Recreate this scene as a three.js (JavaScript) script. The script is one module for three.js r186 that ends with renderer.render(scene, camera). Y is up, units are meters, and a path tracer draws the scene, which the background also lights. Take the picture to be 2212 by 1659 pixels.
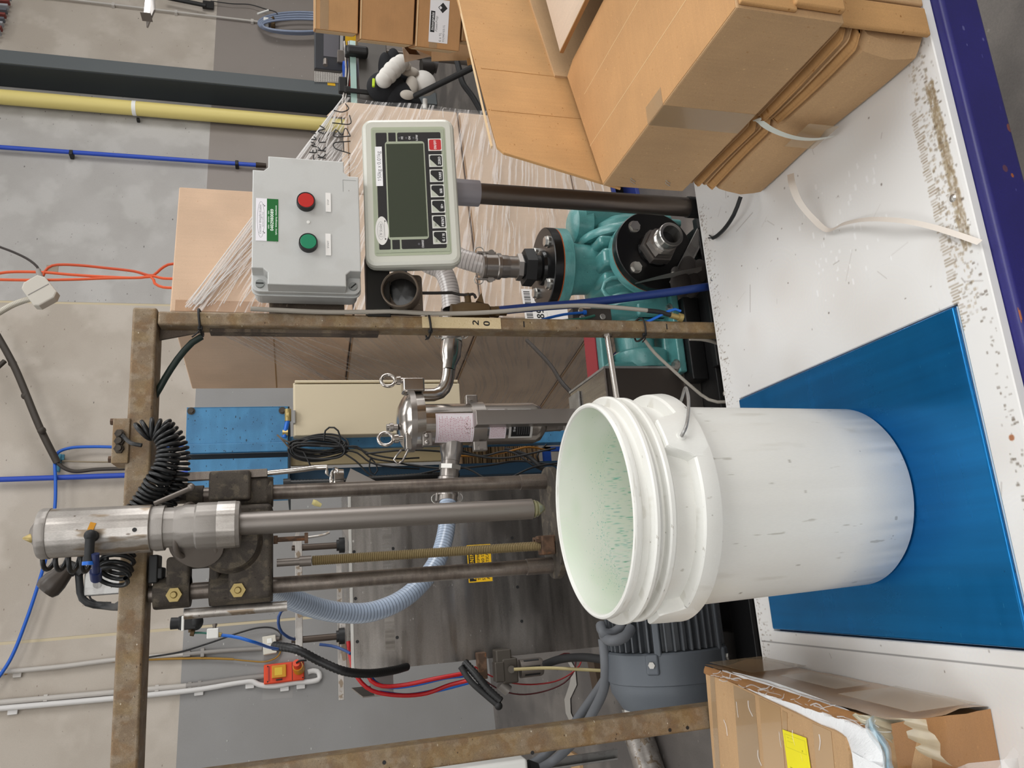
import * as THREE from 'three';
import { RoundedBoxGeometry } from 'three/addons/geometries/RoundedBoxGeometry.js';
import { mergeGeometries, mergeVertices, toCreasedNormals } from 'three/addons/utils/BufferGeometryUtils.js';
import { RectAreaLightUniformsLib } from 'three/addons/lights/RectAreaLightUniformsLib.js';

// ---------------------------------------------------------------- camera, renderer, light
const W = 2212, H = 1659, FOCAL = 1650;
const V = (x, y, z) => new THREE.Vector3(x, y, z);
const scene = new THREE.Scene();
scene.background = new THREE.Color(0x0b0b0c);
const renderer = new THREE.WebGLRenderer({ antialias: true });
renderer.toneMapping = THREE.LinearToneMapping;
renderer.toneMappingExposure = 0.65;
renderer.shadowMap.enabled = true;
const EYE = V(0, 1.65, 0);
const camera = new THREE.PerspectiveCamera(2 * Math.atan(H / 2 / FOCAL) * 180 / Math.PI, W / H, 0.05, 60);
const hold = new THREE.Matrix4().makeRotationFromEuler(new THREE.Euler(-15.73 * Math.PI / 180, -14.6 * Math.PI / 180, -0.26 * Math.PI / 180, 'YXZ'));   // the phone held upright
const bx_ = V(), by_ = V(), bz_ = V(); hold.extractBasis(bx_, by_, bz_);
camera.matrixAutoUpdate = true;
camera.position.copy(EYE);
camera.quaternion.setFromRotationMatrix(new THREE.Matrix4().makeBasis(by_.clone().negate(), bx_, bz_));   // the picture is stored lying on its side: world up is its left edge
scene.add(camera);

RectAreaLightUniformsLib.init();
// [centre, size across, size along, turn about x, intensity, colour]
const SKYLIGHTS = [
  { at: [3.3, 6.9, 1.5], w: 3.2, h: 4.4, power: 8.5 },
  { at: [-2.2, 6.9, 0.6], w: 1.6, h: 5.0, power: 4.2 },
  { at: [-1.2, 6.9, -4.2], w: 5.0, h: 1.3, power: 4.6 },
  { at: [4.6, 6.9, -4.6], w: 5.0, h: 1.3, power: 4.8 },
];
const FRONT_FILL = { at: [-2.2, 3.6, 5.94], w: 7.0, h: 4.0, power: 2.6 };  // added fill light from an unseen wall panel, brightening surfaces facing the camera
const DOORWAY = { at: [10.9, 2.5, 0.6], w: 6.0, h: 4.8, power: 9.0 };

// ---------------------------------------------------------------- from the photograph to the place
const RAY = (x, y) => V((H / 2 - y) / FOCAL, (W / 2 - x) / FOCAL, -1).applyMatrix4(hold);
const PZ = (x, y, z) => { const d = RAY(x, y); return EYE.clone().addScaledVector(d, z / d.z); };                 // on an upright plane parallel to the bench
const PY = (x, y, h) => { const d = RAY(x, y); return EYE.clone().addScaledVector(d, (h - EYE.y) / d.y); };        // on a level plane
const TURN = 11 * Math.PI / 180, WALL = 7.1;
const WN = V(Math.sin(TURN), 0, Math.cos(TURN)), WD = V(Math.cos(TURN), 0, -Math.sin(TURN));                       // the back wall's normal and its direction
const PW = (x, y, off = 0) => { const d = RAY(x, y); return EYE.clone().addScaledVector(d, (-(WALL - off) - WN.dot(EYE)) / WN.dot(d)); };

// ---------------------------------------------------------------- random, noise, textures
function rng(s) { return () => { s |= 0; s = s + 0x6D2B79F5 | 0; let t = Math.imul(s ^ s >>> 15, 1 | s); t = t + Math.imul(t ^ t >>> 7, 61 | t) ^ t; return ((t ^ t >>> 14) >>> 0) / 4294967296; }; }
function lattice(seed) {
  const r = rng(seed), n = 4096, a = new Float32Array(n); for (let i = 0; i < n; i++) a[i] = r();
  const h = (x, y) => a[(Math.imul(x, 374761393) + Math.imul(y, 668265263) >>> 7) & 4095];
  return (u, v, px, py = px) => {                       // tiles over 0..1 with px by py cells
    u *= px; v *= py; const x = Math.floor(u), y = Math.floor(v); let fx = u - x, fy = v - y; fx = fx * fx * (3 - 2 * fx); fy = fy * fy * (3 - 2 * fy);
    const x0 = ((x % px) + px) % px, x1 = (x0 + 1) % px, y0 = ((y % py) + py) % py, y1 = (y0 + 1) % py;
    return (h(x0, y0) * (1 - fx) + h(x1, y0) * fx) * (1 - fy) + (h(x0, y1) * (1 - fx) + h(x1, y1) * fx) * fy;
  };
}
function fbm(n, u, v, px, py = px, o = 4) { let s = 0, a = 0.5, t = 0; for (let i = 0; i < o; i++) { s += a * n(u, v, px, py); t += a; a *= 0.5; px *= 2; py *= 2; } return s / t; }
const smooth = (a, b, x) => { x = Math.min(1, Math.max(0, (x - a) / (b - a))); return x * x * (3 - 2 * x); };
const rgb = (h) => [h >> 16 & 255, h >> 8 & 255, h & 255];
// layers: ['blot', colour, cells, threshold, softness, amount, cellsY], ['grain', amount], ['streak', amount, cellsX, cellsY], ['speck', colour, count, rmin, rmax]
function surf(size, seed, base, layers) {
  const n = size * size, px = new Float32Array(n * 3), b = rgb(base);
  for (let i = 0; i < n; i++) { px[i * 3] = b[0]; px[i * 3 + 1] = b[1]; px[i * 3 + 2] = b[2]; }
  layers.forEach((l, li) => {
    const N = lattice(seed * 31 + li), r = rng(seed * 77 + li);
    if (l[0] === 'blot') {
      const c = rgb(l[1]);
      for (let y = 0; y < size; y++) for (let x = 0; x < size; x++) {
        const f = fbm(N, x / size, y / size, l[2], l[6] || l[2]), m = smooth(l[3] - l[4], l[3] + l[4], f) * l[5], i = (y * size + x) * 3;
        for (let k = 0; k < 3; k++) px[i + k] += (c[k] - px[i + k]) * m;
      }
    } else if (l[0] === 'grain') { for (let i = 0; i < n; i++) { const g = 1 + (r() - 0.5) * 2 * l[1]; for (let k = 0; k < 3; k++) px[i * 3 + k] *= g; } } else if (l[0] === 'streak') {
      for (let y = 0; y < size; y++) for (let x = 0; x < size; x++) { const g = 1 + (fbm(N, x / size, y / size, l[2], l[3], 3) - 0.5) * 2 * l[1], i = (y * size + x) * 3; for (let k = 0; k < 3; k++) px[i + k] *= g; }
    } else if (l[0] === 'speck') {
      const c = rgb(l[1]);
      for (let s = 0; s < l[2]; s++) {
        const cx = r() * size, cy = r() * size, rad = l[3] + (l[4] - l[3]) * r() * r(), e = 0.4 + r() * (l[5] || 1), am = 0.4 + 0.6 * r();
        for (let dy = -Math.ceil(rad); dy <= rad; dy++) for (let dx = -Math.ceil(rad / e); dx <= rad / e; dx++) {
          if ((dx * e) ** 2 + dy * dy > rad * rad) continue;
          const i = ((((Math.floor(cy + dy) % size) + size) % size) * size + ((Math.floor(cx + dx) % size) + size) % size) * 3;
          for (let k = 0; k < 3; k++) px[i + k] += (c[k] - px[i + k]) * am;
        }
      }
    }
  });
  const d = new Uint8Array(n * 4); for (let i = 0; i < n; i++) { for (let k = 0; k < 3; k++) d[i * 4 + k] = Math.max(0, Math.min(255, px[i * 3 + k])); d[i * 4 + 3] = 255; }
  return d;
}
function tex(data, size, metres, srgb = true) {
  const t = new THREE.DataTexture(data, size, size); t.wrapS = t.wrapT = THREE.RepeatWrapping; t.magFilter = THREE.LinearFilter; t.minFilter = THREE.LinearMipmapLinearFilter; t.generateMipmaps = true;
  if (srgb) t.colorSpace = THREE.SRGBColorSpace; t.repeat.set(1 / metres, 1 / metres); t.needsUpdate = true; return t;
}
const T = (size, seed, metres, base, layers) => tex(surf(size, seed, base, layers), size, metres);
const G = (size, seed, metres, base, layers) => tex(surf(size, seed, base, layers), size, metres, false);       // for bump and roughness
function paint(w, h, draw) { const c = document.createElement('canvas'); c.width = w; c.height = h; const g = c.getContext('2d'); draw(g, w, h); const t = new THREE.CanvasTexture(c); t.colorSpace = THREE.SRGBColorSpace; t.anisotropy = 4; return t; }
const std = (color, roughness = 0.6, metalness = 0, more = {}) => new THREE.MeshPhysicalMaterial({ color, roughness, metalness, ...more });

// ---------------------------------------------------------------- naming, things and parts
const taken = new Map(), origin = new Map(), ZERO = V(0, 0, 0);
function numbered(n) { const k = taken.get(n) || 0; taken.set(n, k + 1); return k ? `${n}_${String(k).padStart(3, '0')}` : n; }
function tag(o, label, category, group) { o.userData.label = label; o.userData.category = category; if (group) o.userData.group = group; return o; }
function thing(name, label, category, base, group) { const o = new THREE.Group(); o.name = numbered(name); o.position.copy(base); origin.set(o, base.clone()); scene.add(o); return tag(o, label, category, group); }
function joined(geos) {
  geos = [geos].flat(9).map((g) => { let q = g.index ? g.toNonIndexed() : g; if (!q.getAttribute('uv') || !q.userData.uv) q = boxUV(q); for (const k of Object.keys(q.attributes)) if (!['position', 'normal', 'uv', 'color'].includes(k)) q.deleteAttribute(k); return q; });
  if (geos.some((g) => g.getAttribute('color')) && !geos.every((g) => g.getAttribute('color'))) for (const g of geos) if (!g.getAttribute('color')) g.setAttribute('color', new THREE.BufferAttribute(new Float32Array(g.getAttribute('position').count * 3).fill(1), 3));
  return geos.length > 1 ? mergeGeometries(geos) : geos[0].clone();
}
function part(name, geos, mat, parent, label) {
  const at = origin.get(parent) || ZERO, g = joined(geos).translate(-at.x, -at.y, -at.z), m = new THREE.Mesh(g, mat);
  m.name = parent === scene ? numbered(name) : name; m.castShadow = m.receiveShadow = true; if (label) m.userData.label = label; origin.set(m, at); parent.add(m); return m;
}
const kids = new Map();
function piece(name, geos, mat, parent, label) { const k = parent.uuid + name, n = kids.get(k) || 0; kids.set(k, n + 1); return part(n ? `${name}_${String(n).padStart(3, '0')}` : name, geos, mat, parent, label); }
function solo(name, label, category, geos, mat, group) {
  const g = joined(geos); g.computeBoundingBox(); const b = g.boundingBox, c = V((b.min.x + b.max.x) / 2, b.min.y, (b.min.z + b.max.z) / 2);
  g.translate(-c.x, -c.y, -c.z); const m = new THREE.Mesh(g, mat); m.name = numbered(name); m.position.copy(c); m.castShadow = m.receiveShadow = true; origin.set(m, c); scene.add(m); return tag(m, label, category, group);
}
function struct(name, geos, mat) { const m = part(name, geos, mat, scene); m.userData.kind = 'structure'; return m; }

// ---------------------------------------------------------------- shapes (all in world metres)
function boxUV(g) {
  if (!g.getAttribute('normal')) g.computeVertexNormals();
  const p = g.getAttribute('position'), n = g.getAttribute('normal'), uv = new Float32Array(p.count * 2);
  for (let i = 0; i < p.count; i += 3) {
    let x = 0, y = 0, z = 0; for (let k = 0; k < 3 && i + k < p.count; k++) { x += n.getX(i + k); y += n.getY(i + k); z += n.getZ(i + k); }
    x = Math.abs(x); y = Math.abs(y); z = Math.abs(z);
    for (let k = 0; k < 3 && i + k < p.count; k++) { const j = i + k; if (x >= y && x >= z) { uv[j * 2] = p.getZ(j); uv[j * 2 + 1] = p.getY(j); } else if (y >= z) { uv[j * 2] = p.getX(j); uv[j * 2 + 1] = p.getZ(j); } else { uv[j * 2] = p.getX(j); uv[j * 2 + 1] = p.getY(j); } }
  }
  g.setAttribute('uv', new THREE.BufferAttribute(uv, 2)); g.userData.uv = true; return g;
}
const own = (g) => { if (g.index) g = g.toNonIndexed(); return boxUV(g); };
function box(x, y, z, w, h, d, r = 0, turn = 0) {                 // centre, size, edge radius, turn about y
  let g = r > 0 ? new RoundedBoxGeometry(w, h, d, 2, Math.min(r, w / 2.01, h / 2.01, d / 2.01)) : new THREE.BoxGeometry(w, h, d);
  g = own(g); if (turn) g.rotateY(turn); g.translate(x, y, z); g.userData.uv = true; return g;
}
const span = (x0, x1, y0, y1, z0, z1, r = 0) => box((x0 + x1) / 2, (y0 + y1) / 2, (z0 + z1) / 2, Math.abs(x1 - x0), Math.abs(y1 - y0), Math.abs(z1 - z0), r);
function basis(g, at, right, up) { up = up.clone().normalize(); right = right.clone().addScaledVector(up, -right.dot(up)).normalize(); const f = right.clone().cross(up).normalize(); g.applyMatrix4(new THREE.Matrix4().makeBasis(right.clone().normalize(), up.clone().normalize(), f).setPosition(at)); g.userData.uv = true; return g; }
function boxOn(at, right, up, w, h, d, r = 0) { return basis(r > 0 ? own(new RoundedBoxGeometry(w, h, d, 2, Math.min(r, w / 2.01, h / 2.01, d / 2.01))) : own(new THREE.BoxGeometry(w, h, d)), at, right, up); }
const UPV = V(0, 1, 0);
function aim(g, at, dir) { g.applyQuaternion(new THREE.Quaternion().setFromUnitVectors(UPV, dir.clone().normalize())); g.translate(at.x, at.y, at.z); g.userData.uv = true; return g; }
function scaleUV(g, u, v) { const a = g.getAttribute('uv'); for (let i = 0; i < a.count; i++) a.setXY(i, a.getX(i) * u, a.getY(i) * v); g.userData.uv = true; return g; }
function cyl(a, b, r0, r1 = r0, seg = 24, open = false) {
  const d = b.clone().sub(a), l = d.length(), g = new THREE.CylinderGeometry(r1, r0, l, seg, 1, open).toNonIndexed(); scaleUV(g, 2 * Math.PI * Math.max(r0, r1), l);
  return aim(g, a.clone().add(b).multiplyScalar(0.5), d);
}
function lathe(prof, at, dir = UPV, seg = 40) {                    // [radius, along] from the base point
  let len = 0; for (let i = 1; i < prof.length; i++) len += Math.hypot(prof[i][0] - prof[i - 1][0], prof[i][1] - prof[i - 1][1]);
  let g = new THREE.LatheGeometry(prof.map(([r, y]) => new THREE.Vector2(Math.max(r, 0), y)), seg).toNonIndexed();
  g = toCreasedNormals(g, 0.6); scaleUV(g, 2 * Math.PI * Math.max(...prof.map((p) => p[0])), len); return aim(g, at, dir);
}
function curve(pts, closed = false) { return new THREE.CatmullRomCurve3(pts, closed, 'centripetal'); }
function tube(pts, r, rad = 10, closed = false, per = 0.02) {
  const c = curve(pts, closed), l = c.getLength(), n = Math.max(6, Math.min(900, Math.ceil(l / per))), g = new THREE.TubeGeometry(c, n, r, rad, closed).toNonIndexed(); scaleUV(g, l, 2 * Math.PI * r);
  if (closed) return g;
  const caps = [0, 1].map((e) => { const p = c.getPointAt(e), d = c.getTangentAt(e).multiplyScalar(e ? 1 : -1), k = new THREE.CircleGeometry(r, rad).toNonIndexed(); k.applyQuaternion(new THREE.Quaternion().setFromUnitVectors(V(0, 0, 1), d)); k.translate(p.x, p.y, p.z); k.userData.uv = true; return k; });
  const q = mergeGeometries([g, ...caps]); q.userData.uv = true; return q;
}
function ring(at, dir, R, r, seg = 32, rad = 10) { const g = new THREE.TorusGeometry(R, r, rad, seg).toNonIndexed(); g.rotateX(Math.PI / 2); scaleUV(g, 2 * Math.PI * R, 2 * Math.PI * r); return aim(g, at, dir); }
function hex(at, dir, r, h) { const g = new THREE.CylinderGeometry(r * 0.97, r, h, 6).toNonIndexed(); g.translate(0, h / 2, 0); g.computeVertexNormals(); scaleUV(g, r * 6, h); return aim(g, at, dir); }
const ball = (at, r, sx = 1, sy = 1, sz = 1) => { const g = new THREE.SphereGeometry(r, 20, 14).toNonIndexed(); g.scale(sx, sy, sz); g.translate(at.x, at.y, at.z); scaleUV(g, 6 * r, 3 * r); return g; };
function plate(pts, depth, at, right, up, bevel = 0, holes = []) {   // an outline in the plane of right and up, thickness towards their normal
  const s = new THREE.Shape(pts.map(([x, y]) => new THREE.Vector2(x, y))); for (const h of holes) s.holes.push(h);
  const g = own(new THREE.ExtrudeGeometry(s, { depth: depth - 2 * bevel, bevelEnabled: bevel > 0, bevelThickness: bevel, bevelSize: bevel, bevelOffset: -bevel, bevelSegments: 2, curveSegments: 20 })); g.translate(0, 0, bevel);
  return basis(g, at, right, up);
}
const disc = (x, y, r) => { const p = new THREE.Path(); p.absarc(x, y, r, 0, Math.PI * 2, true); return p; };
function roundRect(w, h, r, n = 5) { const o = []; for (const [cx, cy, a0] of [[w / 2 - r, h / 2 - r, 0], [-w / 2 + r, h / 2 - r, 1], [-w / 2 + r, -h / 2 + r, 2], [w / 2 - r, -h / 2 + r, 3]]) for (let i = 0; i <= n; i++) { const a = (a0 + i / n) * Math.PI / 2; o.push([cx + r * Math.cos(a), cy + r * Math.sin(a)]); } return o; }
function sticker(name, texture, w, h, at, right, up, parent, rough = 0.5, label) {      // print on its own thin sheet
  const g = new THREE.BoxGeometry(w, h, 0.0006).toNonIndexed(); g.userData.uv = true;
  return part(name, basis(g, at, right, up), std(0xffffff, rough, 0, { map: texture }), parent, label);
}
function ribbed(pts, r, pitch, c0, c1, bump = 0.05, rad = 20) {      // reinforced hose: a rib every pitch
  const c = curve(pts), l = c.getLength(), n = Math.round(l / pitch) * 6, f = c.computeFrenetFrames(n, false), pos = [], col = [], uv = [], nor = [], A = new THREE.Color(c0), B = new THREE.Color(c1);
  const at = (i, j) => { const p = c.getPointAt(i / n), a = j / rad * Math.PI * 2, ph = (i % 6), k = ph === 0 ? 0 : ph === 1 || ph === 5 ? 0.7 : 1, R = r * (1 - bump + bump * k); const d = f.normals[i].clone().multiplyScalar(Math.cos(a)).addScaledVector(f.binormals[i], Math.sin(a)); return [p.addScaledVector(d, R), ph === 0 ? B : A, d]; };
  const rows = []; for (let i = 0; i <= n; i++) { const row = []; for (let j = 0; j <= rad; j++) row.push(at(i, j)); rows.push(row); }
  for (let i = 0; i < n; i++) for (let j = 0; j < rad; j++) for (const [a, b] of [[0, 0], [1, 1], [1, 0], [0, 0], [0, 1], [1, 1]]) { const [p, q, d] = rows[i + a][j + b]; pos.push(p.x, p.y, p.z); col.push(q.r, q.g, q.b); nor.push(d.x, d.y, d.z); uv.push((i + a) / n * l, (j + b) / rad * 6.28 * r); }
  const g = new THREE.BufferGeometry(); g.setAttribute('position', new THREE.Float32BufferAttribute(pos, 3)); g.setAttribute('color', new THREE.Float32BufferAttribute(col, 3)); g.setAttribute('normal', new THREE.Float32BufferAttribute(nor, 3)); g.setAttribute('uv', new THREE.Float32BufferAttribute(uv, 2)); g.userData.uv = true; return g;
}
function coil(pts, R, pitch, r, seed = 1, flat = 1) {                // a helix wound round a path
  const c = curve(pts), l = c.getLength(), turns = l / pitch, n = Math.ceil(turns * 18), f = c.computeFrenetFrames(n, false), o = [], q = rng(seed); let w = 1;
  for (let i = 0; i <= n; i++) { if (i % 18 === 0) w = 1 + (q() - 0.5) * 0.14; const a = i / 18 * Math.PI * 2; o.push(c.getPointAt(i / n).addScaledVector(f.normals[i], R * w * Math.cos(a)).addScaledVector(f.binormals[i], R * w * flat * Math.sin(a))); }
  const k = curve(o), g = new THREE.TubeGeometry(k, n * 1, r, 8, false).toNonIndexed(); scaleUV(g, k.getLength(), 6.28 * r); return g;
}
function sheet(grid, thick = 0) {                                    // grid[i][j] of points
  const pos = [], uv = [], n = grid.length - 1, m = grid[0].length - 1, L = grid[0][0].distanceTo(grid[n][0]), M = grid[0][0].distanceTo(grid[0][m]);
  const quad = (a, b, c, d, ua, ub, uc, ud) => { for (const [p, u] of [[a, ua], [b, ub], [c, uc], [a, ua], [c, uc], [d, ud]]) { pos.push(p.x, p.y, p.z); uv.push(u[0], u[1]); } };
  for (let i = 0; i < n; i++) for (let j = 0; j < m; j++) quad(grid[i][j], grid[i + 1][j], grid[i + 1][j + 1], grid[i][j + 1], [i / n * L, j / m * M], [(i + 1) / n * L, j / m * M], [(i + 1) / n * L, (j + 1) / m * M], [i / n * L, (j + 1) / m * M]);
  let g = new THREE.BufferGeometry(); g.setAttribute('position', new THREE.Float32BufferAttribute(pos, 3)); g.setAttribute('uv', new THREE.Float32BufferAttribute(uv, 2));
  g = mergeVertices(g, 1e-5); g.computeVertexNormals(); g = g.toNonIndexed(); g.userData.uv = true; return g;
}
const PX_ = (x, y, X) => { const d = RAY(x, y); return EYE.clone().addScaledVector(d, X / d.x); };                   // on an upright plane across the bench
const quad = (l, z, th = 0.005) => { const p = l.map(([x, y, d]) => PZ(x, y, z + (d || 0))); const n = p[1].clone().sub(p[0]).cross(p[2].clone().sub(p[0])).normalize().multiplyScalar(th), q = p.map((a) => a.clone().add(n)), o = [], tri = (a, b, c) => o.push(a, b, c); for (let i = 1; i < p.length - 1; i++) { tri(p[0], p[i + 1], p[i]); tri(q[0], q[i], q[i + 1]); } for (let i = 0; i < p.length; i++) { const j = (i + 1) % p.length; tri(p[i], p[j], q[j]); tri(p[i], q[j], q[i]); } const g = new THREE.BufferGeometry().setFromPoints(o); g.computeVertexNormals(); return own(g); };   // a flat board with these corners
const mix = (a, b, t) => a.clone().lerp(b, t);
const hang = (a, b, sag, n = 6) => Array.from({ length: n + 1 }, (_, i) => { const t = i / n; return mix(a, b, t).add(V(0, -sag * 4 * t * (1 - t), 0)); });
const off = (p, x = 0, y = 0, z = 0) => V(p.x + x, p.y + y, p.z + z);

// ---------------------------------------------------------------- materials
const cardFibre = T(512, 11, 0.4, 0xbb9870, [['streak', 0.018, 6, 110], ['streak', 0.05, 5, 5], ['grain', 0.035], ['speck', 0xa97f50, 260, 0.6, 1.6, 0.3], ['speck', 0xd9b184, 200, 0.6, 1.4, 0.4]]);
const cardBump = G(512, 12, 0.4, 0x808080, [['streak', 0.22, 3, 90], ['grain', 0.06]]);
const cardPale = T(512, 13, 0.6, 0xc9b39e, [['streak', 0.014, 110, 6], ['streak', 0.05, 5, 5], ['grain', 0.025], ['speck', 0xb3906f, 120, 0.6, 1.6, 0.3]]);
const cardDeep = T(512, 14, 0.4, 0xb98e5c, [['streak', 0.022, 110, 6], ['streak', 0.06, 6, 6], ['grain', 0.035], ['speck', 0x8d5c27, 200, 0.6, 1.8, 0.2]]);
const steelGrime = T(1024, 15, 0.6, 0x86755f, [['blot', 0x6a5642, 14, 0.5, 0.2, 0.55], ['blot', 0x7a5a38, 30, 0.58, 0.14, 0.4], ['blot', 0x9c9180, 52, 0.6, 0.12, 0.45], ['blot', 0x8f7648, 20, 0.6, 0.15, 0.35], ['grain', 0.12], ['speck', 0xcfc8b8, 260, 0.5, 2.2, 0.3], ['speck', 0x3a2c20, 500, 0.5, 2.4, 0.4]]);
const steelGrimeDark = T(512, 16, 0.4, 0x5c5045, [['blot', 0x3c3129, 8, 0.5, 0.12, 0.8], ['blot', 0x81735f, 14, 0.6, 0.08, 0.6], ['grain', 0.12], ['speck', 0xa0947f, 260, 0.6, 2, 0.6]]);
const castDark = T(512, 17, 0.25, 0x4b443c, [['blot', 0x37312c, 9, 0.48, 0.15, 0.7], ['blot', 0x6c6353, 20, 0.62, 0.08, 0.6], ['grain', 0.16], ['speck', 0x211d1a, 320, 0.6, 2, 0.6]]);
const aluWorn = T(512, 18, 0.3, 0xb9b4af, [['blot', 0x96908a, 8, 0.5, 0.15, 0.6], ['streak', 0.06, 3, 60], ['grain', 0.05], ['speck', 0x5b5148, 90, 0.6, 2.2, 0.5], ['blot', 0x7c6a55, 14, 0.68, 0.05, 0.7]]);
const brushed = T(512, 19, 0.6, 0x9b9691, [['streak', 0.14, 90, 3], ['blot', 0x7d7874, 6, 0.5, 0.2, 0.5, 2], ['grain', 0.04], ['speck', 0xc9c5c0, 50, 0.6, 1.6, 0.1]]);
const brushedAcross = T(512, 36, 0.9, 0x8b8681, [['streak', 0.2, 3, 60], ['blot', 0x6a6561, 2, 0.5, 0.2, 0.6, 5], ['blot', 0xa9a49f, 3, 0.62, 0.12, 0.6, 12], ['grain', 0.04], ['speck', 0xc9c5c0, 40, 0.6, 1.4, 0.1]]), brushedAcrossRough = G(512, 37, 0.9, 0x808080, [['streak', 0.5, 3, 40], ['blot', 0xc8c8c8, 3, 0.55, 0.12, 0.6, 9]]);
const brushedRough = G(512, 20, 0.6, 0x8a8a8a, [['streak', 0.35, 64, 3], ['blot', 0xc8c8c8, 7, 0.55, 0.12, 0.6]]);
const blueChipped = T(1024, 21, 0.7, 0x427fa9, [['streak', 0.07, 8, 40], ['blot', 0x34678e, 7, 0.55, 0.1, 0.5], ['grain', 0.05], ['speck', 0x16242f, 520, 0.7, 4, 0.15], ['speck', 0x122230, 500, 0.6, 2, 0.6]]);
const pumpPaint = T(512, 22, 0.3, 0x60a2a1, [['blot', 0x4b8a89, 9, 0.5, 0.15, 0.5], ['grain', 0.035], ['speck', 0x1f4443, 60, 0.6, 1.8, 0.5], ['speck', 0x8fd0cc, 60, 0.6, 2, 0.4]]);
const wallCream = T(1024, 23, 2.4, 0xb1a89d, [['blot', 0xa2988c, 6, 0.5, 0.18, 0.5], ['blot', 0xc2bab0, 9, 0.58, 0.12, 0.5], ['grain', 0.02], ['speck', 0x7c7064, 110, 0.7, 2.2, 0.3], ['speck', 0x55504a, 40, 0.7, 2.6, 0.12]]);
const wallPale = T(1024, 24, 2.4, 0xa9a6a3, [['blot', 0x9c9995, 6, 0.5, 0.18, 0.5], ['blot', 0xbab8b5, 9, 0.58, 0.12, 0.5], ['grain', 0.02], ['speck', 0x6d6a65, 110, 0.7, 2.2, 0.3], ['speck', 0x44423f, 40, 0.7, 2.6, 0.12]]);
const wallGrey = T(1024, 25, 2.4, 0x8b8a89, [['blot', 0x817f7d, 5, 0.5, 0.2, 0.5], ['grain', 0.015], ['speck', 0xcac8c5, 90, 0.7, 2, 0.12], ['speck', 0x4a4948, 60, 0.7, 2]]);
const wallTaupe = T(1024, 26, 2.4, 0x88807a, [['blot', 0x7d756f, 5, 0.5, 0.2, 0.5], ['grain', 0.015], ['speck', 0xc5bfb8, 90, 0.7, 2, 0.12], ['speck', 0x45403c, 60, 0.7, 2]]);
const floorMap = T(1024, 27, 3, 0x6d6864, [['blot', 0x565250, 7, 0.5, 0.14, 0.7], ['blot', 0x837d77, 11, 0.6, 0.1, 0.6], ['streak', 0.06, 40, 5], ['grain', 0.04], ['speck', 0x2f2d2c, 240, 0.7, 2.6, 0.4], ['speck', 0x9d9892, 260, 0.6, 2.2, 0.4]]);
const paintBlue = T(512, 28, 0.6, 0x24216b, [['blot', 0x1c1a58, 6, 0.5, 0.2, 0.5], ['grain', 0.05], ['speck', 0xa4582b, 70, 0.8, 12, 0.5], ['speck', 0x5a5c9a, 40, 0.5, 1.4, -0.32], ['speck', 0x8c8fb0, 80, 0.6, 2.2, 0.3]]);
const orangePeel = G(512, 29, 0.12, 0x808080, [['blot', 0xb0b0b0, 26, 0.5, 0.25, 0.8], ['grain', 0.03]]);
const fineGrain = G(512, 30, 0.2, 0x808080, [['blot', 0xa8a8a8, 60, 0.5, 0.3, 0.8], ['grain', 0.2]]);
const scuffWhite = T(1024, 31, 0.6, 0xe6e6e1, [['blot', 0xdedcd6, 7, 0.55, 0.15, 0.5], ['blot', 0xbcb8ac, 18, 0.74, 0.06, 0.35], ['blot', 0x9c988c, 60, 0.82, 0.02, 0.45], ['grain', 0.008], ['speck', 0x8e8c84, 30, 0.5, 1.8, -0.3], ['speck', 0xb0ada4, 60, 0.5, 2.2, -0.32], ['speck', 0x6b6962, 40, 0.5, 1.5, 0.3]]);
const plasticGrey = T(512, 32, 0.3, 0xc2c3c1, [['blot', 0xb9b9b6, 7, 0.58, 0.12, 0.5], ['grain', 0.01], ['speck', 0x8f8c86, 14, 0.8, 4, 0.3]]);
const rodWorn = T(512, 33, 0.3, 0x6f665f, [['streak', 0.16, 3, 50], ['blot', 0x4a413a, 9, 0.56, 0.1, 0.6, 3], ['blot', 0x8d857d, 6, 0.6, 0.1, 0.5], ['grain', 0.08]]);
const galv = T(512, 34, 0.4, 0xa9a8a6, [['blot', 0x8d8b88, 14, 0.5, 0.1, 0.5], ['grain', 0.05], ['speck', 0x4d4a46, 60, 0.6, 2, 0.5]]);
const rusty = T(512, 35, 0.2, 0x6e5543, [['blot', 0x4b3a2e, 9, 0.5, 0.12, 0.8], ['blot', 0x8d5a37, 14, 0.6, 0.08, 0.6], ['grain', 0.14]]);

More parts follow.
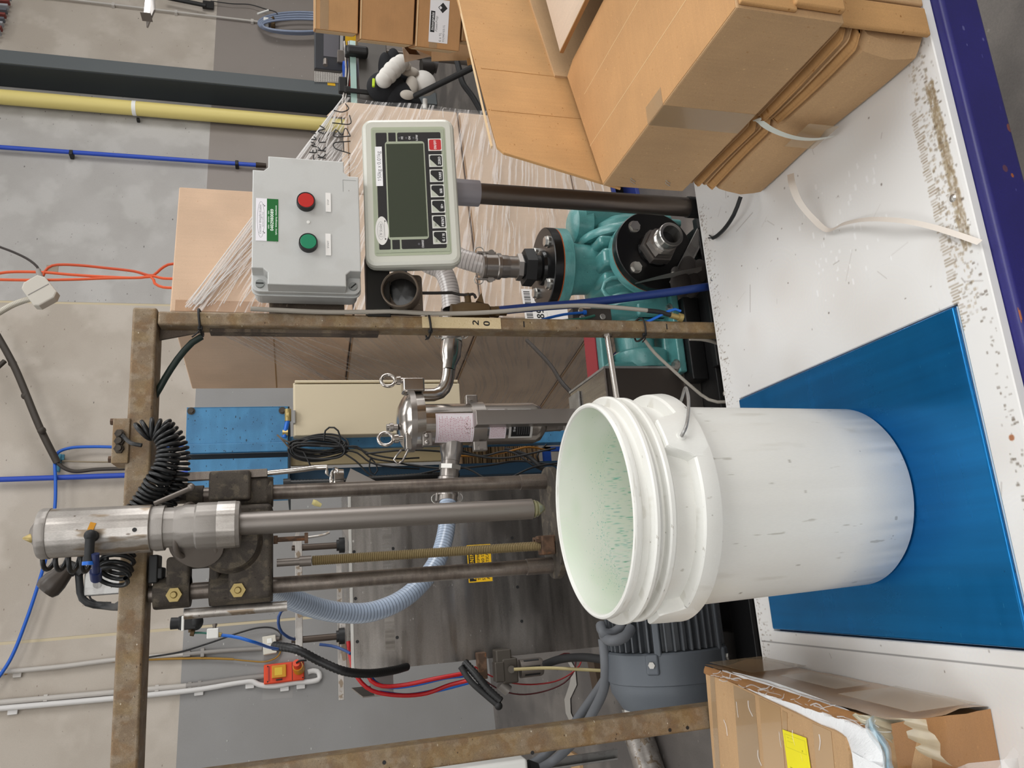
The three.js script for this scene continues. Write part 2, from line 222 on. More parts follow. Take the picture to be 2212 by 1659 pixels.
const M = {
  card: std(0xffffff, 0.86, 0, { map: cardFibre, bumpMap: cardBump, bumpScale: 0.0004 }),
  cardPale: std(0xffffff, 0.84, 0, { map: cardPale }),
  cardDeep: std(0xffffff, 0.82, 0, { map: cardDeep, bumpMap: cardBump, bumpScale: 0.0004 }),
  cardDark: std(0x8a6238, 0.9), cardEdge: std(0xd8bb92, 0.9), cardCut: std(0x9a744a, 0.95),
  frame: std(0xffffff, 0.6, 0.25, { map: steelGrime, bumpMap: fineGrain, bumpScale: 0.0004 }),
  frameDark: std(0xffffff, 0.65, 0.25, { map: steelGrimeDark, bumpMap: fineGrain, bumpScale: 0.0004 }),
  cast: std(0xffffff, 0.75, 0.2, { map: castDark, bumpMap: fineGrain, bumpScale: 0.0008 }),
  alu: std(0xffffff, 0.42, 0.75, { map: aluWorn, bumpMap: fineGrain, bumpScale: 0.0002 }),
  aluCast: std(0x99948f, 0.5, 0.6, { bumpMap: fineGrain, bumpScale: 0.0005 }),
  rod: std(0xffffff, 0.42, 0.65, { map: rodWorn }),
  pipe: std(0x847e79, 0.46, 0.75, { bumpMap: fineGrain, bumpScale: 0.0002 }),
  pole: std(0x6d645d, 0.34, 0.85),
  stainless: std(0xb9b3ad, 0.22, 1.0), stainlessDull: std(0x9d9792, 0.36, 0.9),
  brushed: std(0xffffff, 0.42, 0.85, { map: brushed, roughnessMap: brushedRough }),
  galv: std(0xffffff, 0.45, 0.7, { map: galv }), zinc: std(0xc6c4bf, 0.3, 0.9), rust: std(0xffffff, 0.85, 0.2, { map: rusty }),
  blueMachine: std(0xffffff, 0.5, 0, { map: blueChipped, bumpMap: fineGrain, bumpScale: 0.0002 }),
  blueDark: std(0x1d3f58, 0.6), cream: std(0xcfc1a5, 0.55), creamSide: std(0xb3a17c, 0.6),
  pump: std(0xffffff, 0.3, 0, { map: pumpPaint, bumpMap: orangePeel, bumpScale: 0.0012, clearcoat: 0.6, clearcoatRoughness: 0.25 }),
  flange: std(0x0d0d0e, 0.3, 0.1, { bumpMap: fineGrain, bumpScale: 0.0002 }), gasket: std(0xb5541f, 0.7), black: std(0x121213, 0.55), rubber: std(0x17181a, 0.6), coilBlack: std(0x16181a, 0.42),
  motor: std(0x5b6168, 0.5, 0.1, { bumpMap: fineGrain, bumpScale: 0.0003 }), motorFin: std(0x585c61, 0.55, 0.1),
  white: std(0xffffff, 0.38, 0, { map: scuffWhite }), whiteClean: std(0xe8e8e4, 0.4),
  encl: std(0xffffff, 0.45, 0, { map: plasticGrey }), enclDark: std(0x8f9290, 0.5),
  housing: std(0xc2c2b8, 0.32), bezel: std(0x9fa68f, 0.45),
  brass: std(0x9a7f45, 0.4, 0.8), brassOld: std(0x5d4a30, 0.6, 0.5), brassPale: std(0xa3905c, 0.45, 0.5),
  blueHose: std(0x17326f, 0.5), blueTube: std(0x1866c8, 0.4), bluePipe: std(0x1a45b0, 0.45), greenTube: std(0x2b6b5c, 0.45), redTube: std(0xb3161b, 0.4),
  cableGrey: std(0x9d978d, 0.6), conduit: std(0xb9b4ae, 0.6), conduitDull: std(0x8d8985, 0.6), orange: std(0xc14a21, 0.55),
  cableDark: std(0x1b1b1c, 0.6), cableSlate: std(0x686b70, 0.6), bare: std(0x77706a, 0.45, 0.6),
  hose: std(0xffffff, 0.3, 0, { vertexColors: true, clearcoat: 0.4, clearcoatRoughness: 0.2 }),
  column: std(0x2a3035, 0.55, 0, { bumpMap: fineGrain, bumpScale: 0.0003 }), yellowPipe: std(0xd7c679, 0.5), seal: std(0xbfb296, 0.85), sealDark: std(0x6a655c, 0.9),
  socket: std(0xd8431b, 0.5), amber: std(0xc78a1f, 0.35), paper: std(0xe9e7e2, 0.7), strap: std(0xd9d3ca, 0.5), foam: std(0xe6e8ea, 0.8), yellow: std(0xd9a90d, 0.6),
  film: std(0xf2f0ee, 0.25, 0, { transparent: true, opacity: 0.2, side: THREE.DoubleSide, depthWrite: false }), filmFold: std(0xf4f2f0, 0.28, 0, { transparent: true, opacity: 0.36, side: THREE.DoubleSide, depthWrite: false }),
  tape: std(0xbfa684, 0.16, 0, { transparent: true, opacity: 0.34, clearcoat: 0.6 }), tapeBrown: std(0xa8834f, 0.25, 0, { clearcoat: 0.5 }),
  lcd: std(0x1f2a16, 0.12, 0, { clearcoat: 1, clearcoatRoughness: 0.05 }), glossBlack: std(0x141315, 0.12, 0, { clearcoat: 1, clearcoatRoughness: 0.05 }),
};

// ---------------------------------------------------------------- the setting
const wallAt = (s, y, o = 0) => WD.clone().multiplyScalar(s).addScaledVector(WN, -(WALL - o)).add(V(0, y, 0));
struct('floor', span(-9.2, 11.2, -0.15, 0, -12.5, 6), std(0xffffff, 0.55, 0, { map: floorMap, bumpMap: fineGrain, bumpScale: 0.0006 }));
{
  const COL = PW(350, 190, 0.1).dot(WD), g = new THREE.Group(); g.name = 'wall_back'; g.userData.kind = 'structure'; scene.add(g); origin.set(g, ZERO);
  // tilt-up concrete panels: [from, to along the wall, dado height, upper, lower material]
  const wallOf = (m, r = 0.8) => std(0xffffff, r, 0, { map: m });
  const up1 = wallOf(wallCream), up2 = wallOf(wallPale), lo1 = wallOf(wallGrey, 0.55), lo2 = wallOf(wallTaupe, 0.55);
  for (const [a, b, u, l, h] of [[-9.5, -4.6, up1, lo1, 2.56], [-4.58, 1.14, up1, lo1, 2.57], [1.16, 4.28, up1, lo1, 2.58], [4.30, COL - 0.01, up2, lo2, 2.585], [COL + 0.01, 13.2, up1, lo2, 2.585]]) {
    piece('wall_panel', boxOn(wallAt((a + b) / 2, (7.2 + h) / 2, -0.09), WD, UPV, b - a - 0.004, 7.2 - h, 0.18), u, g);
    piece('painted_dado', boxOn(wallAt((a + b) / 2, h / 2, -0.089), WD, UPV, b - a - 0.004, h, 0.182), l, g);
  }
  for (const [s, y1, w] of [[-4.59, 7.2, 0.03], [1.15, 7.2, 0.03], [4.29, 7.2, 0.03], [COL, 7.2, 0.01]]) piece('sealant_joint', boxOn(wallAt(s, y1 / 2, -0.02), WD, UPV, w, y1, 0.036), M.seal, g);
}
const plainWall = std(0xb9b5ae, 0.85);
struct('wall_left', span(-9.2, -9, 0, 7.2, -12.5, 6.2), plainWall);
struct('wall_right', span(11, 11.2, 0, 7.2, -12.5, 6.2), plainWall);
struct('wall_front', span(-9.2, 11.2, 0, 7.2, 6, 6.2), plainWall);
struct('ceiling', span(-9.2, 11.2, 7.0, 7.15, -12.5, 6.2), std(0xb8b8b6, 0.8));
function glow(s, name, label, category, mat, at, right, up, w, h) {
  const o = solo(name, label, category, boxOn(at, right, up, w, h, 0.03), mat); const l = new THREE.RectAreaLight(s.color || 0xffffff, s.power, w, h); l.name = name + '_glow'; l.castShadow = true;
  const n = right.clone().cross(up).normalize(); l.position.copy(at).addScaledVector(n, 0.03); l.lookAt(l.position.clone().add(n)); scene.add(l); return o;
}
const panelGlow = std(0xf4f4f0, 0.6, 0, { emissive: 0xffffff, emissiveIntensity: 1.2 });
SKYLIGHTS.forEach((s, i) => glow(s, 'roof_light', ['long roof light over the open floor behind the camera', 'narrow roof light over the left of the bench', 'strip roof light near the back wall on the left', 'strip roof light near the back wall on the right'][i], 'roof light', panelGlow, V(...s.at), V(1, 0, 0), V(0, 0, 1), s.w, s.h));
glow(FRONT_FILL, 'added_fill_panel', 'long unseen panel added as fill light high behind the camera', 'added fill panel', panelGlow, V(...FRONT_FILL.at), V(-1, 0, 0), UPV, FRONT_FILL.w, FRONT_FILL.h);  // invented fill source, no such panel is known here
glow(DOORWAY, 'translucent_door', 'tall translucent roller door letting in daylight on the right', 'door', panelGlow, V(...DOORWAY.at), V(0, 0, 1), UPV, DOORWAY.w, DOORWAY.h);

// ---------------------------------------------------------------- the packing bench
{
  const t = thing('work_bench', 'long packing bench with stained white plastic top and chipped dark blue steel rail', 'bench', V(0.25, 0, -1.03));
  const X0 = -1.05, X1 = 1.55, Z0 = -1.362, Z1 = -0.714, pit = [-0.1345, 0.3085, -1.3105, -0.7692];
  const topMap = paint(2048, 512, (g, w, h) => {
    const r = rng(5), sx = w / (X1 - X0), sz = h / (Z1 - Z0), px = (x) => (x - X0) * sx, pz = (z) => (z - Z0) * sz;
    g.fillStyle = '#e2e1df'; g.fillRect(0, 0, w, h);
    for (let i = 0; i < 420; i++) { const x = r() * w, y = r() * h, a = 12 + r() * 60; const q = g.createRadialGradient(x, y, 0, x, y, a); const c = r() < 0.5 ? '208,202,196' : '228,228,228'; q.addColorStop(0, `rgba(${c},0.28)`); q.addColorStop(1, `rgba(${c},0)`); g.fillStyle = q; g.fillRect(x - a, y - a, 2 * a, 2 * a); }
    for (let i = 0; i < 170; i++) { g.strokeStyle = `rgba(${r() < 0.5 ? '120,110,102' : '160,152,145'},${0.15 + r() * 0.4})`; g.lineWidth = 0.6 + r(); const x = r() * w, y = r() * h, a = r() * 3.1, l = 5 + r() * r() * 60; g.beginPath(); g.moveTo(x, y); g.lineTo(x + Math.cos(a) * l, y + Math.sin(a) * l); g.stroke(); }
    for (let i = 0; i < 260; i++) { g.fillStyle = `rgba(70,58,48,${0.3 + r() * 0.5})`; g.fillRect(r() * w, r() * h, 1 + r() * 2, 1 + r() * 1.5); }
    // glue and dirt along the front edge, with the saw-tooth print of an old strip
    for (let i = 0; i < 520; i++) { const x = px(0.28 + r() * 0.5), y = pz(-0.75 + (r() - 0.5) * 0.03); g.fillStyle = `rgba(${r() < 0.5 ? '150,128,98' : '104,88,68'},${0.12 + r() * 0.4})`; g.fillRect(x, y, 1 + r() * 3, 1 + r() * 3); }
    for (let i = 0; i < 900; i++) { g.fillStyle = `rgba(${r() < 0.5 ? '158,140,110' : '128,108,80'},${0.15 + r() * 0.3})`; g.fillRect(px(0.37 + r() * 0.25), pz(-0.742 + r() * 0.014), 2 + r() * 5, 1 + r() * 2); }
    for (let x = 0.27; x < 0.60; x += 0.0042) if (r() < 0.86) { g.fillStyle = `rgba(128,108,82,${0.3 + r() * 0.4})`; g.fillRect(px(x), pz(-0.776 + r() * 0.004), 1.8, 6 + r() * 11); }
    for (let i = 0; i < 900; i++) { const x = px(-0.3 + r() * 1.05), y = pz(-1.36 + r() * r() * 0.045); g.fillStyle = `rgba(94,78,62,${0.2 + r() * 0.4})`; g.fillRect(x, y, 0.7 + r() * 1.2, 1 + r() * r() * 7); }
    for (let i = 0; i < 240; i++) { const x = px(0.0 + r() * 0.9), y = pz(-0.715 - r() * 0.03); g.fillStyle = `rgba(74,60,46,${0.2 + r() * 0.4})`; g.fillRect(x, y, 1 + r() * 2, 1 + r() * 3); }
    for (let i = 0; i < 60; i++) { g.fillStyle = 'rgba(240,240,240,0.7)'; g.fillRect(px(0.40 + r() * 0.2), pz(-1.05 + r() * 0.2), 2 + r() * 7, 1 + r() * 3); }
    g.fillStyle = '#232b6e'; g.font = 'bold 15px sans-serif'; g.save(); g.translate(px(0.70), pz(-1.165)); g.fillText('115', 0, 0); g.restore(); g.font = 'bold 12px sans-serif'; g.fillText('.08.', px(0.77), pz(-1.18));
    g.fillStyle = 'rgba(150,80,40,0.8)'; g.beginPath(); g.arc(px(-0.205), pz(-1.31), 5, 0, 7); g.fill(); g.beginPath(); g.arc(px(0.12), pz(-0.735), 3, 0, 7); g.fill();
    g.strokeStyle = 'rgba(40,40,42,0.75)'; g.lineWidth = 1; g.beginPath(); g.moveTo(px(-0.155), pz(-1.36)); g.lineTo(px(-0.155), pz(-0.72)); g.stroke(); g.strokeStyle = '#e2e1df'; g.lineWidth = 10; g.strokeRect(0, 0, w, h);
  });
  const hole = new THREE.Path(); hole.moveTo(pit[0], -pit[2]); hole.lineTo(pit[0], -pit[3]); hole.lineTo(pit[1], -pit[3]); hole.lineTo(pit[1], -pit[2]); hole.closePath();
  const s = new THREE.Shape([[X0, -Z0], [X0, -Z1], [X1, -Z1], [X1, -Z0]].map(([a, b]) => new THREE.Vector2(a, b))); s.holes.push(hole);
  const g = new THREE.ExtrudeGeometry(s, { depth: 0.012, bevelEnabled: true, bevelThickness: 0.0015, bevelSize: 0.0015, bevelOffset: -0.0015, bevelSegments: 1 }).toNonIndexed();
  g.rotateX(-Math.PI / 2); g.translate(0, 0.7865, 0);
  { const p = g.getAttribute('position'), u = g.getAttribute('uv'); for (let i = 0; i < p.count; i++) u.setXY(i, (p.getX(i) - X0) / (X1 - X0), 1 - (p.getZ(i) - Z0) / (Z1 - Z0)); g.userData.uv = true; }
  part('tabletop', g, std(0xffffff, 0.36, 0, { map: topMap }), t);
  const steel = std(0xffffff, 0.42, 0, { map: paintBlue });
  part('front_rail', span(X0, X1, 0.716, 0.785, -0.76, -0.698, 0.007), steel, t);
  part('rear_rail', span(X0, X1, 0.716, 0.785, -1.355, -1.315, 0.006), steel, t);
  for (const [x, z] of [[-0.98, -0.73], [-0.98, -1.335], [1.48, -0.73], [1.48, -1.335]]) piece('leg', span(x - 0.03, x + 0.03, 0, 0.715, z - 0.02, z + 0.02, 0.004), steel, t);
  part('scale_well', [span(pit[0] - 0.02, pit[1] + 0.02, 0.70, 0.715, pit[2] - 0.002, pit[3] + 0.02)], std(0x1a1a1a, 0.7), t);
  for (const [x, y] of [[2058, 428], [1538, 602], [1565, 850]]) { const p = PY(x, y, 0.8); piece('screw', lathe([[0, 0.0022], [0.003, 0.002], [0.0055, 0.0002], [0.0055, -0.002]], V(p.x, 0.8, p.z), UPV, 16), M.zinc, t); }
}
{ // the sheet-metal pan of the floor scale let into the bench, its blue film still on
  const t = thing('weighing_pan', 'square scale pan in bright blue protective film set into the white bench', 'scale', V(0.087, 0.717, -1.038));
  const blueFilm = std(0xffffff, 0.33, 0.7, { map: T(1024, 42, 0.6, 0x0a72b2, [['blot', 0x0863a0, 4, 0.5, 0.2, 0.6], ['streak', 0.06, 60, 2], ['grain', 0.02], ['speck', 0x4fa5d8, 60, 0.5, 1.3, -0.3], ['speck', 0x6cb4e0, 40, 0.5, 1.2, 0.3], ['speck', 0x0b2740, 16, 0.5, 2, 0.3]]), roughnessMap: G(512, 41, 0.5, 0xa0a0a0, [['blot', 0xe0e0e0, 5, 0.5, 0.2, 0.7], ['streak', 0.2, 4, 40]]), clearcoat: 0.12, clearcoatRoughness: 0.15 });
  part('pan_top', span(-0.131, 0.3055, 0.798, 0.8045, -1.306, -0.772, 0.0028), blueFilm, t);
  part('bare_lip', span(-0.131, 0.3055, 0.77, 0.7985, -0.7725, -0.7698), std(0xd5e6ee, 0.3, 0.3), t, 'bare bright metal front lip');
  part('pan_skirt', [span(-0.131, -0.129, 0.76, 0.799, -1.306, -0.772), span(0.3035, 0.3055, 0.76, 0.799, -1.306, -0.772)], blueFilm, t);
  part('load_cell', span(-0.02, 0.2, 0.716, 0.797, -1.1, -0.98), M.alu, t);
}

// ---------------------------------------------------------------- the white bucket
{
  const c = V(0.084, 0.8047, -1.036), t = thing('bucket', 'tall open white plastic bucket standing on the blue scale pan', 'bucket', c);
  const wallR = (h) => 0.1375 + (0.1465 - 0.1375) * h / 0.38;
  const inside = paint(1024, 512, (g, w, h) => {
    const r = rng(9); g.fillStyle = '#e6eadf'; g.fillRect(0, 0, w, h);
    for (let i = 0; i < 90; i++) { const x = r() * w, y = r() * h, a = 20 + r() * 90, q = g.createRadialGradient(x, y, 0, x, y, a), k = r() < 0.5 ? '214,228,206' : '236,240,232'; q.addColorStop(0, `rgba(${k},0.5)`); q.addColorStop(1, `rgba(${k},0)`); g.fillStyle = q; g.fillRect(x - a, y - a, 2 * a, 2 * a); }
    for (let i = 0; i < 5200; i++) { const a = r(), b = Math.sin(a * 37) * 0.5 + Math.sin(a * 91 + 2) * 0.5; if (b < -0.1 && r() < 0.75) continue; const x = w * (0.30 + 0.36 * a + (r() + r() - 1) * 0.05), y = h * (0.42 + 0.16 * a + (r() + r() + r() - 1.5) * 0.2); g.fillStyle = `rgba(${20 + r() * 60},${130 + r() * 50},${105 + r() * 40},${0.2 + r() * 0.6})`; const s = 0.5 + r() * r() * 1.3; g.fillRect(x, y, s, s * (1 + r() * 1.6)); }
    for (let i = 0; i < 260; i++) { g.fillStyle = `rgba(40,130,110,${0.3 + r() * 0.5})`; g.fillRect(r() * w, r() * h * 0.9, 0.5 + r(), 0.8 + r() * 1.4); }
    for (let i = 0; i < 14; i++) { const x = w * (0.08 + 0.3 * r()), y = h * (0.02 + 0.1 * r()); g.fillStyle = 'rgba(150,146,128,0.28)'; g.beginPath(); g.ellipse(x, y, 18 + r() * 26, 5 + r() * 9, r(), 0, 7); g.fill(); }
  });
  part('shell', lathe([[0, 0.001], [0.127, 0], [0.134, 0.002], [0.1375, 0.007], [wallR(0.1), 0.1], [wallR(0.31), 0.31], [0.1462, 0.386], [0.1466, 0.40], [0.1468, 0.428], [0.149, 0.4295], [0.1512, 0.431], [0.1522, 0.434], [0.1522, 0.4385], [0.151, 0.4415], [0.1485, 0.4425], [0.146, 0.4415], [0.1452, 0.438]], c, UPV, 96), M.white, t);
  { const g = lathe([[0.1452, 0.438], [0.1447, 0.40], [0.1442, 0.36], [0.1352, 0.016], [0.128, 0.008], [0, 0.006]], c, UPV, 96); const u = g.getAttribute('uv'); for (let i = 0; i < u.count; i++) u.setXY(i, u.getX(i) / (2 * Math.PI * 0.1452), u.getY(i) / 0.57); g.userData.uv = true; part('inner_wall', g, std(0xffffff, 0.34, 0, { map: inside, side: THREE.DoubleSide }), t, 'inside wall dusted with green powder'); }
  piece('rim_ring', lathe([[0.1455, 0.419], [0.159, 0.4175], [0.1612, 0.4155], [0.1612, 0.4115], [0.159, 0.410], [0.1565, 0.406], [0.1455, 0.402]], c, UPV, 96), M.white, t);
  piece('rim_ring', lathe([[0.1455, 0.398], [0.1572, 0.396], [0.1592, 0.394], [0.1592, 0.389], [0.1565, 0.386], [0.1455, 0.385]], c, UPV, 96), M.white, t);
  // the skirt: a flanged band with raised bosses for the ears
  const R0 = 0.1455, Rb = 0.1632;
  part('skirt', lathe([[R0, 0.3535], [0.1605, 0.3515], [0.1632, 0.3485], [0.1645, 0.3285], [0.1638, 0.3262], [0.1618, 0.326], [0.1612, 0.329], [R0, 0.331]], c, UPV, 96), M.white, t);
  const view = Math.atan2(EYE.x - c.x, EYE.z - c.z);          // bearing of the camera seen from the bucket
  const sector = (a0, a1, h0, h1, slope) => {                  // a boss with sloping flanks
    const n = 18, rows = []; for (let i = 0; i <= n; i++) { const a = a0 + (a1 - a0) * i / n, e = Math.min(i, n - i) / n, k = smooth(0, slope, e), top = 0.352 + (h1 - 0.352) * k, rr = Rb + 0.0015 * k; const P = (r, y) => V(c.x + r * Math.sin(a), c.y + y, c.z + r * Math.cos(a)); rows.push([P(R0, h0), P(rr, h0), P(rr + 0.0006, (h0 + top) / 2), P(rr, top - 0.002), P(rr - 0.002, top), P(R0, top)]); }
    return sheet(rows);
  };
  for (const [a, half] of [[0.62, 0.24], [0.62 + Math.PI, 0.24], [-1.18, 0.2], [-1.18 + Math.PI, 0.2]]) piece('boss', toCreasedNormals(sector(view + a - half, view + a + half, 0.328, 0.386, 0.22), 0.5), M.white, t);
  const eye = (a, h, r) => V(c.x + r * Math.sin(view + a), c.y + h, c.z + r * Math.cos(view + a));
  const e0 = 0.56, e1 = 0.56 + Math.PI, pts = [eye(e0, 0.362, 0.158), eye(e0, 0.362, 0.172), eye(e0 + 0.03, 0.358, 0.1755)];
  for (let i = 1; i <= 14; i++) { const k = i / 15, a = e0 + (e1 - e0) * k; pts.push(eye(a, 0.36 - 0.078 * Math.min(1, Math.min(k, 1 - k) / 0.3) ** 0.9, k > 0.3 && k < 0.7 ? 0.152 : 0.172)); }
  pts.push(eye(e1 - 0.02, 0.36, 0.1755), eye(e1, 0.362, 0.172), eye(e1, 0.362, 0.158));
  part('bail_handle', tube(pts, 0.0023, 10, false, 0.006), M.galv, t);
  for (const e of [e0, e1]) piece('handle_ear', cyl(eye(e, 0.362, 0.158), eye(e, 0.362, 0.1665), 0.0075, 0.006, 16), M.white, t);
}

// ---------------------------------------------------------------- the gantry over the bench
const ZF = -1.375;                                                   // front face of the gantry
{
  const t = thing('filler_gantry', 'worn brown steel gantry of two posts and a crossbeam behind the bench', 'frame', V(0.1, 0.0, -1.40));
  const xr = 0.4805, xl = -0.300;
  const tubeX = (x0, x1, y0, y1, z0, z1) => span(x0, x1, y0, y1, z0, z1, 0.005);
  piece('post', tubeX(xr - 0.0125, xr + 0.0135, 0, 1.884, ZF - 0.045, ZF), M.frame, t);
  piece('post', tubeX(xl, xl + 0.04, 0, 1.884, ZF - 0.045, ZF), M.frame, t);
  part('crossbeam', tubeX(-0.33, 0.5, 1.8845, 1.9245, ZF - 0.06, ZF), M.frame, t);
  for (const [x, y] of [[1485, 1578], [1447, 1583], [1150, 1632], [830, 1653]]) { const p = PZ(x, y - 6, ZF); piece('bolt_hole', cyl(V(p.x, p.y, ZF - 0.001), V(p.x, p.y, ZF + 0.0006), 0.0032, 0.0032, 14), M.black, t); }
  { // terminal block on top of the beam
    const a = PZ(258, 905, ZF), b = PZ(258, 1002, ZF); part('cable_clamp_plate', span(b.x, a.x, 1.918, 1.944, ZF - 0.05, ZF + 0.006, 0.002), M.frame, t);
    for (const y of [938, 954, 970]) { const p = PZ(265, y, ZF + 0.006); piece('gland', [hex(V(p.x, 1.932, ZF + 0.005), V(0, 0, 1), 0.008, 0.008), cyl(V(p.x, 1.932, ZF + 0.01), V(p.x, 1.932, ZF + 0.02), 0.005)], M.cast, t); }
    for (const y of [911, 992]) { const p = PZ(252, y, ZF - 0.02); piece('bolt', hex(V(p.x, 1.944, ZF - 0.02), UPV, 0.006, 0.009), M.rust, t); }
  }
  part('corner_gusset', plate([[0, 0], [0.02, 0], [0.004, -0.07], [0, -0.075]], 0.006, V(0.47, 1.884, ZF - 0.03), V(-1, 0, 0), UPV), M.frameDark, t);
  part('side_strap', span(xr - 0.019, xr - 0.0125, 1.50, 1.80, ZF - 0.04, ZF - 0.016), M.frameDark, t);
  // masking tape with a hand-written number
  { const a = PZ(912, 705, ZF), b = PZ(1082, 705, ZF), cx = xr, h = a.y - b.y;
    const tm = paint(64, 512, (g, w, hh) => { g.fillStyle = '#c9b690'; g.fillRect(0, 0, w, hh); const r = rng(3); for (let i = 0; i < 500; i++) { g.fillStyle = `rgba(${r() < 0.5 ? '224,214,192' : '150,126,88'},0.3)`; g.fillRect(r() * w, r() * hh, 6 * r(), 6 * r()); } g.save(); g.translate(w / 2, 380); g.rotate(0.05); g.fillStyle = '#191512'; g.textAlign = 'center'; g.font = 'bold 58px sans-serif'; g.fillText('2', 0, -14); g.fillText('0', 0, 58); g.restore(); });
    sticker('number_tape', tm, 0.0225, h, V(cx + 0.0005, (a.y + b.y) / 2, ZF + 0.0007), V(1, 0, 0), UPV, t, 0.8, 'strip of masking tape with a handwritten 20'); }
  for (const x of [1132, 1440]) { const p = PZ(x, 704, ZF); piece('marker_line', span(xr - 0.006, xr + 0.006, p.y - 0.0012, p.y + 0.0012, ZF - 0.0005, ZF + 0.0006), M.black, t); }
  // plate on the post that carries the control box and the holder
  part('mounting_plate', [span(0.49, 0.62, 1.56, 1.70, ZF - 0.07, ZF - 0.062), span(0.49, 0.62, 1.24, 1.30, ZF - 0.044, ZF - 0.036)].slice(0, 1), M.frameDark, t);
  part('cable_bracket', span(0.49, 0.62, 1.478, 1.522, ZF - 0.036, ZF + 0.004, 0.002), std(0x17140f, 0.6, 0.3), t);
  { const p = PZ(1312, 728, ZF - 0.02), q = PZ(1338, 858, ZF + 0.03); part('side_rod', [cyl(V(0.468, p.y, ZF - 0.02), V(q.x - 0.06, q.y - 0.02, ZF - 0.02), 0.0062), hex(V(0.468, p.y, ZF - 0.02), V(-1, 0, 0), 0.011, 0.005)], M.stainless, t); }
}
for (const [x, lab] of [[432, 'black cable tie round the top of the right gantry post'], [930, 'black cable tie round the taped part of the gantry post'], [1392, 'black cable tie near the foot of the right gantry post']]) {
  const p = PZ(x, 704, ZF), y = p.y, a = 0.466, b = 0.496, z0 = ZF + 0.002, z1 = ZF - 0.047;
  solo('cable_tie', lab, 'cable tie', [tube([V(a, y, z0), V(b, y + 0.003, z0), V(b + 0.002, y + 0.003, z1), V(a - 0.002, y, z1)], 0.0022, 6, true, 0.004), box(a - 0.002, y, z0 - 0.006, 0.006, 0.008, 0.008, 0.001), tube([V(a - 0.003, y, z0 - 0.006), V(a - 0.014, y + 0.004, z0 + 0.002), V(a - 0.022, y + 0.012, z0 + 0.004)], 0.0014, 6)], M.black);
}

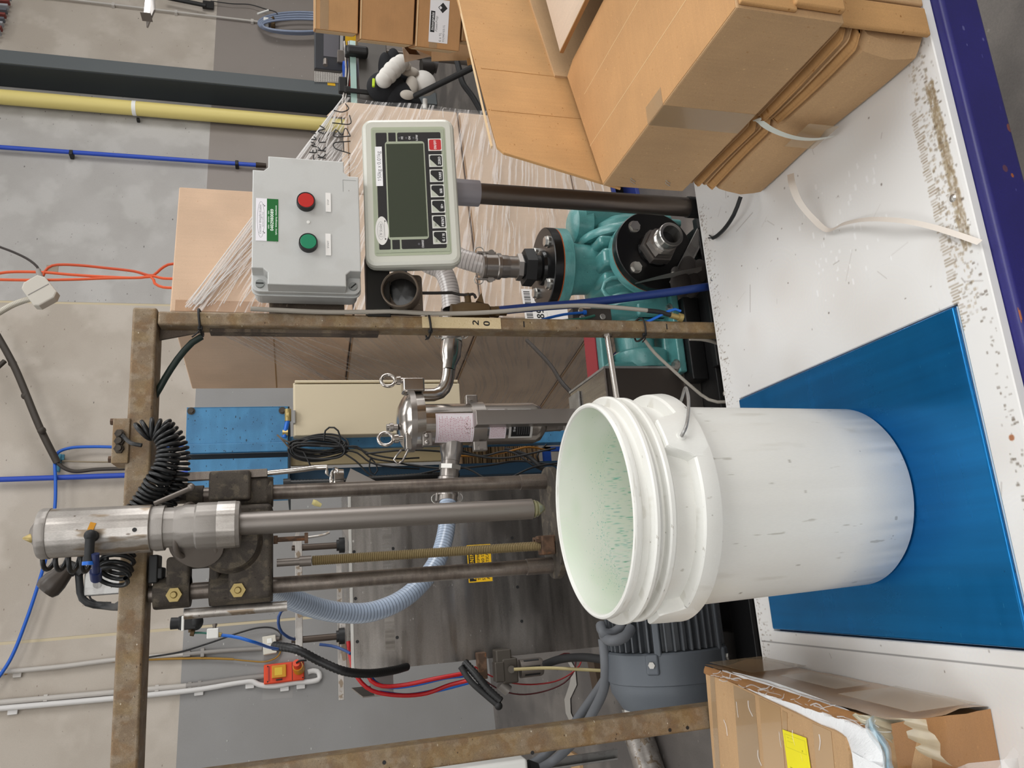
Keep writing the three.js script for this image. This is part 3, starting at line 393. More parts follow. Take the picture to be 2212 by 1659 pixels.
// ---------------------------------------------------------------- the filling head on its guide rods
{
  const ZL = -1.30, ZR = -1.405, xL = 0.111, t = thing('filling_head', 'metal filling head with upright lance sliding on two guide rods', 'machine', V(0.095, 1.16, -1.38));
  const Y = (x, z = ZL, y = 1120) => PZ(x, y, z).y;
  // air cylinder, from the cap down to the valve
  const y0 = Y(90), y1 = Y(113), y2 = Y(330), y3 = Y(340), y4 = Y(358), y5 = Y(410), y6 = Y(428), y7 = Y(470), y8 = Y(519);
  part('air_cylinder', lathe([[0, y1], [0.0362, y1], [0.0366, y1 - 0.001], [0.0362, y2 + 0.001], [0.0355, y2], [0, y2]].reverse(), V(xL, 0, ZL), UPV, 48), M.alu, t);
  part('end_cap', lathe([[0, y1], [0.0372, y1], [0.0376, y1 + 0.001], [0.0376, y0 - 0.003], [0.036, y0], [0.026, y0 + 0.002], [0, y0 + 0.003]], V(xL, 0, ZL), UPV, 48), M.aluCast, t);
  part('exhaust_mesh', lathe([[0.0225, y0 + 0.001], [0.0215, y0 + 0.005], [0.011, y0 + 0.012], [0, y0 + 0.014]], V(xL, 0, ZL), UPV, 24), M.bare, t);
  part('tip_cone', lathe([[0.0075, y0 + 0.001], [0.007, y0 + 0.009], [0.0015, y0 + 0.019], [0, y0 + 0.02]], V(xL - 0.006, 0, ZL + 0.012), UPV, 20), M.brassPale, t);
  part('valve_neck', lathe([[0, y3 - 0.11], [0.031, y3 - 0.11], [0.0305, y5], [0.031, y4], [0.0348, y4], [0.0352, y3], [0.033, y2], [0, y2]], V(xL, 0, ZL), UPV, 48), M.aluCast, t);
  part('valve_body', lathe([[0, y8], [0.035, y8], [0.0362, y8 + 0.002], [0.0362, y6], [0.0336, y6 + 0.003], [0.034, y5 + 0.004], [0.0325, y5 + 0.012], [0.031, y5 + 0.02], [0, y5 + 0.02]], V(xL, 0, ZL), UPV, 48), M.aluCast, t);
  part('valve_band', lathe([[0.0363, y7 - 0.001], [0.0369, y7 - 0.001], [0.0369, y8 + 0.006], [0.0363, y8 + 0.006]], V(xL, 0, ZL), UPV, 48), M.alu, t);
  part('side_port', [lathe([[0, 0], [0.034, 0], [0.036, 0.01], [0.034, 0.04], [0, 0.042]], V(xL - 0.012, Y(425), ZL - 0.05), V(-0.5, -0.1, 0.7), 32), ring(V(xL - 0.03, Y(415), ZL - 0.03), V(-0.6, 0.2, 0.7), 0.034, 0.005)], M.bare, t);
  part('clamp_ring', [ring(V(xL - 0.004, Y(400), ZL - 0.016), V(0.16, 1, -0.25), 0.040, 0.0045), cyl(V(xL + 0.036, Y(335), ZL + 0.012), V(xL + 0.060, Y(408), ZL - 0.005), 0.004), ball(V(xL + 0.062, Y(410), ZL - 0.005), 0.006)], M.bare, t);
  part('lance', cyl(V(xL, y8 + 0.002, ZL), V(xL, Y(1150), ZL), 0.0182, 0.0178, 32), M.pipe, t);
  part('nozzle_tip', lathe([[0, Y(1180)], [0.004, Y(1178)], [0.0138, Y(1163)], [0.0142, Y(1161)], [0.012, Y(1160)], [0.012, Y(1158)], [0.0155, Y(1157)], [0.0155, Y(1153)], [0.0135, Y(1152)], [0.0135, Y(1150)], [0, Y(1150)]], V(xL, 0, ZL), UPV, 32), std(0x9a9878, 0.4, 0.5), t);
  // elbow fitting on the cylinder
  { const p = V(xL - 0.01, Y(203, ZL + 0.035), ZL + 0.0345); part('elbow_fitting', [cyl(p, off(p, 0, 0, 0.012), 0.0085, 0.007), ball(off(p, 0, 0, 0.016), 0.0085), cyl(off(p, 0, 0, 0.016), off(p, -0.03, 0.0, 0.016), 0.0065), cyl(off(p, -0.03, 0, 0.016), off(p, -0.037, 0, 0.016), 0.008)], M.rubber, t);
    part('fitting_collar', cyl(off(p, -0.037, 0, 0.016), off(p, -0.042, 0, 0.016), 0.0085), M.blueTube, t);
    part('paint_mark', basis(own(new THREE.BoxGeometry(0.012, 0.008, 0.001)), V(xL + 0.004, p.y + 0.002, ZL + 0.0368), V(1, -0.3, -0.18), V(0.3, 1, 0)), M.amber, t);
    const q = PZ(290, 1157, ZL + 0.036); part('vent_hole', cyl(V(xL - 0.004, q.y, ZL + 0.0352), V(xL - 0.004, q.y, ZL + 0.0368), 0.0032), M.black, t); }
  // guide rods
  for (const [x, r, ya] of [[0.1715, 0.0132, 1.884], [0.0135, 0.0135, 1.884]]) { piece('guide_rod', cyl(V(x, 1.172, ZR), V(x, ya, ZR), r, r, 28), M.rod, t); piece('rod_collar', lathe([[0, 0], [r + 0.0015, 0], [r + 0.0015, 0.05], [r, 0.051], [0, 0.051]], V(x, 1.19, ZR), UPV, 28), M.rod, t); }
  // threaded spindle
  { const x = PZ(900, 1196, ZR + 0.03).x, za = ZR + 0.02, yb = 1.215, ye = Y(672, za), pr = []; for (let y = yb; y < ye; y += 0.0032) pr.push([0.0088, y], [0.0074, y + 0.0016]); pr.push([0, ye]); pr.unshift([0, yb]);
    part('threaded_spindle', lathe(pr, V(x, 0, za), UPV, 20), std(0x8a7a58, 0.5, 0.6), t); part('spindle_shank', [cyl(V(x, ye, za), V(x, Y(598, za), za), 0.0065), cyl(V(x, ye, za), V(x, ye + 0.02, za), 0.0088)], M.bare, t);
    part('spindle_bearing', [box(x, 1.204, za, 0.034, 0.026, 0.03, 0.003), box(x + 0.012, 1.206, za + 0.004, 0.012, 0.034, 0.018, 0.002), ...[-0.008, 0.008].map((d) => hex(V(x + 0.012, 1.222, za + 0.002 + d), UPV, 0.005, 0.005))], M.rust, t); }
  // foot plate
  part('foot_plate', plate(roundRect(0.21, 0.10, 0.049, 10), 0.014, V(0.093, 1.176, ZR + 0.008), V(1, 0, 0), V(0, 0, -1), 0.002), M.cast, t);
  // carriage castings
  const yA = Y(458, ZR), yB = Y(590, ZR);
  part('carriage', [span(-0.006, 0.148, yB, Y(500, ZR), ZR - 0.02, ZR + 0.05, 0.008), span(0.148, 0.195, yB + 0.004, Y(470, ZR, 1060), ZR - 0.02, ZR + 0.035, 0.008), lathe([[0, yB], [0.026, yB], [0.027, yB + 0.004], [0.027, yA - 0.004], [0.026, yA], [0, yA]], V(0.0135, 0, ZR + 0.008), UPV, 32), lathe([[0, yB], [0.026, yB], [0.027, yB + 0.004], [0.027, yA - 0.012], [0, yA - 0.01]], V(0.1715, 0, ZR + 0.008), UPV, 32), span(0.02, 0.08, Y(480, ZR), yA, ZR - 0.01, ZR + 0.03, 0.006)], M.cast, t);
  part('carriage_boss', lathe([[0, 0], [0.05, 0], [0.05, 0.02], [0.042, 0.035], [0, 0.036]], V(xL - 0.025, Y(505, ZR), ZR + 0.03), V(0, 0, 1), 40), M.cast, t);
  part('arm_block', span(0.155, 0.205, Y(545, ZR, 1035), Y(458, ZR, 1035), ZR + 0.0, ZR + 0.052, 0.005), M.cast, t);
  part('upper_collar', [lathe([[0, 0], [0.0245, 0], [0.0255, 0.003], [0.0255, 0.052], [0.0245, 0.055], [0, 0.055]], V(0.0135, Y(413, ZR, 1280), ZR + 0.005), UPV, 32), span(0.018, 0.07, Y(413, ZR, 1280), Y(362, ZR, 1280), ZR - 0.01, ZR + 0.028, 0.006)], M.cast, t);
  part('collar_wedge', plate([[0, 0], [0.03, 0], [0.038, 0.02], [0.004, 0.05], [0, 0.05]], 0.03, V(0.05, Y(455, ZR, 1230), ZR + 0.01), V(0, 1, 0), V(1, 0, 0), 0.002), M.cast, t);
  for (const [x, y] of [[376, 1285], [514, 1275]]) { const p = PZ(x, y, x > 450 ? ZR + 0.052 : ZR + 0.034); piece('brass_plug', [hex(off(p, 0, 0, -0.004), V(0, 0, 1), 0.0125, 0.008), cyl(off(p, 0, 0, 0.003), off(p, 0, 0, 0.009), 0.006, 0.004)], M.brassPale, t); }
  part('stop_block', [span(0.03, 0.075, Y(352, ZR), Y(332, ZR), ZR - 0.01, ZR + 0.03, 0.003), span(0.036, 0.055, Y(362, ZR), Y(338, ZR), ZR - 0.006, ZR + 0.028, 0.003)], M.black, t);
  part('return_pipe', [cyl(V(-0.022, Y(620, ZR), ZR + 0.004), V(-0.022, Y(405, ZR), ZR + 0.004), 0.0085)], M.alu, t);
  // square bar and handle on the right
  { const a = PZ(350, 1033, ZR + 0.03), b = PZ(578, 1022, ZR + 0.03), cc = PZ(706, 1009, ZR + 0.03); part('handle_bar', [boxOn(mix(a, b, 0.5), V(1, 0, 0), b.clone().sub(a), 0.014, a.distanceTo(b), 0.014, 0.001)], M.rod, t);
    part('hook_handle', tube([b, mix(b, cc, 0.5), cc, off(cc, -0.006, -0.006, 0.002), off(cc, -0.014, 0.0, 0.002)], 0.0048, 10), M.stainless, t); }
  part('stub_shaft', [cyl(V(0.1715, Y(440, ZR, 1072), ZR), V(0.1715, Y(405, ZR, 1072), ZR), 0.017), box(0.178, Y(400, ZR, 1055), ZR, 0.03, 0.028, 0.03, 0.005)], M.cast, t);
  { const p = PZ(596, 1166, ZR + 0.02); part('stop_screw', [hex(off(p, 0, 0.004, 0), V(0, -1, 0), 0.008, 0.007), cyl(p, off(p, 0, -0.048, 0), 0.0042), box(p.x, p.y - 0.05, p.z, 0.018, 0.006, 0.012, 0.001)], M.rust, t); }
}
{ // spiral air lines
  const z = -1.345, a = PZ(268, 946, z), pts = (l) => l.map(([x, y, dz]) => PZ(x, y, z + (dz || 0)));
  const lead = tube([PZ(264, 940, -1.36), PZ(285, 958, z + 0.01), PZ(306, 962, z + 0.012)], 0.0034, 8);
  solo('spiral_air_hose', 'dusty black spiral air hose arching from the beam to the lance, thicker of the two', 'hose', [lead, coil(pts([[304, 936, 0.012], [322, 926, 0.014], [346, 930, 0.014], [362, 955, 0.014], [362, 992, 0.012], [346, 1030, 0.01], [322, 1068, -0.002], [296, 1108, -0.01]]), 0.0162, 0.0082, 0.0034, 3)], M.coilBlack);
  solo('spiral_air_hose', 'slimmer black spiral air hose running behind the thicker one to the clamp ring', 'hose', [coil(pts([[352, 918, -0.022], [378, 945, -0.022], [390, 985, -0.022], [387, 1025, -0.022], [374, 1062, -0.024], [358, 1096, -0.026]]), 0.0128, 0.0082, 0.003, 5)], M.coilBlack);
  solo('spiral_air_hose', 'black spiral air hose hanging in loops left of the air cylinder', 'hose', [coil(pts([[86, 1205, 0.012], [130, 1208, 0.012], [170, 1209, 0.01], [210, 1209, 0.008], [240, 1209, 0.006]]), 0.0175, 0.017, 0.0036, 7), coil(pts([[258, 1200, 0.0], [250, 1225, 0.01], [240, 1252, 0.02]]), 0.0225, 0.0105, 0.0036, 9)], M.coilBlack);
  solo('dark_air_tube', 'short dark tube with blue ends dropping from the elbow on the air cylinder', 'tube', [tube([PZ(206, 1196, -1.245), PZ(206, 1215, -1.25), PZ(207, 1236, -1.27)], 0.0055, 10), cyl(PZ(206, 1234, -1.27), PZ(208, 1250, -1.285), 0.008)], std(0x15234f, 0.5));
}

// ---------------------------------------------------------------- control box
{
  const ZB = -1.325, a = PZ(546, 350, ZB), b = PZ(781, 620, ZB), x1 = PZ(660, 343, ZB).x, x0 = PZ(660, 616, ZB).x, yt = a.y, yb = b.y, w = x1 - x0, h = yt - yb, cx = (x0 + x1) / 2, cy = (yt + yb) / 2;
  const t = thing('control_box', 'pale grey plastic control box with a red and a green push button', 'control box', V(cx, yb, ZB - 0.05)), R = V(1, 0, 0);
  const zd = 0.0, notch = 0.027, nx = 0.030, o = [], bulge = (sx, sy) => { const q = []; for (let i = 0; i <= 6; i++) { const k = i / 6 * Math.PI / 2; q.push([sx * (w / 2 - nx * Math.cos(k) * 1.0), sy * (h / 2 - notch * Math.sin(k))]); } return q; };
  // outline with the four screw recesses cut from the corners
  const c1 = [[w / 2, h / 2 - notch], [w / 2 - nx * 0.75, h / 2 - notch], [w / 2 - nx, h / 2 - notch * 0.7], [w / 2 - nx, h / 2]];
  const lid = [...c1, ...c1.slice().reverse().map(([x, y]) => [-x, y]), ...c1.map(([x, y]) => [-x, -y]), ...c1.slice().reverse().map(([x, y]) => [x, -y])];
  part('lid', plate(lid, 0.036, V(cx, cy, ZB - 0.036), R, UPV, 0.0018), M.encl, t);
  part('lid_flange', [plate(roundRect(w - nx + 0.002, h + 0.002, 0.012), 0.012, V(cx - nx / 2, cy, ZB - 0.046), R, UPV, 0.0015)], M.encl, t);
  part('enclosure', [plate(roundRect(w - nx - 0.002, h - 0.002, 0.014), 0.052, V(cx - nx / 2, cy, ZB - 0.1), R, UPV, 0.002), plate(roundRect(w - nx + 0.006, h + 0.006, 0.014), 0.006, V(cx - nx / 2, cy, ZB - 0.055), R, UPV, 0.0015)], M.encl, t);
  for (const [sx, sy] of [[-1, 1], [-1, -1]]) { const p = V(cx + sx * (w / 2 - 0.0125), cy + sy * (h / 2 - 0.0125), ZB - 0.034); const s = piece('lid_screw', cyl(p, off(p, 0, 0, 0.006), 0.0078, 0.0075, 20), M.enclDark, t); part('slot', boxOn(off(p, 0, 0, 0.0062), V(1, sx < 0 && sy > 0 ? 0 : 0.9, 0), V(sx < 0 && sy > 0 ? 0 : -0.9, 1, 0), 0.0022, 0.013, 0.0012), M.black, s); }
  for (const [x, y, col, lab] of [[659, 430, std(0xb9211b, 0.42), 'red push button'], [664, 519, std(0x14805a, 0.42), 'green push button']]) {
    const p = PZ(x + 2, y + 3, ZB + 0.012); p.z = ZB; const q = piece('push_button', lathe([[0.0145, 0.0115], [0.0145, 0.0135], [0.0162, 0.0137], [0.0165, 0.012], [0.0168, 0.002], [0.0165, 0], [0, 0]].reverse(), p, V(0, 0, 1), 32), M.black, t, lab);
    part('button_cap', lathe([[0, 0.011], [0.0142, 0.011], [0.0142, 0.0132], [0.0135, 0.0138], [0, 0.0139]], p, V(0, 0, 1), 32), col, q);
  }
  const small = (txt) => paint(256, 72, (g, W2, H2) => { g.fillStyle = '#ebe9e6'; g.fillRect(0, 0, W2, H2); g.fillStyle = '#4a4a4a'; g.font = '32px sans-serif'; g.textAlign = 'center'; g.fillText(txt, W2 / 2, 46); });
  for (const [txt, y0, y1, x] of [['STOP', 417, 458, 709], ['START', 505, 552, 709]]) { const p = PZ(x, y0, ZB + 0.001), q = PZ(x, y1, ZB + 0.001); sticker('label_' + txt.toLowerCase(), small(txt), p.x - q.x, 0.0095, off(mix(p, q, 0.5), 0, 0, 0.0005 - 0.001 + 0.001), R, UPV, t, 0.6, `white label reading ${txt}`); }
  { const p = PZ(553, 428, ZB), q = PZ(601, 522, ZB), lw = p.x - q.x, lh = p.y - q.y;
    const tx = paint(512, 256, (g, W2, H2) => {
      g.fillStyle = '#eceaf0'; g.fillRect(0, 0, W2, H2); g.fillStyle = '#17662e'; g.fillRect(0, H2 * 0.49, W2, H2 * 0.51);
      g.strokeStyle = '#6b6e72'; g.lineWidth = 3; g.beginPath(); g.ellipse(W2 / 2, 58, 215, 40, 0, 0, 7); g.stroke(); g.fillStyle = '#44474c'; g.textAlign = 'center'; g.font = 'italic 34px serif'; g.fillText('Correct Weight Scales', W2 / 2, 62, 360); g.font = 'italic 20px serif'; g.fillText('Service with a Tick', W2 / 2, 88, 220);
      g.strokeStyle = '#33363a'; g.lineWidth = 6; for (const x of [88, 414]) { g.beginPath(); g.moveTo(x, 92); g.lineTo(x + 8, 104); g.lineTo(x + 26, 78); g.stroke(); }
      g.fillStyle = '#eef6ee'; g.font = 'bold 21px sans-serif'; g.fillText('sales  ·  service  ·  hire', W2 / 2, 152); g.font = 'bold 48px sans-serif'; g.fillText('0402980089', W2 / 2, 201, 400); g.font = 'bold 22px sans-serif'; g.fillText('Sydney · Wollongong · Shoalhaven', W2 / 2, 238, 460);
    });
    sticker('service_sticker', tx, lw, lh, V((p.x + q.x) / 2, (p.y + q.y) / 2, ZB + 0.0005), R, UPV, t, 0.35, 'white and green service sticker'); }
  { const p = PZ(755, 402, ZB); part('moulded_mark', [box(p.x, p.y + 0.012, ZB, 0.024, 0.0008, 0.0006), box(p.x + 0.012, p.y, ZB, 0.0008, 0.024, 0.0006)], M.enclDark, t); const q = PZ(666, 480, ZB); part('blank_rivet', cyl(V(q.x, q.y, ZB - 0.001), V(q.x, q.y, ZB + 0.001), 0.003), M.whiteClean, t); }
}

// ---------------------------------------------------------------- scale indicator on its pole
{
  const tilt = 0.17, up = V(0, Math.cos(tilt), -Math.sin(tilt)), R = V(1, 0, 0).applyAxisAngle(UPV, 0.0), n = R.clone().cross(up);
  const zc = -1.325, c = PZ(887, 410, zc), w = 0.312, h = 0.180, at = (x, y, o = 0) => c.clone().addScaledVector(R, x).addScaledVector(up, y).addScaledVector(n, o);
  const t = thing('scale_indicator', 'pale green and grey weighing indicator with dark display on a steel pole', 'scale display', V(0.776, 0, -1.40));
  part('pole', [cyl(V(0.776, 0.3, -1.402), V(0.776, 1.30, -1.402), 0.0215, 0.0215, 32)], M.pole, t);
  part('pole_foot', [cyl(V(0.776, 0.3, -1.402), V(0.776, 0.80, -1.402), 0.024, 0.024, 32), span(0.74, 0.81, 0.62, 0.76, -1.44, -1.366, 0.004)], M.black, t);
  { const y0 = PZ(1040, 420, -1.38).y; part('pole_sleeve', lathe([[0.022, y0], [0.0268, y0], [0.027, y0 + 0.002], [0.0275, y0 + 0.075], [0, y0 + 0.075]], V(0.776, 0, -1.402), UPV, 32), std(0x8b878c, 0.5), t); }
  part('housing', [plate(roundRect(w, h, 0.02), 0.028, at(0, 0, -0.028), R, up, 0.008), plate(roundRect(w - 0.012, h - 0.012, 0.018), 0.022, at(0, 0, -0.046), R, up, 0.004), boxOn(at(0.0, -0.05, -0.05), R, up, 0.06, 0.06, 0.03, 0.006)], M.housing, t);
  part('keypad_surround', plate(roundRect(w - 0.04, h - 0.036, 0.006), 0.002, at(0, 0, -0.0015), R, up), M.bezel, t);
  const k = 0.001; // panel print: black overlay, lettering and the seven keys
  const face = paint(2048, 1152, (g, W2, H2) => {
    g.fillStyle = '#9aa18d'; g.fillRect(0, 0, W2, H2); const S = W2 / 240; const rr = (x, y, ww, hh, r) => { g.beginPath(); g.roundRect(x * S, y * S, ww * S, hh * S, r * S); };
    g.fillStyle = '#17161a';
    rr(6, 6, 228, 21, 2); g.fill(); rr(6, 30, 22, 14, 1); g.fill(); rr(212, 30, 22, 14, 1); g.fill(); rr(6, 47, 228, 83, 3); g.fill();
    g.fillStyle = '#9aa18d'; rr(24, 23, 192, 75, 6); g.fill(); g.fillRect(22 * S, 28 * S, 8 * S, 2 * S);
    g.fillStyle = '#1d2612'; rr(29, 27.5, 182, 66, 2); g.fill();
    g.fillStyle = '#e6e6e8'; g.fillRect(128 * S, 4 * S, 78 * S, 13 * S); g.fillStyle = '#3c3c40'; g.font = `${9 * S}px sans-serif`; g.textAlign = 'center'; g.fillText('150kg x 0.01kg', 167 * S, 14 * S, 62 * S);
    g.fillStyle = '#d8d6d3'; g.beginPath(); g.ellipse(42 * S, 12 * S, 27 * S, 12 * S, 0, 0, 7); g.fill(); g.strokeStyle = '#77787a'; g.lineWidth = 4; g.beginPath(); g.ellipse(42 * S, 10 * S, 17 * S, 6 * S, 0, 0, 7); g.stroke(); g.fillStyle = '#55575a'; g.font = `italic ${7 * S}px serif`; g.fillText('CW Scales', 42 * S, 12.4 * S, 26 * S);
    g.strokeStyle = '#55575a'; g.lineWidth = 4; g.beginPath(); g.moveTo(26 * S, 17 * S); g.lineTo(58 * S, 17 * S); g.stroke(); g.fillStyle = '#222'; for (const x of [24, 58]) { g.beginPath(); g.moveTo(x * S, 17 * S); g.lineTo((x + 4) * S, 17 * S); g.lineTo((x + 2) * S, 20 * S); g.fill(); }
    g.fillStyle = '#cfcfcf'; g.font = `bold ${5.5 * S}px sans-serif`; g.fillText('HI', 223 * S, 58 * S); g.fillText('OK', 223 * S, 72 * S); g.fillText('LOW', 223 * S, 86 * S); g.fillText('CHARGE', 15 * S, 88 * S, 15 * S); g.fillStyle = '#4a4a50'; for (const y of [51, 64, 78]) { g.beginPath(); g.arc(223 * S, y * S, 2 * S, 0, 7); g.fill(); } g.beginPath(); g.arc(15 * S, 79 * S, 2.2 * S, 0, 7); g.fill();
  });
  const pw = w - 0.052, ph = pw * 136 / 240 * 0.94;
  { const q = own(new THREE.BoxGeometry(pw, ph, 0.0008)); const g = new THREE.BoxGeometry(pw, ph, 0.0008).toNonIndexed(); g.userData.uv = true; const u = g.getAttribute('uv'); for (let i = 0; i < u.count; i++) u.setY(i, 1 - (1 - u.getY(i)) * 136 / 135); part('front_panel', basis(g, at(0, 0, 0.0008), R, up), std(0xffffff, 0.2, 0, { map: face, clearcoat: 0.5, clearcoatRoughness: 0.1 }), t, 'black printed front panel'); }
  const mm = pw / 240, X = (x) => (x - 120) * mm, Y = (y) => (67.5 - y) * mm;
  part('display', boxOn(at(X(120), Y(60.5), 0.0012), R, up, 182 * mm, 66 * mm, 0.0012), M.lcd, t, 'dark green liquid crystal display');
  ['G / N', 'PRINT', 'M+', 'MR', 'TARE', 'ZERO', 'ON/OFF'].forEach((s, i) => {
    const map = paint(256, 256, (g) => { const red = i === 6; g.fillStyle = '#c8c8c2'; g.fillRect(0, 0, 256, 256); g.fillStyle = red ? '#b5262a' : '#171719'; g.beginPath(); g.roundRect(18, 18, 220, 220, 34); g.fill(); g.textAlign = 'center'; if (!red) { g.fillStyle = '#aeb2a4'; g.beginPath(); g.moveTo(18, 150); g.lineTo(18, 50); g.quadraticCurveTo(18, 18, 50, 18); g.lineTo(160, 18); g.fill(); } g.fillStyle = '#dcdcdc'; g.font = 'bold 64px sans-serif'; g.fillText(s, 128, red ? 150 : 214, 190); g.fillStyle = '#222'; g.font = 'bold 40px sans-serif'; if (!red) g.fillText(['ESC', 'SET', '◀', '▶', '▲', '↵'][i], 74, 78, 60); });
    const x = [22, 52, 82, 112, 142, 172, 204][i]; const m = sticker('key', map, 25 * mm, 25 * mm, at(X(x + 4), Y(115), 0.0017), R, up, t, 0.35, `${s === 'ON/OFF' ? 'red' : 'black'} key marked ${s.replace(/ /g, '')}`); if (i) m.name = `key_${String(i).padStart(3, '0')}`;
  });
  part('back_cover_edge', cyl(at(w / 2 - 0.09, h / 2 - 0.006, -0.055), at(-w / 2 + 0.06, h / 2 - 0.006, -0.055), 0.005), M.housing, t);
}

// ---------------------------------------------------------------- nozzle holder, valve, lines on the post
{
  const ZH = -1.385, c = PZ(864, 636, ZH), t = thing('nozzle_holder', 'short black-rimmed pipe socket on a dark square plate beside the gantry post', 'holder', V(c.x, c.y - 0.05, ZH));
  const d = V(-0.10, 0.22, 1).normalize(), w = 0.083, h = 0.082;
  part('backing_plate', plate(roundRect(w, h, 0.008), 0.005, V(c.x - 0.0, c.y - 0.003, ZH - 0.006), V(1, 0, 0), UPV), M.frameDark, t);
  part('socket_tube', lathe([[0.0315, 0.004], [0.0315, 0.044], [0.0335, 0.046], [0.0352, 0.045], [0.0352, 0]], off(c, 0, -0.004, -0.004), d, 40), std(0x6a5f54, 0.45, 0.6), t);
  part('socket_floor', lathe([[0, 0.008], [0.012, 0.01], [0.0315, 0.005]].reverse(), off(c, 0, -0.004, -0.004), d, 32), std(0x0c0c0c, 0.25), t);
}
{
  const Z = -1.40, a = PZ(985, 672, Z), b = PZ(1062, 672, Z), X = a.x, t = thing('ball_valve', 'old brass ball valve with long thin black lever behind the gantry post', 'valve', V(X, b.y, Z));
  part('valve_body', lathe([[0, b.y - 0.008], [0.011, b.y - 0.008], [0.011, b.y + 0.004], [0.016, b.y + 0.008], [0.0185, b.y + 0.028], [0.0185, a.y - 0.012], [0.014, a.y], [0.014, a.y + 0.01], [0, a.y + 0.01]], V(X, 0, Z), UPV, 24), M.brassOld, t);
  { const s = PZ(1012, 655, Z), m = PZ(1010, 643, Z), k = PZ(985, 633, Z), e = PZ(905, 633, Z); part('stem', [cyl(V(X, s.y, Z), off(m, 0.006, 0, 0), 0.008, 0.006, 12), hex(m, V(1, 0, 0), 0.007, 0.008)], M.brassOld, t); part('lever', [tube([off(m, 0.004, 0, 0.004), mix(m, k, 0.5), k, mix(k, e, 0.5), e], 0.0032, 8), tube([off(m, 0.004, 0, 0.004), off(m, 0.006, -0.012, 0.004), off(m, -0.002, -0.016, 0.004)], 0.003, 8)], std(0x1d1612, 0.6), t); }
  part('wing_stop', plate([[0, 0], [0.022, 0.004], [0.004, 0.016]], 0.006, V(X + 0.016, b.y + 0.016, Z), V(1, 0, 0), UPV), M.brassOld, t);
  part('hose_barb', [cyl(V(X, b.y - 0.03, Z), V(X, b.y - 0.004, Z), 0.0075), hex(V(X, b.y - 0.014, Z), V(0, 1, 0), 0.012, 0.008)], M.brassOld, t);
}
const lineOf = (pts) => pts.map(([x, y, z]) => PZ(x, y, z));
solo('blue_air_hose', 'thick dark blue hose sloping from the brass valve down to the bench edge', 'hose', [tube(lineOf([[1066, 672, -1.4], [1150, 664, -1.4], [1250, 656, -1.4], [1380, 640, -1.395], [1470, 628, -1.39], [1540, 618, -1.40], [1600, 612, -1.43]]), 0.0088, 14)], M.blueHose);
{ const t = thing('signal_cable', 'pale grey cable lying along the gantry post under the control box', 'cable', PZ(1402, 671, -1.37)); part('cable_sheath', tube(lineOf([[541, 667, -1.36], [600, 670, -1.365], [700, 674, -1.37], [800, 674, -1.372], [860, 673, -1.372], [920, 677, -1.372], [1000, 677, -1.372], [1080, 673, -1.372], [1180, 664, -1.37], [1260, 660, -1.37], [1340, 665, -1.37], [1402, 671, -1.37]]), 0.0045, 10), M.cableGrey, t); part('strain_relief', tube(lineOf([[1398, 671, -1.37], [1425, 674, -1.37], [1450, 681, -1.372]]), 0.005, 10), M.rubber, t); part('connector', [cyl(PZ(1448, 681, -1.372), PZ(1468, 686, -1.372), 0.006), cyl(PZ(1466, 685, -1.372), PZ(1474, 687, -1.372), 0.0088)], M.brassPale, t, 'nickel connector'); }
solo('blue_pneumatic_tube', 'bright blue thin tube looping to a chrome fitting by the post foot', 'tube', [tube(lineOf([[1395, 696, -1.38], [1412, 689, -1.375], [1440, 674, -1.37], [1462, 668, -1.37], [1470, 672, -1.372]]), 0.003, 8)], M.blueTube);
{ // small valve block behind the post with two push-in lines
  const Z = -1.46, a = PZ(1120, 672, Z), t = thing('valve_block', 'small dirty metal valve block fixed behind the gantry post', 'valve', V(a.x, PZ(1300, 672, Z).y, Z));
  const p0 = PZ(1232, 668, Z), p1 = PZ(1318, 690, Z); part('block', span(p1.x - 0.005, p0.x, p1.y, p0.y, Z - 0.02, Z + 0.01, 0.002), std(0x4a4541, 0.6, 0.4), t);
  for (const [x, y] of [[1258, 686], [1302, 684], [1255, 672]]) { const p = PZ(x, y, Z + 0.011); piece('port', [ring(p, V(0, 0, 1), 0.005, 0.0018, 16, 6), cyl(off(p, 0, 0, -0.004), off(p, 0, 0, 0.002), 0.0045)], M.zinc, t); }
  solo('blue_pneumatic_tube', 'bright blue thin tube curving from the valve block behind the post', 'tube', [tube(lineOf([[1155, 696, -1.43], [1180, 688, -1.435], [1220, 679, -1.44], [1262, 675, -1.45]]), 0.003, 8), cyl(PZ(1260, 675, -1.448), PZ(1266, 675, -1.448), 0.0052)], M.blueTube);
  solo('green_pneumatic_tube', 'dull green thin tube curving from the valve block behind the post', 'tube', [tube(lineOf([[1180, 697, -1.43], [1220, 692, -1.435], [1260, 688, -1.44], [1284, 682, -1.45]]), 0.003, 8)], M.greenTube);
}
solo('drop_cable', 'black cable hanging behind the scale display to the holder plate', 'cable', [tube(lineOf([[842, 545, -1.40], [838, 572, -1.41], [828, 605, -1.42], [825, 640, -1.43]]), 0.0045, 8)], M.rubber);
solo('drop_cable', 'grey cable crossing behind the scale display to the holder plate', 'cable', [tube(lineOf([[843, 555, -1.41], [852, 575, -1.412], [864, 604, -1.41], [872, 640, -1.43]]), 0.0035, 8)], M.cableGrey);
solo('drop_cable', 'blue cable hanging behind the scale display to the holder plate', 'cable', [tube(lineOf([[868, 545, -1.41], [872, 572, -1.412], [879, 604, -1.41], [884, 640, -1.43]]), 0.0038, 8)], std(0x1a2f6c, 0.5));
solo('braided_line', 'grey braided line sagging from the gantry post to the bench edge', 'cable', [tube(lineOf([[1390, 731, -1.42], [1412, 760, -1.42], [1450, 796, -1.42], [1490, 832, -1.42], [1525, 860, -1.42], [1545, 868, -1.41], [1570, 868, -1.40]]), 0.0036, 8)], M.cableGrey);
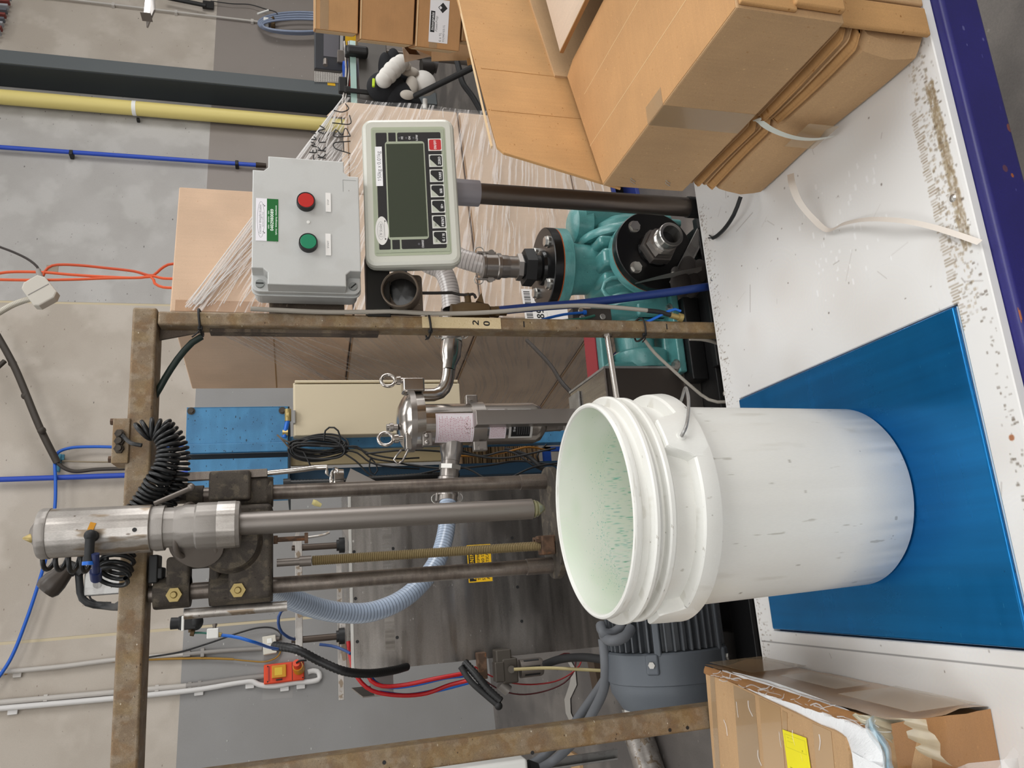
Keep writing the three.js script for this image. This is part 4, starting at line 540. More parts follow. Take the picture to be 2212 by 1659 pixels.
solo('braided_line', 'grey braided line lying by the foot of the gantry post', 'cable', [tube(lineOf([[1490, 732, -1.42], [1515, 733, -1.42], [1536, 737, -1.42], [1560, 745, -1.42]]), 0.0042, 8)], M.cableGrey);
solo('green_earth_cable', 'thick dark green cable looping under the top corner of the gantry', 'cable', [tube(lineOf([[436, 727, -1.40], [415, 740, -1.40], [388, 770, -1.40], [362, 808, -1.40], [345, 838, -1.40], [333, 858, -1.41]]), 0.0058, 10)], std(0x172722, 0.5));
solo('load_cell_cable', 'short black cable with bared ends lying on the bench under the boxes', 'cable', [tube([PY(1600, 425, 0.83), PY(1588, 458, 0.835), PY(1570, 488, 0.828), PY(1548, 510, 0.812), PY(1540, 514, 0.806)], 0.004, 8), tube([PY(1540, 514, 0.806), PY(1532, 508, 0.803)], 0.0012, 6), tube([PY(1540, 514, 0.806), PY(1530, 514, 0.803)], 0.0012, 6)], M.rubber);

// ---------------------------------------------------------------- pump set behind the bench
const PX = 0.775, PYc = 0.79, ZP = -1.77;
function camlock(t, p, dir, side, r) {                               // cam-lever hose coupling along dir
  const d = dir.clone().normalize(), at = (k) => p.clone().addScaledVector(d, k);
  part('coupler_body', lathe([[0, 0], [r * 1.02, 0], [r * 1.05, 0.004], [r * 1.05, 0.02], [r * 1.22, 0.022], [r * 1.22, 0.03], [r * 1.12, 0.032], [r * 1.12, 0.062], [r * 1.2, 0.064], [r * 1.2, 0.07], [r * 0.95, 0.072], [0, 0.072]], p, d, 28), M.stainlessDull, t);
  const s = side.clone().normalize();
  for (const k of [-1, 1]) { const q = at(0.047).addScaledVector(s, k * r * 1.2); piece('cam_lever', [boxOn(q.clone().addScaledVector(d, 0.012), s, d, 0.006, 0.05, 0.013, 0.002), cyl(q.clone().add(s.clone().cross(d).multiplyScalar(-0.01)), q.clone().add(s.clone().cross(d).multiplyScalar(0.01)), 0.008, 0.008, 16)], M.stainlessDull, t); piece('pull_ring', ring(at(0.077).addScaledVector(s, k * r * 1.25), s.clone().cross(d), 0.012, 0.0014, 24, 6), M.zinc, t); }
}
{
  const t = thing('gear_pump', 'turquoise painted cast pump with two black bolted flanges', 'pump', V(0.72, 0.60, ZP));
  const AX = V(1, 0, 0);
  part('pump_casing', [lathe([[0, -0.09], [0.095, -0.09], [0.112, -0.08], [0.118, -0.06], [0.118, 0.05], [0.112, 0.062], [0, 0.062]], V(PX, PYc, ZP), AX, 48), lathe([[0.074, 0.05], [0.066, 0.10], [0.068, 0.15], [0.078, 0.185], [0, 0.185]], V(PX, PYc, ZP), UPV, 40), lathe([[0.085, 0.05], [0.082, 0.09], [0.09, 0.115], [0, 0.115]], V(PX, PYc, ZP), V(0, 0, 1), 40)], M.pump, t);
  part('casing_rib', [box(PX - 0.01, PYc + 0.085, ZP + 0.075, 0.05, 0.06, 0.09, 0.015), box(PX - 0.06, PYc + 0.075, ZP + 0.06, 0.03, 0.075, 0.09, 0.012), box(PX + 0.04, PYc + 0.07, ZP + 0.06, 0.03, 0.09, 0.09, 0.012)], M.pump, t);
  part('cover_flange', lathe([[0, 0.062], [0.13, 0.062], [0.132, 0.065], [0.132, 0.082], [0.13, 0.085], [0, 0.086]], V(PX, PYc, ZP), AX, 48), M.pump, t);
  part('cover_dome', lathe([[0.10, 0.086], [0.095, 0.115], [0.07, 0.135], [0, 0.14]], V(PX, PYc, ZP), AX, 40), M.pump, t);
  part('valve_bonnet', [lathe([[0.055, 0], [0.05, 0.04], [0.03, 0.05], [0, 0.05]].reverse(), V(PX + 0.13, PYc + 0.10, ZP), UPV, 28), lathe([[0, -0.18], [0.012, -0.18], [0.013, -0.15], [0.024, -0.145], [0.028, -0.10], [0.042, -0.09], [0.045, 0.0], [0.055, 0.06], [0.055, 0.12], [0, 0.12]], V(PX + 0.15, PYc + 0.0, ZP), UPV, 28)], M.pump, t);
  for (const [y0, dir, ctr] of [[0, UPV, V(PX, PYc + 0.183, ZP)], [1, V(0, 0, 1), V(PX - 0.012, PYc - 0.005, ZP + 0.112)]]) {
    const d = dir, at = (k) => ctr.clone().addScaledVector(d, k), u = V(1, 0, 0), v = u.clone().cross(d);
    const f = piece('flange', lathe([[0, 0], [0.103, 0], [0.105, 0.002], [0.105, 0.028], [0, 0.028]], ctr, d, 64), M.pump, t);
    part('gasket', lathe([[0, 0.028], [0.1035, 0.028], [0.1035, 0.0305], [0, 0.0305]], ctr, d, 64), M.gasket, f);
    const b = piece('blind_flange', lathe([[0, 0.0305], [0.103, 0.0305], [0.105, 0.0325], [0.105, 0.053], [0.103, 0.055], [0.046, 0.055], [0.044, 0.063], [0.036, 0.066], [0, 0.066]], ctr, d, 64), M.flange, t, 'black bolted flange');
    for (let i = 0; i < 4; i++) { const a = Math.PI / 4 + i * Math.PI / 2 + (y0 ? 0.08 : 0.15), q = at(0.055).addScaledVector(u, 0.078 * Math.cos(a)).addScaledVector(v, 0.078 * Math.sin(a)); part(i ? `bolt_00${i}` : 'bolt', [hex(q, d, 0.0135, 0.011), cyl(q.clone(), q.clone().addScaledVector(d, 0.0035), 0.0155, 0.0155, 16)], M.zinc, b); }
  }
  // suction stub on the front flange
  { const c = V(PX - 0.012, PYc - 0.005, ZP + 0.112 + 0.062), d = V(0, 0, 1); part('suction_stub', [hex(c, d, 0.047, 0.022), hex(c.clone().add(V(0, 0, 0.026)), d, 0.04, 0.016)], M.stainlessDull, t);
    part('cam_spigot', lathe([[0, 0.04], [0.03, 0.04], [0.031, 0.052], [0.027, 0.056], [0.0265, 0.062], [0.031, 0.068], [0.031, 0.082], [0.0295, 0.084], [0.0225, 0.084], [0.0225, 0.05], [0, 0.05]], c, d, 36), M.zinc, t); part('spigot_bore', lathe([[0, 0.051], [0.0222, 0.051]].reverse(), c, d, 24), M.black, t); }
  // discharge fittings above the top flange
  { const c = V(PX, PYc + 0.183 + 0.066, ZP); part('reducing_bush', [cyl(c, off(c, 0, 0.018, 0), 0.034, 0.034, 28), hex(off(c, 0, 0.016, 0), UPV, 0.05, 0.026), hex(off(c, 0, 0.04, 0), UPV, 0.03, 0.014)], M.black, t); part('hex_nipple', [hex(off(c, 0, 0.048, 0), UPV, 0.036, 0.012), cyl(off(c, 0, 0.055, 0), off(c, 0, 0.085, 0), 0.028)], M.stainlessDull, t); }
  // bearing bracket towards the motor
  part('bearing_bracket', [lathe([[0, -0.26], [0.05, -0.26], [0.052, -0.20], [0.056, -0.15], [0.09, -0.12], [0.092, -0.09], [0, -0.09]], V(PX, PYc, ZP), AX, 40), span(PX - 0.27, PX - 0.10, 0.70, PYc - 0.06, ZP - 0.06, ZP + 0.05, 0.01), span(PX - 0.155, PX - 0.125, 0.70, PYc + 0.1, ZP - 0.07, ZP + 0.075, 0.008)], M.pump, t);
  part('bracket_bridge', [span(PX - 0.30, PX - 0.13, PYc + 0.085, PYc + 0.105, ZP - 0.09, ZP + 0.02, 0.006), span(PX - 0.155, PX - 0.10, 0.72, PYc + 0.02, ZP + 0.05, ZP + 0.085, 0.008)], M.pump, t);
  part('gland_follower', [lathe([[0, 0], [0.048, 0], [0.05, 0.004], [0.05, 0.018], [0, 0.02]], V(PX - 0.19, PYc, ZP), V(1, 0, 0), 32), ...[[0.02, 0.042], [-0.03, 0.045]].map(([y, z]) => hex(V(PX - 0.205, PYc + y, ZP + z), V(1, 0, 0), 0.011, 0.016))], M.pump, t);
  part('drain_pipe', tube([V(PX - 0.125, PYc + 0.075, ZP + 0.11), V(PX - 0.115, PYc + 0.11, ZP + 0.105), V(PX - 0.09, PYc + 0.118, ZP + 0.10), V(PX - 0.07, PYc + 0.10, ZP + 0.11), V(PX - 0.08, PYc - 0.06, ZP + 0.12)], 0.006, 10), M.pump, t);
  part('pump_foot', span(PX - 0.31, PX - 0.1, 0.70, 0.722, ZP - 0.11, ZP + 0.10, 0.005), M.pump, t);
  for (const x of [PX - 0.29, PX - 0.14]) piece('foot_bolt', [hex(V(x, 0.722, ZP + 0.085), UPV, 0.012, 0.01), cyl(V(x, 0.721, ZP + 0.085), V(x, 0.725, ZP + 0.085), 0.017)], M.zinc, t);
  part('gear_housing', [lathe([[0, 0], [0.07, 0], [0.075, 0.008], [0.075, 0.045], [0.07, 0.05], [0, 0.052]], V(PX - 0.285, PYc - 0.01, ZP + 0.0), V(1, 0, 0), 40), span(PX - 0.305, PX - 0.27, 0.705, PYc + 0.105, ZP - 0.09, ZP + 0.06, 0.01)], M.pump, t);
  part('drive_shaft', cyl(V(PX - 0.25, PYc, ZP), V(PX - 0.16, PYc, ZP), 0.018), M.stainlessDull, t);
  const rp = V(PX - 0.215, PYc + 0.107, ZP - 0.045); part('warning_plate', box(rp.x, rp.y, rp.z, 0.15, 0.003, 0.075, 0), std(0x9c2f38, 0.5), t, 'red warning plate');
}
{
  const t = thing('coupling_guard', 'open topped stainless sheet box guarding the pump coupling', 'guard', V(0.38, 0.6, -1.83));
  part('guard_top', [span(0.20, 0.485, 0.908, 0.913, -1.96, -1.70)], M.brushed, t);
  part('guard_front', [span(0.20, 0.485, 0.656, 0.913, -1.703, -1.70, 0), cyl(V(0.20, 0.911, -1.7025), V(0.485, 0.911, -1.7025), 0.0035, 0.0035, 12)], std(0x5f5853, 0.42, 0.85), t);
  part('guard_edge', [span(0.482, 0.4875, 0.656, 0.914, -1.706, -1.6985), span(0.482, 0.4875, 0.9095, 0.9155, -1.96, -1.70)], M.galv, t);
  part('guard_back', span(0.20, 0.485, 0.656, 0.913, -1.96, -1.957), M.brushed, t);
  part('mounting_angle', [span(0.20, 0.495, 0.656, 0.70, -1.70, -1.694)], M.stainlessDull, t);
  for (const x of [0.36, 0.47]) piece('button_screw', lathe([[0, 0.006], [0.006, 0.005], [0.009, 0], [0, 0]].reverse(), V(x, 0.678, -1.694), V(0, 0, 1), 18), M.black, t);
}
{
  const mc = V(-0.06, 0.803, ZP), r = 0.142, t = thing('electric_motor', 'grey finned electric motor lying behind the bench left of the bucket', 'motor', V(-0.06, 0.62, ZP)), AX = V(1, 0, 0);
  part('stator', lathe([[0, -0.14], [0.118, -0.14], [0.118, 0.2], [0, 0.2]], mc, AX, 48), M.motorFin, t);
  for (let i = 0; i < 44; i++) { const a = i / 44 * Math.PI * 2; const d = V(0, Math.cos(a), Math.sin(a)); piece('cooling_fin', boxOn(mc.clone().add(V(0.035, 0, 0)).addScaledVector(d, 0.126), V(1, 0, 0), d, 0.33, 0.026, 0.0045, 0.001), M.motorFin, t); }
  part('fan_cover', lathe([[0.118, -0.13], [0.138, -0.132], [r, -0.136], [r + 0.001, -0.2], [r - 0.002, -0.202], [r - 0.002, -0.206], [r - 0.004, -0.225], [0.115, -0.262], [0.09, -0.268], [0, -0.27]].reverse(), mc, AX, 64), M.motor, t);
  for (const a of [0.9, 2.3]) { const d = V(0, Math.cos(a), Math.sin(a)), c = mc.clone().add(V(-0.155, 0, 0)).addScaledVector(d, r); piece('cover_clip', [boxOn(c, V(1, 0, 0), V(1, 0, 0).cross(d).negate(), 0.045, 0.03, 0.012, 0.006)], M.motor, t); piece('clip_screw', hex(c.clone().addScaledVector(d, 0.006), d, 0.008, 0.005), M.zinc, t); }
  for (const a of [1.0, 2.2]) { const d = V(0, Math.cos(a), Math.sin(a)); piece('through_rib', boxOn(mc.clone().add(V(0.03, 0, 0)).addScaledVector(d, 0.128), V(1, 0, 0), V(1, 0, 0).cross(d).negate(), 0.34, 0.016, 0.03, 0.004), M.motor, t); }
  part('terminal_box', box(0.04, 0.955, ZP, 0.12, 0.05, 0.11, 0.008), M.motor, t);
  part('motor_foot', [span(-0.05, 0.09, 0.655, 0.70, ZP - 0.11, ZP + 0.1, 0.01)], M.motor, t);
}
{
  const t = thing('pump_base', 'black fabricated steel base carrying the motor and the pump', 'base', V(0.35, 0, ZP));
  const blk = std(0x1b1b1c, 0.42, 0.2, { bumpMap: fineGrain, bumpScale: 0.0006 });
  for (const z of [ZP - 0.12, ZP + 0.11]) piece('channel', [span(-0.26, 0.84, 0.505, 0.65, z - 0.02, z + 0.02, 0.004), span(-0.26, 0.84, 0.643, 0.655, z - 0.045, z + 0.045, 0.003)], blk, t);
  for (const x of [-0.21, 0.33, 0.7]) piece('cross_member', span(x - 0.04, x + 0.04, 0.50, 0.64, ZP - 0.14, ZP + 0.13, 0.004), blk, t);
  for (const [x, z] of [[-0.22, -0.12], [-0.22, 0.11], [0.72, -0.12], [0.72, 0.11]]) piece('leg', span(x - 0.03, x + 0.03, 0, 0.51, ZP + z - 0.03, ZP + z + 0.03, 0.004), blk, t);
  part('front_skirt', span(-0.26, 0.30, 0.42, 0.64, ZP + 0.132, ZP + 0.147, 0.004), blk, t);
  part('pump_riser', [span(0.44, 0.66, 0.655, 0.699, ZP - 0.12, ZP + 0.12, 0.004), span(0.46, 0.86, 0.60, 0.66, ZP + 0.15, ZP + 0.175, 0.004)], blk, t);
}
{ // galvanised angle brace and rag by the pump
  const a = PZ(1475, 580, -1.6), b = PZ(1516, 500, -1.6); solo('steel_brace', 'drilled galvanised angle bracing the floor stand beside the black flange', 'bracket', [boxOn(mix(a, b, 0.5), V(0, 1, 0.2), b.clone().sub(a), 0.03, 0.24, 0.004), boxOn(mix(a, b, 0.5).add(V(0, -0.015, -0.015)), V(0, 0, 1), b.clone().sub(a), 0.03, 0.24, 0.004)], M.galv);
  solo('rag', 'crumpled grey rag and strip of metal wedged under the black flange', 'rag', [sheet(Array.from({ length: 9 }, (_, i) => Array.from({ length: 5 }, (_, j) => PZ(1372 + i * 18, 611 - i * 4.6 + j * (0.6 + i * 0.45) - Math.sin(i * 0.5) * 2, -1.52 - 0.01 * j + 0.006 * Math.sin(i * 1.3 + j)))))], std(0x8b8783, 0.55, 0.3, { side: THREE.DoubleSide }));
  solo('rag', 'dark oily rag bunched under the pump near the bench edge', 'rag', [ball(PZ(1490, 598, -1.58), 0.05, 1.1, 0.55, 0.6), ball(PZ(1470, 612, -1.57), 0.035, 1, 0.7, 0.7), ball(PZ(1512, 585, -1.56), 0.03, 1, 0.6, 0.7)], std(0x2c2622, 0.9));
}

// ---------------------------------------------------------------- clear hose from the pump to the filter
{
  const t = thing('clear_hose', 'grey ribbed transfer hose looping from the pump up behind the scale display', 'hose', V(PX, 1.0, ZP));
  const top = V(PX, PYc + 0.183 + 0.066 + 0.083, ZP), p0 = off(top, 0, 0.075, 0);
  camlock(t, top, UPV, V(1, 0, 0.35), 0.028);
  part('hose_pipe', ribbed([off(p0, 0, -0.02, 0), PZ(1022, 566, -1.775), PZ(990, 555, -1.785), PZ(955, 530, -1.80), PZ(930, 490, -1.82), PZ(905, 480, -1.85), PZ(885, 505, -1.88), PZ(892, 545, -1.90), PZ(925, 570, -1.90), PZ(955, 585, -1.895), PZ(969, 615, -1.89), PZ(976, 668, -1.885)], 0.0255, 0.0085, 0xb9b2ae, 0x7d7672, 0.03), M.hose, t);
  const q = PZ(976, 668, -1.885), d = PZ(975, 740, -1.96).sub(q).normalize(); camlock(t, q.clone().addScaledVector(d, 0.0), d, UPV, 0.028);
}

// ---------------------------------------------------------------- bag filter
{
  const Z = -2.02, top = PZ(890, 917, Z), X = PZ(1000, 917, Z).x, Y = (x) => PZ(x, 917, Z).y, r = 0.0575;
  const t = thing('bag_filter', 'polished stainless bag filter housing with eye bolts, paper label and nameplate', 'filter', V(X, Y(1215), Z));
  part('vessel', lathe([[0, Y(1176)], [0.03, Y(1174)], [0.05, Y(1163)], [r, Y(1148)], [r, Y(912)], [0, Y(912)]], V(X, 0, Z), UPV, 56), M.stainless, t);
  part('neck_ring', lathe([[0, Y(912)], [0.075, Y(912)], [0.075, Y(892)], [0, Y(892)]], V(X + 0.012, 0, Z), UPV, 56), M.stainless, t);
  part('cover_flange', lathe([[0, Y(893)], [0.084, Y(893)], [0.084, Y(881)], [0, Y(881)]], V(X + 0.012, 0, Z), UPV, 56), M.stainlessDull, t);
  part('seal', lathe([[0, Y(896)], [0.0735, Y(896)], [0.0735, Y(890)], [0, Y(890)]], V(X + 0.012, 0, Z), UPV, 48), M.black, t);
  part('domed_lid', lathe([[0, Y(881)], [0.078, Y(881)], [0.074, Y(875)], [0.062, Y(868)], [0.042, Y(860)], [0.016, Y(857)], [0, Y(856)]], V(X + 0.008, 0, Z), UPV, 56), M.stainless, t);
  part('vent_plug', lathe([[0, Y(858)], [0.0085, Y(857)], [0.0085, Y(848)], [0.012, Y(847)], [0.012, Y(840)], [0.009, Y(838)], [0.009, Y(833)], [0, Y(832.5)]], V(X - 0.008, 0, Z + 0.02), UPV, 20), M.stainlessDull, t);
  part('hinge_lug', [span(X + 0.088, X + 0.127, Y(918), Y(871), Z - 0.02, Z + 0.03, 0.006)], M.stainless, t);
  for (const [x, y, zz] of [[843, 822, 0.01], [838, 948, 0.05]]) { const p = PZ(x, y, Z + zz); piece('eye_bolt', [ring(off(p, 0, 0.006, 0), V(0.35, 0.05, 1), 0.0185, 0.0048, 36, 10), lathe([[0, -0.026], [0.008, -0.026], [0.008, -0.016], [0.012, -0.015], [0.012, -0.004], [0, -0.002]], off(p, 0, -0.012, 0), UPV, 16)], M.stainless, t); }
  part('bolt_bracket', span(X - 0.075, X - 0.03, Y(882), Y(868), Z + 0.03, Z + 0.06, 0.004), M.stainless, t);
  { const p = PZ(872, 975, Z + 0.06), q = PZ(858, 1000, Z + 0.06); part('lid_handle', tube([off(p, 0.004, 0.006, 0), off(q, 0.008, 0.008, 0), off(q, -0.003, 0.0, 0), off(q, 0, -0.01, 0), off(p, 0.004, -0.012, 0)], 0.0028, 8), M.stainless, t); }
  { const p = PZ(922, 950, Z + 0.05); part('swing_clamp', [box(p.x, p.y, p.z, 0.034, 0.026, 0.02, 0.003), ...[0.009, -0.009].map((k) => ball(off(p, k, 0.002, 0.013), 0.007, 1, 1, 0.6))], M.stainlessDull, t); }
  // paper labels wrapped on the vessel
  const label = (x0, x1, a0, a1, map, rough) => { const n = 12, g = sheet(Array.from({ length: n + 1 }, (_, i) => { const a = a0 + (a1 - a0) * i / n; return [0, 1].map((k) => V(X + (r + 0.0007) * Math.sin(a), Y(k ? x0 : x1), Z + (r + 0.0007) * Math.cos(a))); })); return g; };
  const view = Math.atan2(-X, -Z);
  { const map = paint(512, 512, (g, w, h) => { g.fillStyle = '#e3dbe0'; g.fillRect(0, 0, w, h); const q = rng(8); g.strokeStyle = '#b0707c'; g.lineWidth = 3; g.strokeRect(16, 16, w - 32, h - 32); for (let y = 40; y < h - 40; y += 21) { let x = 30; while (x < w - 60) { const l = 8 + q() * 34; if (x + l > w - 34 - q() * 60) break; g.fillStyle = `rgba(160,70,84,${0.5 + q() * 0.3})`; g.fillRect(x, y, l, 8); x += l + 8; } } for (let i = 0; i < 16; i++) { g.fillStyle = 'rgba(110,84,78,0.7)'; g.beginPath(); g.ellipse(w * (0.3 + q() * 0.4), h * (0.76 + q() * 0.22), 4 + q() * 14, 2 + q() * 6, q() * 3, 0, 7); g.fill(); } });
    const fix = (g) => { const u = g.getAttribute('uv'), lw = 2 * (r + 0.0007) * 1; let mx = 0, my = 0; for (let i = 0; i < u.count; i++) { mx = Math.max(mx, u.getX(i)); my = Math.max(my, u.getY(i)); } for (let i = 0; i < u.count; i++) u.setXY(i, u.getX(i) / mx, u.getY(i) / my); g.userData.uv = true; return g; };
    const pm = std(0xffffff, 0.6, 0, { map, side: THREE.DoubleSide });
    part('instruction_label', fix(label(934, 1014, view - 0.95, view + 0.55, 0)), pm, t, 'pale pink instruction label'); part('instruction_label_001', fix(label(1047, 1082, view - 0.75, view + 0.75, 0)), pm, t, 'pale pink instruction label');
    const np = paint(256, 256, (g, w, h) => { g.fillStyle = '#c9c6c2'; g.fillRect(0, 0, w, h); g.fillStyle = '#141416'; g.fillRect(16, 26, w - 32, h - 52); g.fillStyle = '#d8d8d8'; g.font = 'bold 34px serif'; g.fillText('Summit', 60, 70); g.font = '15px sans-serif'; for (let y = 96; y < 220; y += 24) g.fillText('————————  ———', 34, y); });
    part('nameplate', fix(label(1088, 1138, view - 0.75, view + 0.75, 0)), std(0xffffff, 0.4, 0.2, { map: np, side: THREE.DoubleSide }), t, 'black nameplate with bright border'); }
  // band clamp and support rail
  part('band_clamp', [lathe([[r, Y(1042)], [r + 0.004, Y(1042)], [r + 0.004, Y(1014)], [r, Y(1014)]], V(X, 0, Z), UPV, 48), box(X + 0.066, Y(1020), Z + 0.005, 0.03, 0.034, 0.02, 0.004), box(X - 0.062, Y(1030), Z + 0.02, 0.034, 0.04, 0.02, 0.004), hex(V(X - 0.068, Y(1031), Z + 0.03), V(0, 0, 1), 0.009, 0.007), hex(V(X + 0.07, Y(1018), Z + 0.016), V(0, 0, 1), 0.008, 0.006)], M.stainlessDull, t);
  { const a = PZ(1026, 904, Z + 0.085), b = PZ(1330, 904, Z + 0.085); part('support_rail', [span(a.x - 0.0205, a.x + 0.0205, 0.918, a.y, Z + 0.062, Z + 0.10, 0.002)], M.stainlessDull, t); part('rail_base', span(a.x - 0.06, a.x + 0.06, 0.914, 0.919, Z + 0.062, Z + 0.14, 0.001), M.galv, t); part('stand_off', span(a.x - 0.015, a.x + 0.015, a.y - 0.03, a.y - 0.005, Z + 0.05, Z + 0.07), M.stainlessDull, t); }
  part('drain_spigot', [cyl(V(X, Y(1176), Z), V(X, Y(1200), Z), 0.026, 0.024, 24), hex(V(X, Y(1212), Z), UPV, 0.026, 0.02)], M.stainlessDull, t);
  // inlet elbow on the right
  { const p = [[909, 853], [925, 853], [945, 851], [960, 838], [967, 818], [969, 800]].map(([x, y]) => PZ(x, y, Z - 0.02)); part('inlet_elbow', tube(p, 0.0185, 20), M.stainless, t);
    const a = PZ(969, 801, Z - 0.02), b = PZ(976, 742, Z - 0.04), d = b.clone().sub(a), L = d.length(); part('reducer', lathe([[0.0185, 0], [0.0195, L * 0.2], [0.0295, L * 0.55], [0.030, L], [0, L]], a, d, 32), M.stainless, t); part('union_nut', [hex(b.clone().addScaledVector(d.clone().normalize(), 0.002), d, 0.034, 0.012), cyl(b, b.clone().addScaledVector(d.clone().normalize(), 0.02), 0.026)], M.zinc, t); }
  // outlet at the left with its cam coupling
  { const a = PZ(976, 958, Z), e = PZ(972, 1005, Z), d = e.clone().sub(a).normalize(), L = a.distanceTo(e); part('outlet_neck', lathe([[0.030, -0.02], [0.031, L * 0.35], [0.0255, L * 0.62], [0.0255, L * 0.8], [0.0245, L * 0.81], [0.0245, L], [0, L]], a, d, 32), M.stainlessDull, t); part('outlet_nut', hex(e, d, 0.031, 0.012), M.zinc, t);
    camlock(t, e.clone().addScaledVector(d, 0.012), d, UPV, 0.024); }
}
{
  const z = -2.02, t = thing('clear_hose', 'blue tinted ribbed hose hanging in a deep curve before the stainless machine', 'hose', PZ(780, 1345, -1.9));
  part('hose_pipe', ribbed([[968, 1060, -2.02], [967, 1100, -2.0], [963, 1150, -1.97], [945, 1210, -1.93], [905, 1265, -1.89], [860, 1300, -1.86], [800, 1322, -1.83], [745, 1324, -1.80], [690, 1315, -1.76], [645, 1300, -1.71], [605, 1282, -1.66], [560, 1262, -1.58]].map(([x, y, k]) => PZ(x, y, k)), 0.0225, 0.0085, 0xa5b4c8, 0x5c6677, 0.04), M.hose, t);
  const a = PZ(967, 1085, -2.01), b = PZ(968, 1062, -2.02); part('hose_clamp', cyl(b, a, 0.0245, 0.0245, 28), M.stainlessDull, t);
}

// ---------------------------------------------------------------- blue machine with cream cabinet
{
  const Z = -3.0, p = (x, y, z = Z) => PZ(x, y, z), a = p(401, 879), t = thing('packing_machine', 'chipped sky blue machine frame with dark groove', 'machine', V(0.55, 0, Z - 0.2));
  const xr = p(500, 879).x, xm0 = p(500, 958).x, xm1 = p(500, 978).x, xg = p(500, 990).x, xl = p(500, 1085).x, yt = p(401, 960).y, yb = p(622, 930).y;
  part('upper_cover', [span(xm0, xr, yb, yt, Z - 0.02, Z, 0.002), span(xr - 0.003, xr, yb, yt, Z - 0.5, Z, 0.0)], M.blueMachine, t);
  part('cover_rib', span(xm1, xm0, yb, yt, Z - 0.02, Z + 0.008, 0.003), M.blueMachine, t);
  part('groove', span(xg, xm1, yb, yt, Z - 0.03, Z - 0.02), std(0x0d1a24, 0.7), t);  // recess strip between the covers, coloured near black
  part('side_cover', span(xl, xg, yb, yt - 0.01, Z - 0.02, Z - 0.004, 0.002), M.blueMachine, t);
  { const q = (x, y) => p(x, y, Z + 0.03); part('air_fitting', [cyl(q(622, 884), q(622, 910), 0.012, 0.012, 12), cyl(q(624, 897), q(619, 897), 0.017, 0.014, 12), hex(q(622, 935), UPV, 0.012, 0.02)], M.brassPale, t, 'brass and white air fittings'); part('air_fitting_tube', tube([q(622, 908), q(618, 925), q(614, 945)], 0.009, 8), M.blueTube, t); }
  part('end_plate', span(xl, xr, yb - 0.006, yb, Z - 0.45, Z - 0.004), std(0x20303a, 0.7), t);
  for (const [x, y] of [[413, 888], [610, 887]]) { const q = p(x, y); piece('bolt', [hex(off(q, 0, 0, 0.002), V(0, 0, 1), 0.01, 0.008), cyl(q, off(q, 0, 0, 0.003), 0.014, 0.014, 16)], M.cast, t); }
  const c0 = p(700, 938), c1 = p(700, 966); part('column', span(c1.x, c0.x, 0, yb, Z - 0.1, Z - 0.03, 0.003), M.blueMachine, t);
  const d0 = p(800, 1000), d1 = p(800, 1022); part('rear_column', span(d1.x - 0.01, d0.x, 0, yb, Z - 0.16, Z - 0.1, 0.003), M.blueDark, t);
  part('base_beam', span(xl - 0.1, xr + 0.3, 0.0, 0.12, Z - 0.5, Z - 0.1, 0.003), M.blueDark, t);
}
{
  const Z = -2.95, p = (x, y) => PZ(x, y, Z), a = p(633, 822), b = p(1000, 938), t = thing('electrical_cabinet', 'cream metal electrical cabinet with a dark door gap on the blue machine', 'cabinet', V((a.x + b.x) / 2, b.y, Z - 0.12));
  const x0 = p(800, 938).x, x1 = p(800, 822).x, xd = p(800, 829).x, yt = a.y, yb = b.y;
  part('cabinet_body', span(x0 + 0.003, x1, yb, yt, Z - 0.22, Z - 0.03, 0.004), M.cream, t); part('door', span(x0, xd, yb + 0.002, yt - 0.004, Z - 0.025, Z, 0.004), M.cream, t); part('door_gap', span(xd - 0.002, x1 - 0.004, yb + 0.006, yt - 0.006, Z - 0.032, Z - 0.028), M.black, t); part('door_edge', span(xd + 0.006, x1 + 0.004, yb + 0.006, yt - 0.006, Z - 0.03, Z - 0.004, 0.004), M.cream, t);
  const q = p(700, 976), q2 = p(700, 1002), e = p(960, 1000); solo('trunking_box', 'tan painted wiring box tucked behind the black cable coil', 'box', span(PZ(700, 1003, -3.06).x, PZ(700, 966, -3.06).x, PZ(965, 985, -3.06).y, PZ(628, 985, -3.06).y, -3.09, -3.06, 0.003), M.creamSide);
  const h = PZ(631, 886, -2.93), h2 = PZ(631, 914, -2.93); solo('hinge_bar', 'grey hinge bar on top of the cream cabinet edge', 'bar', span(h2.x, h.x, h.y - 0.012, h.y - 0.004, -2.96, -2.93, 0.001), M.galv);
}
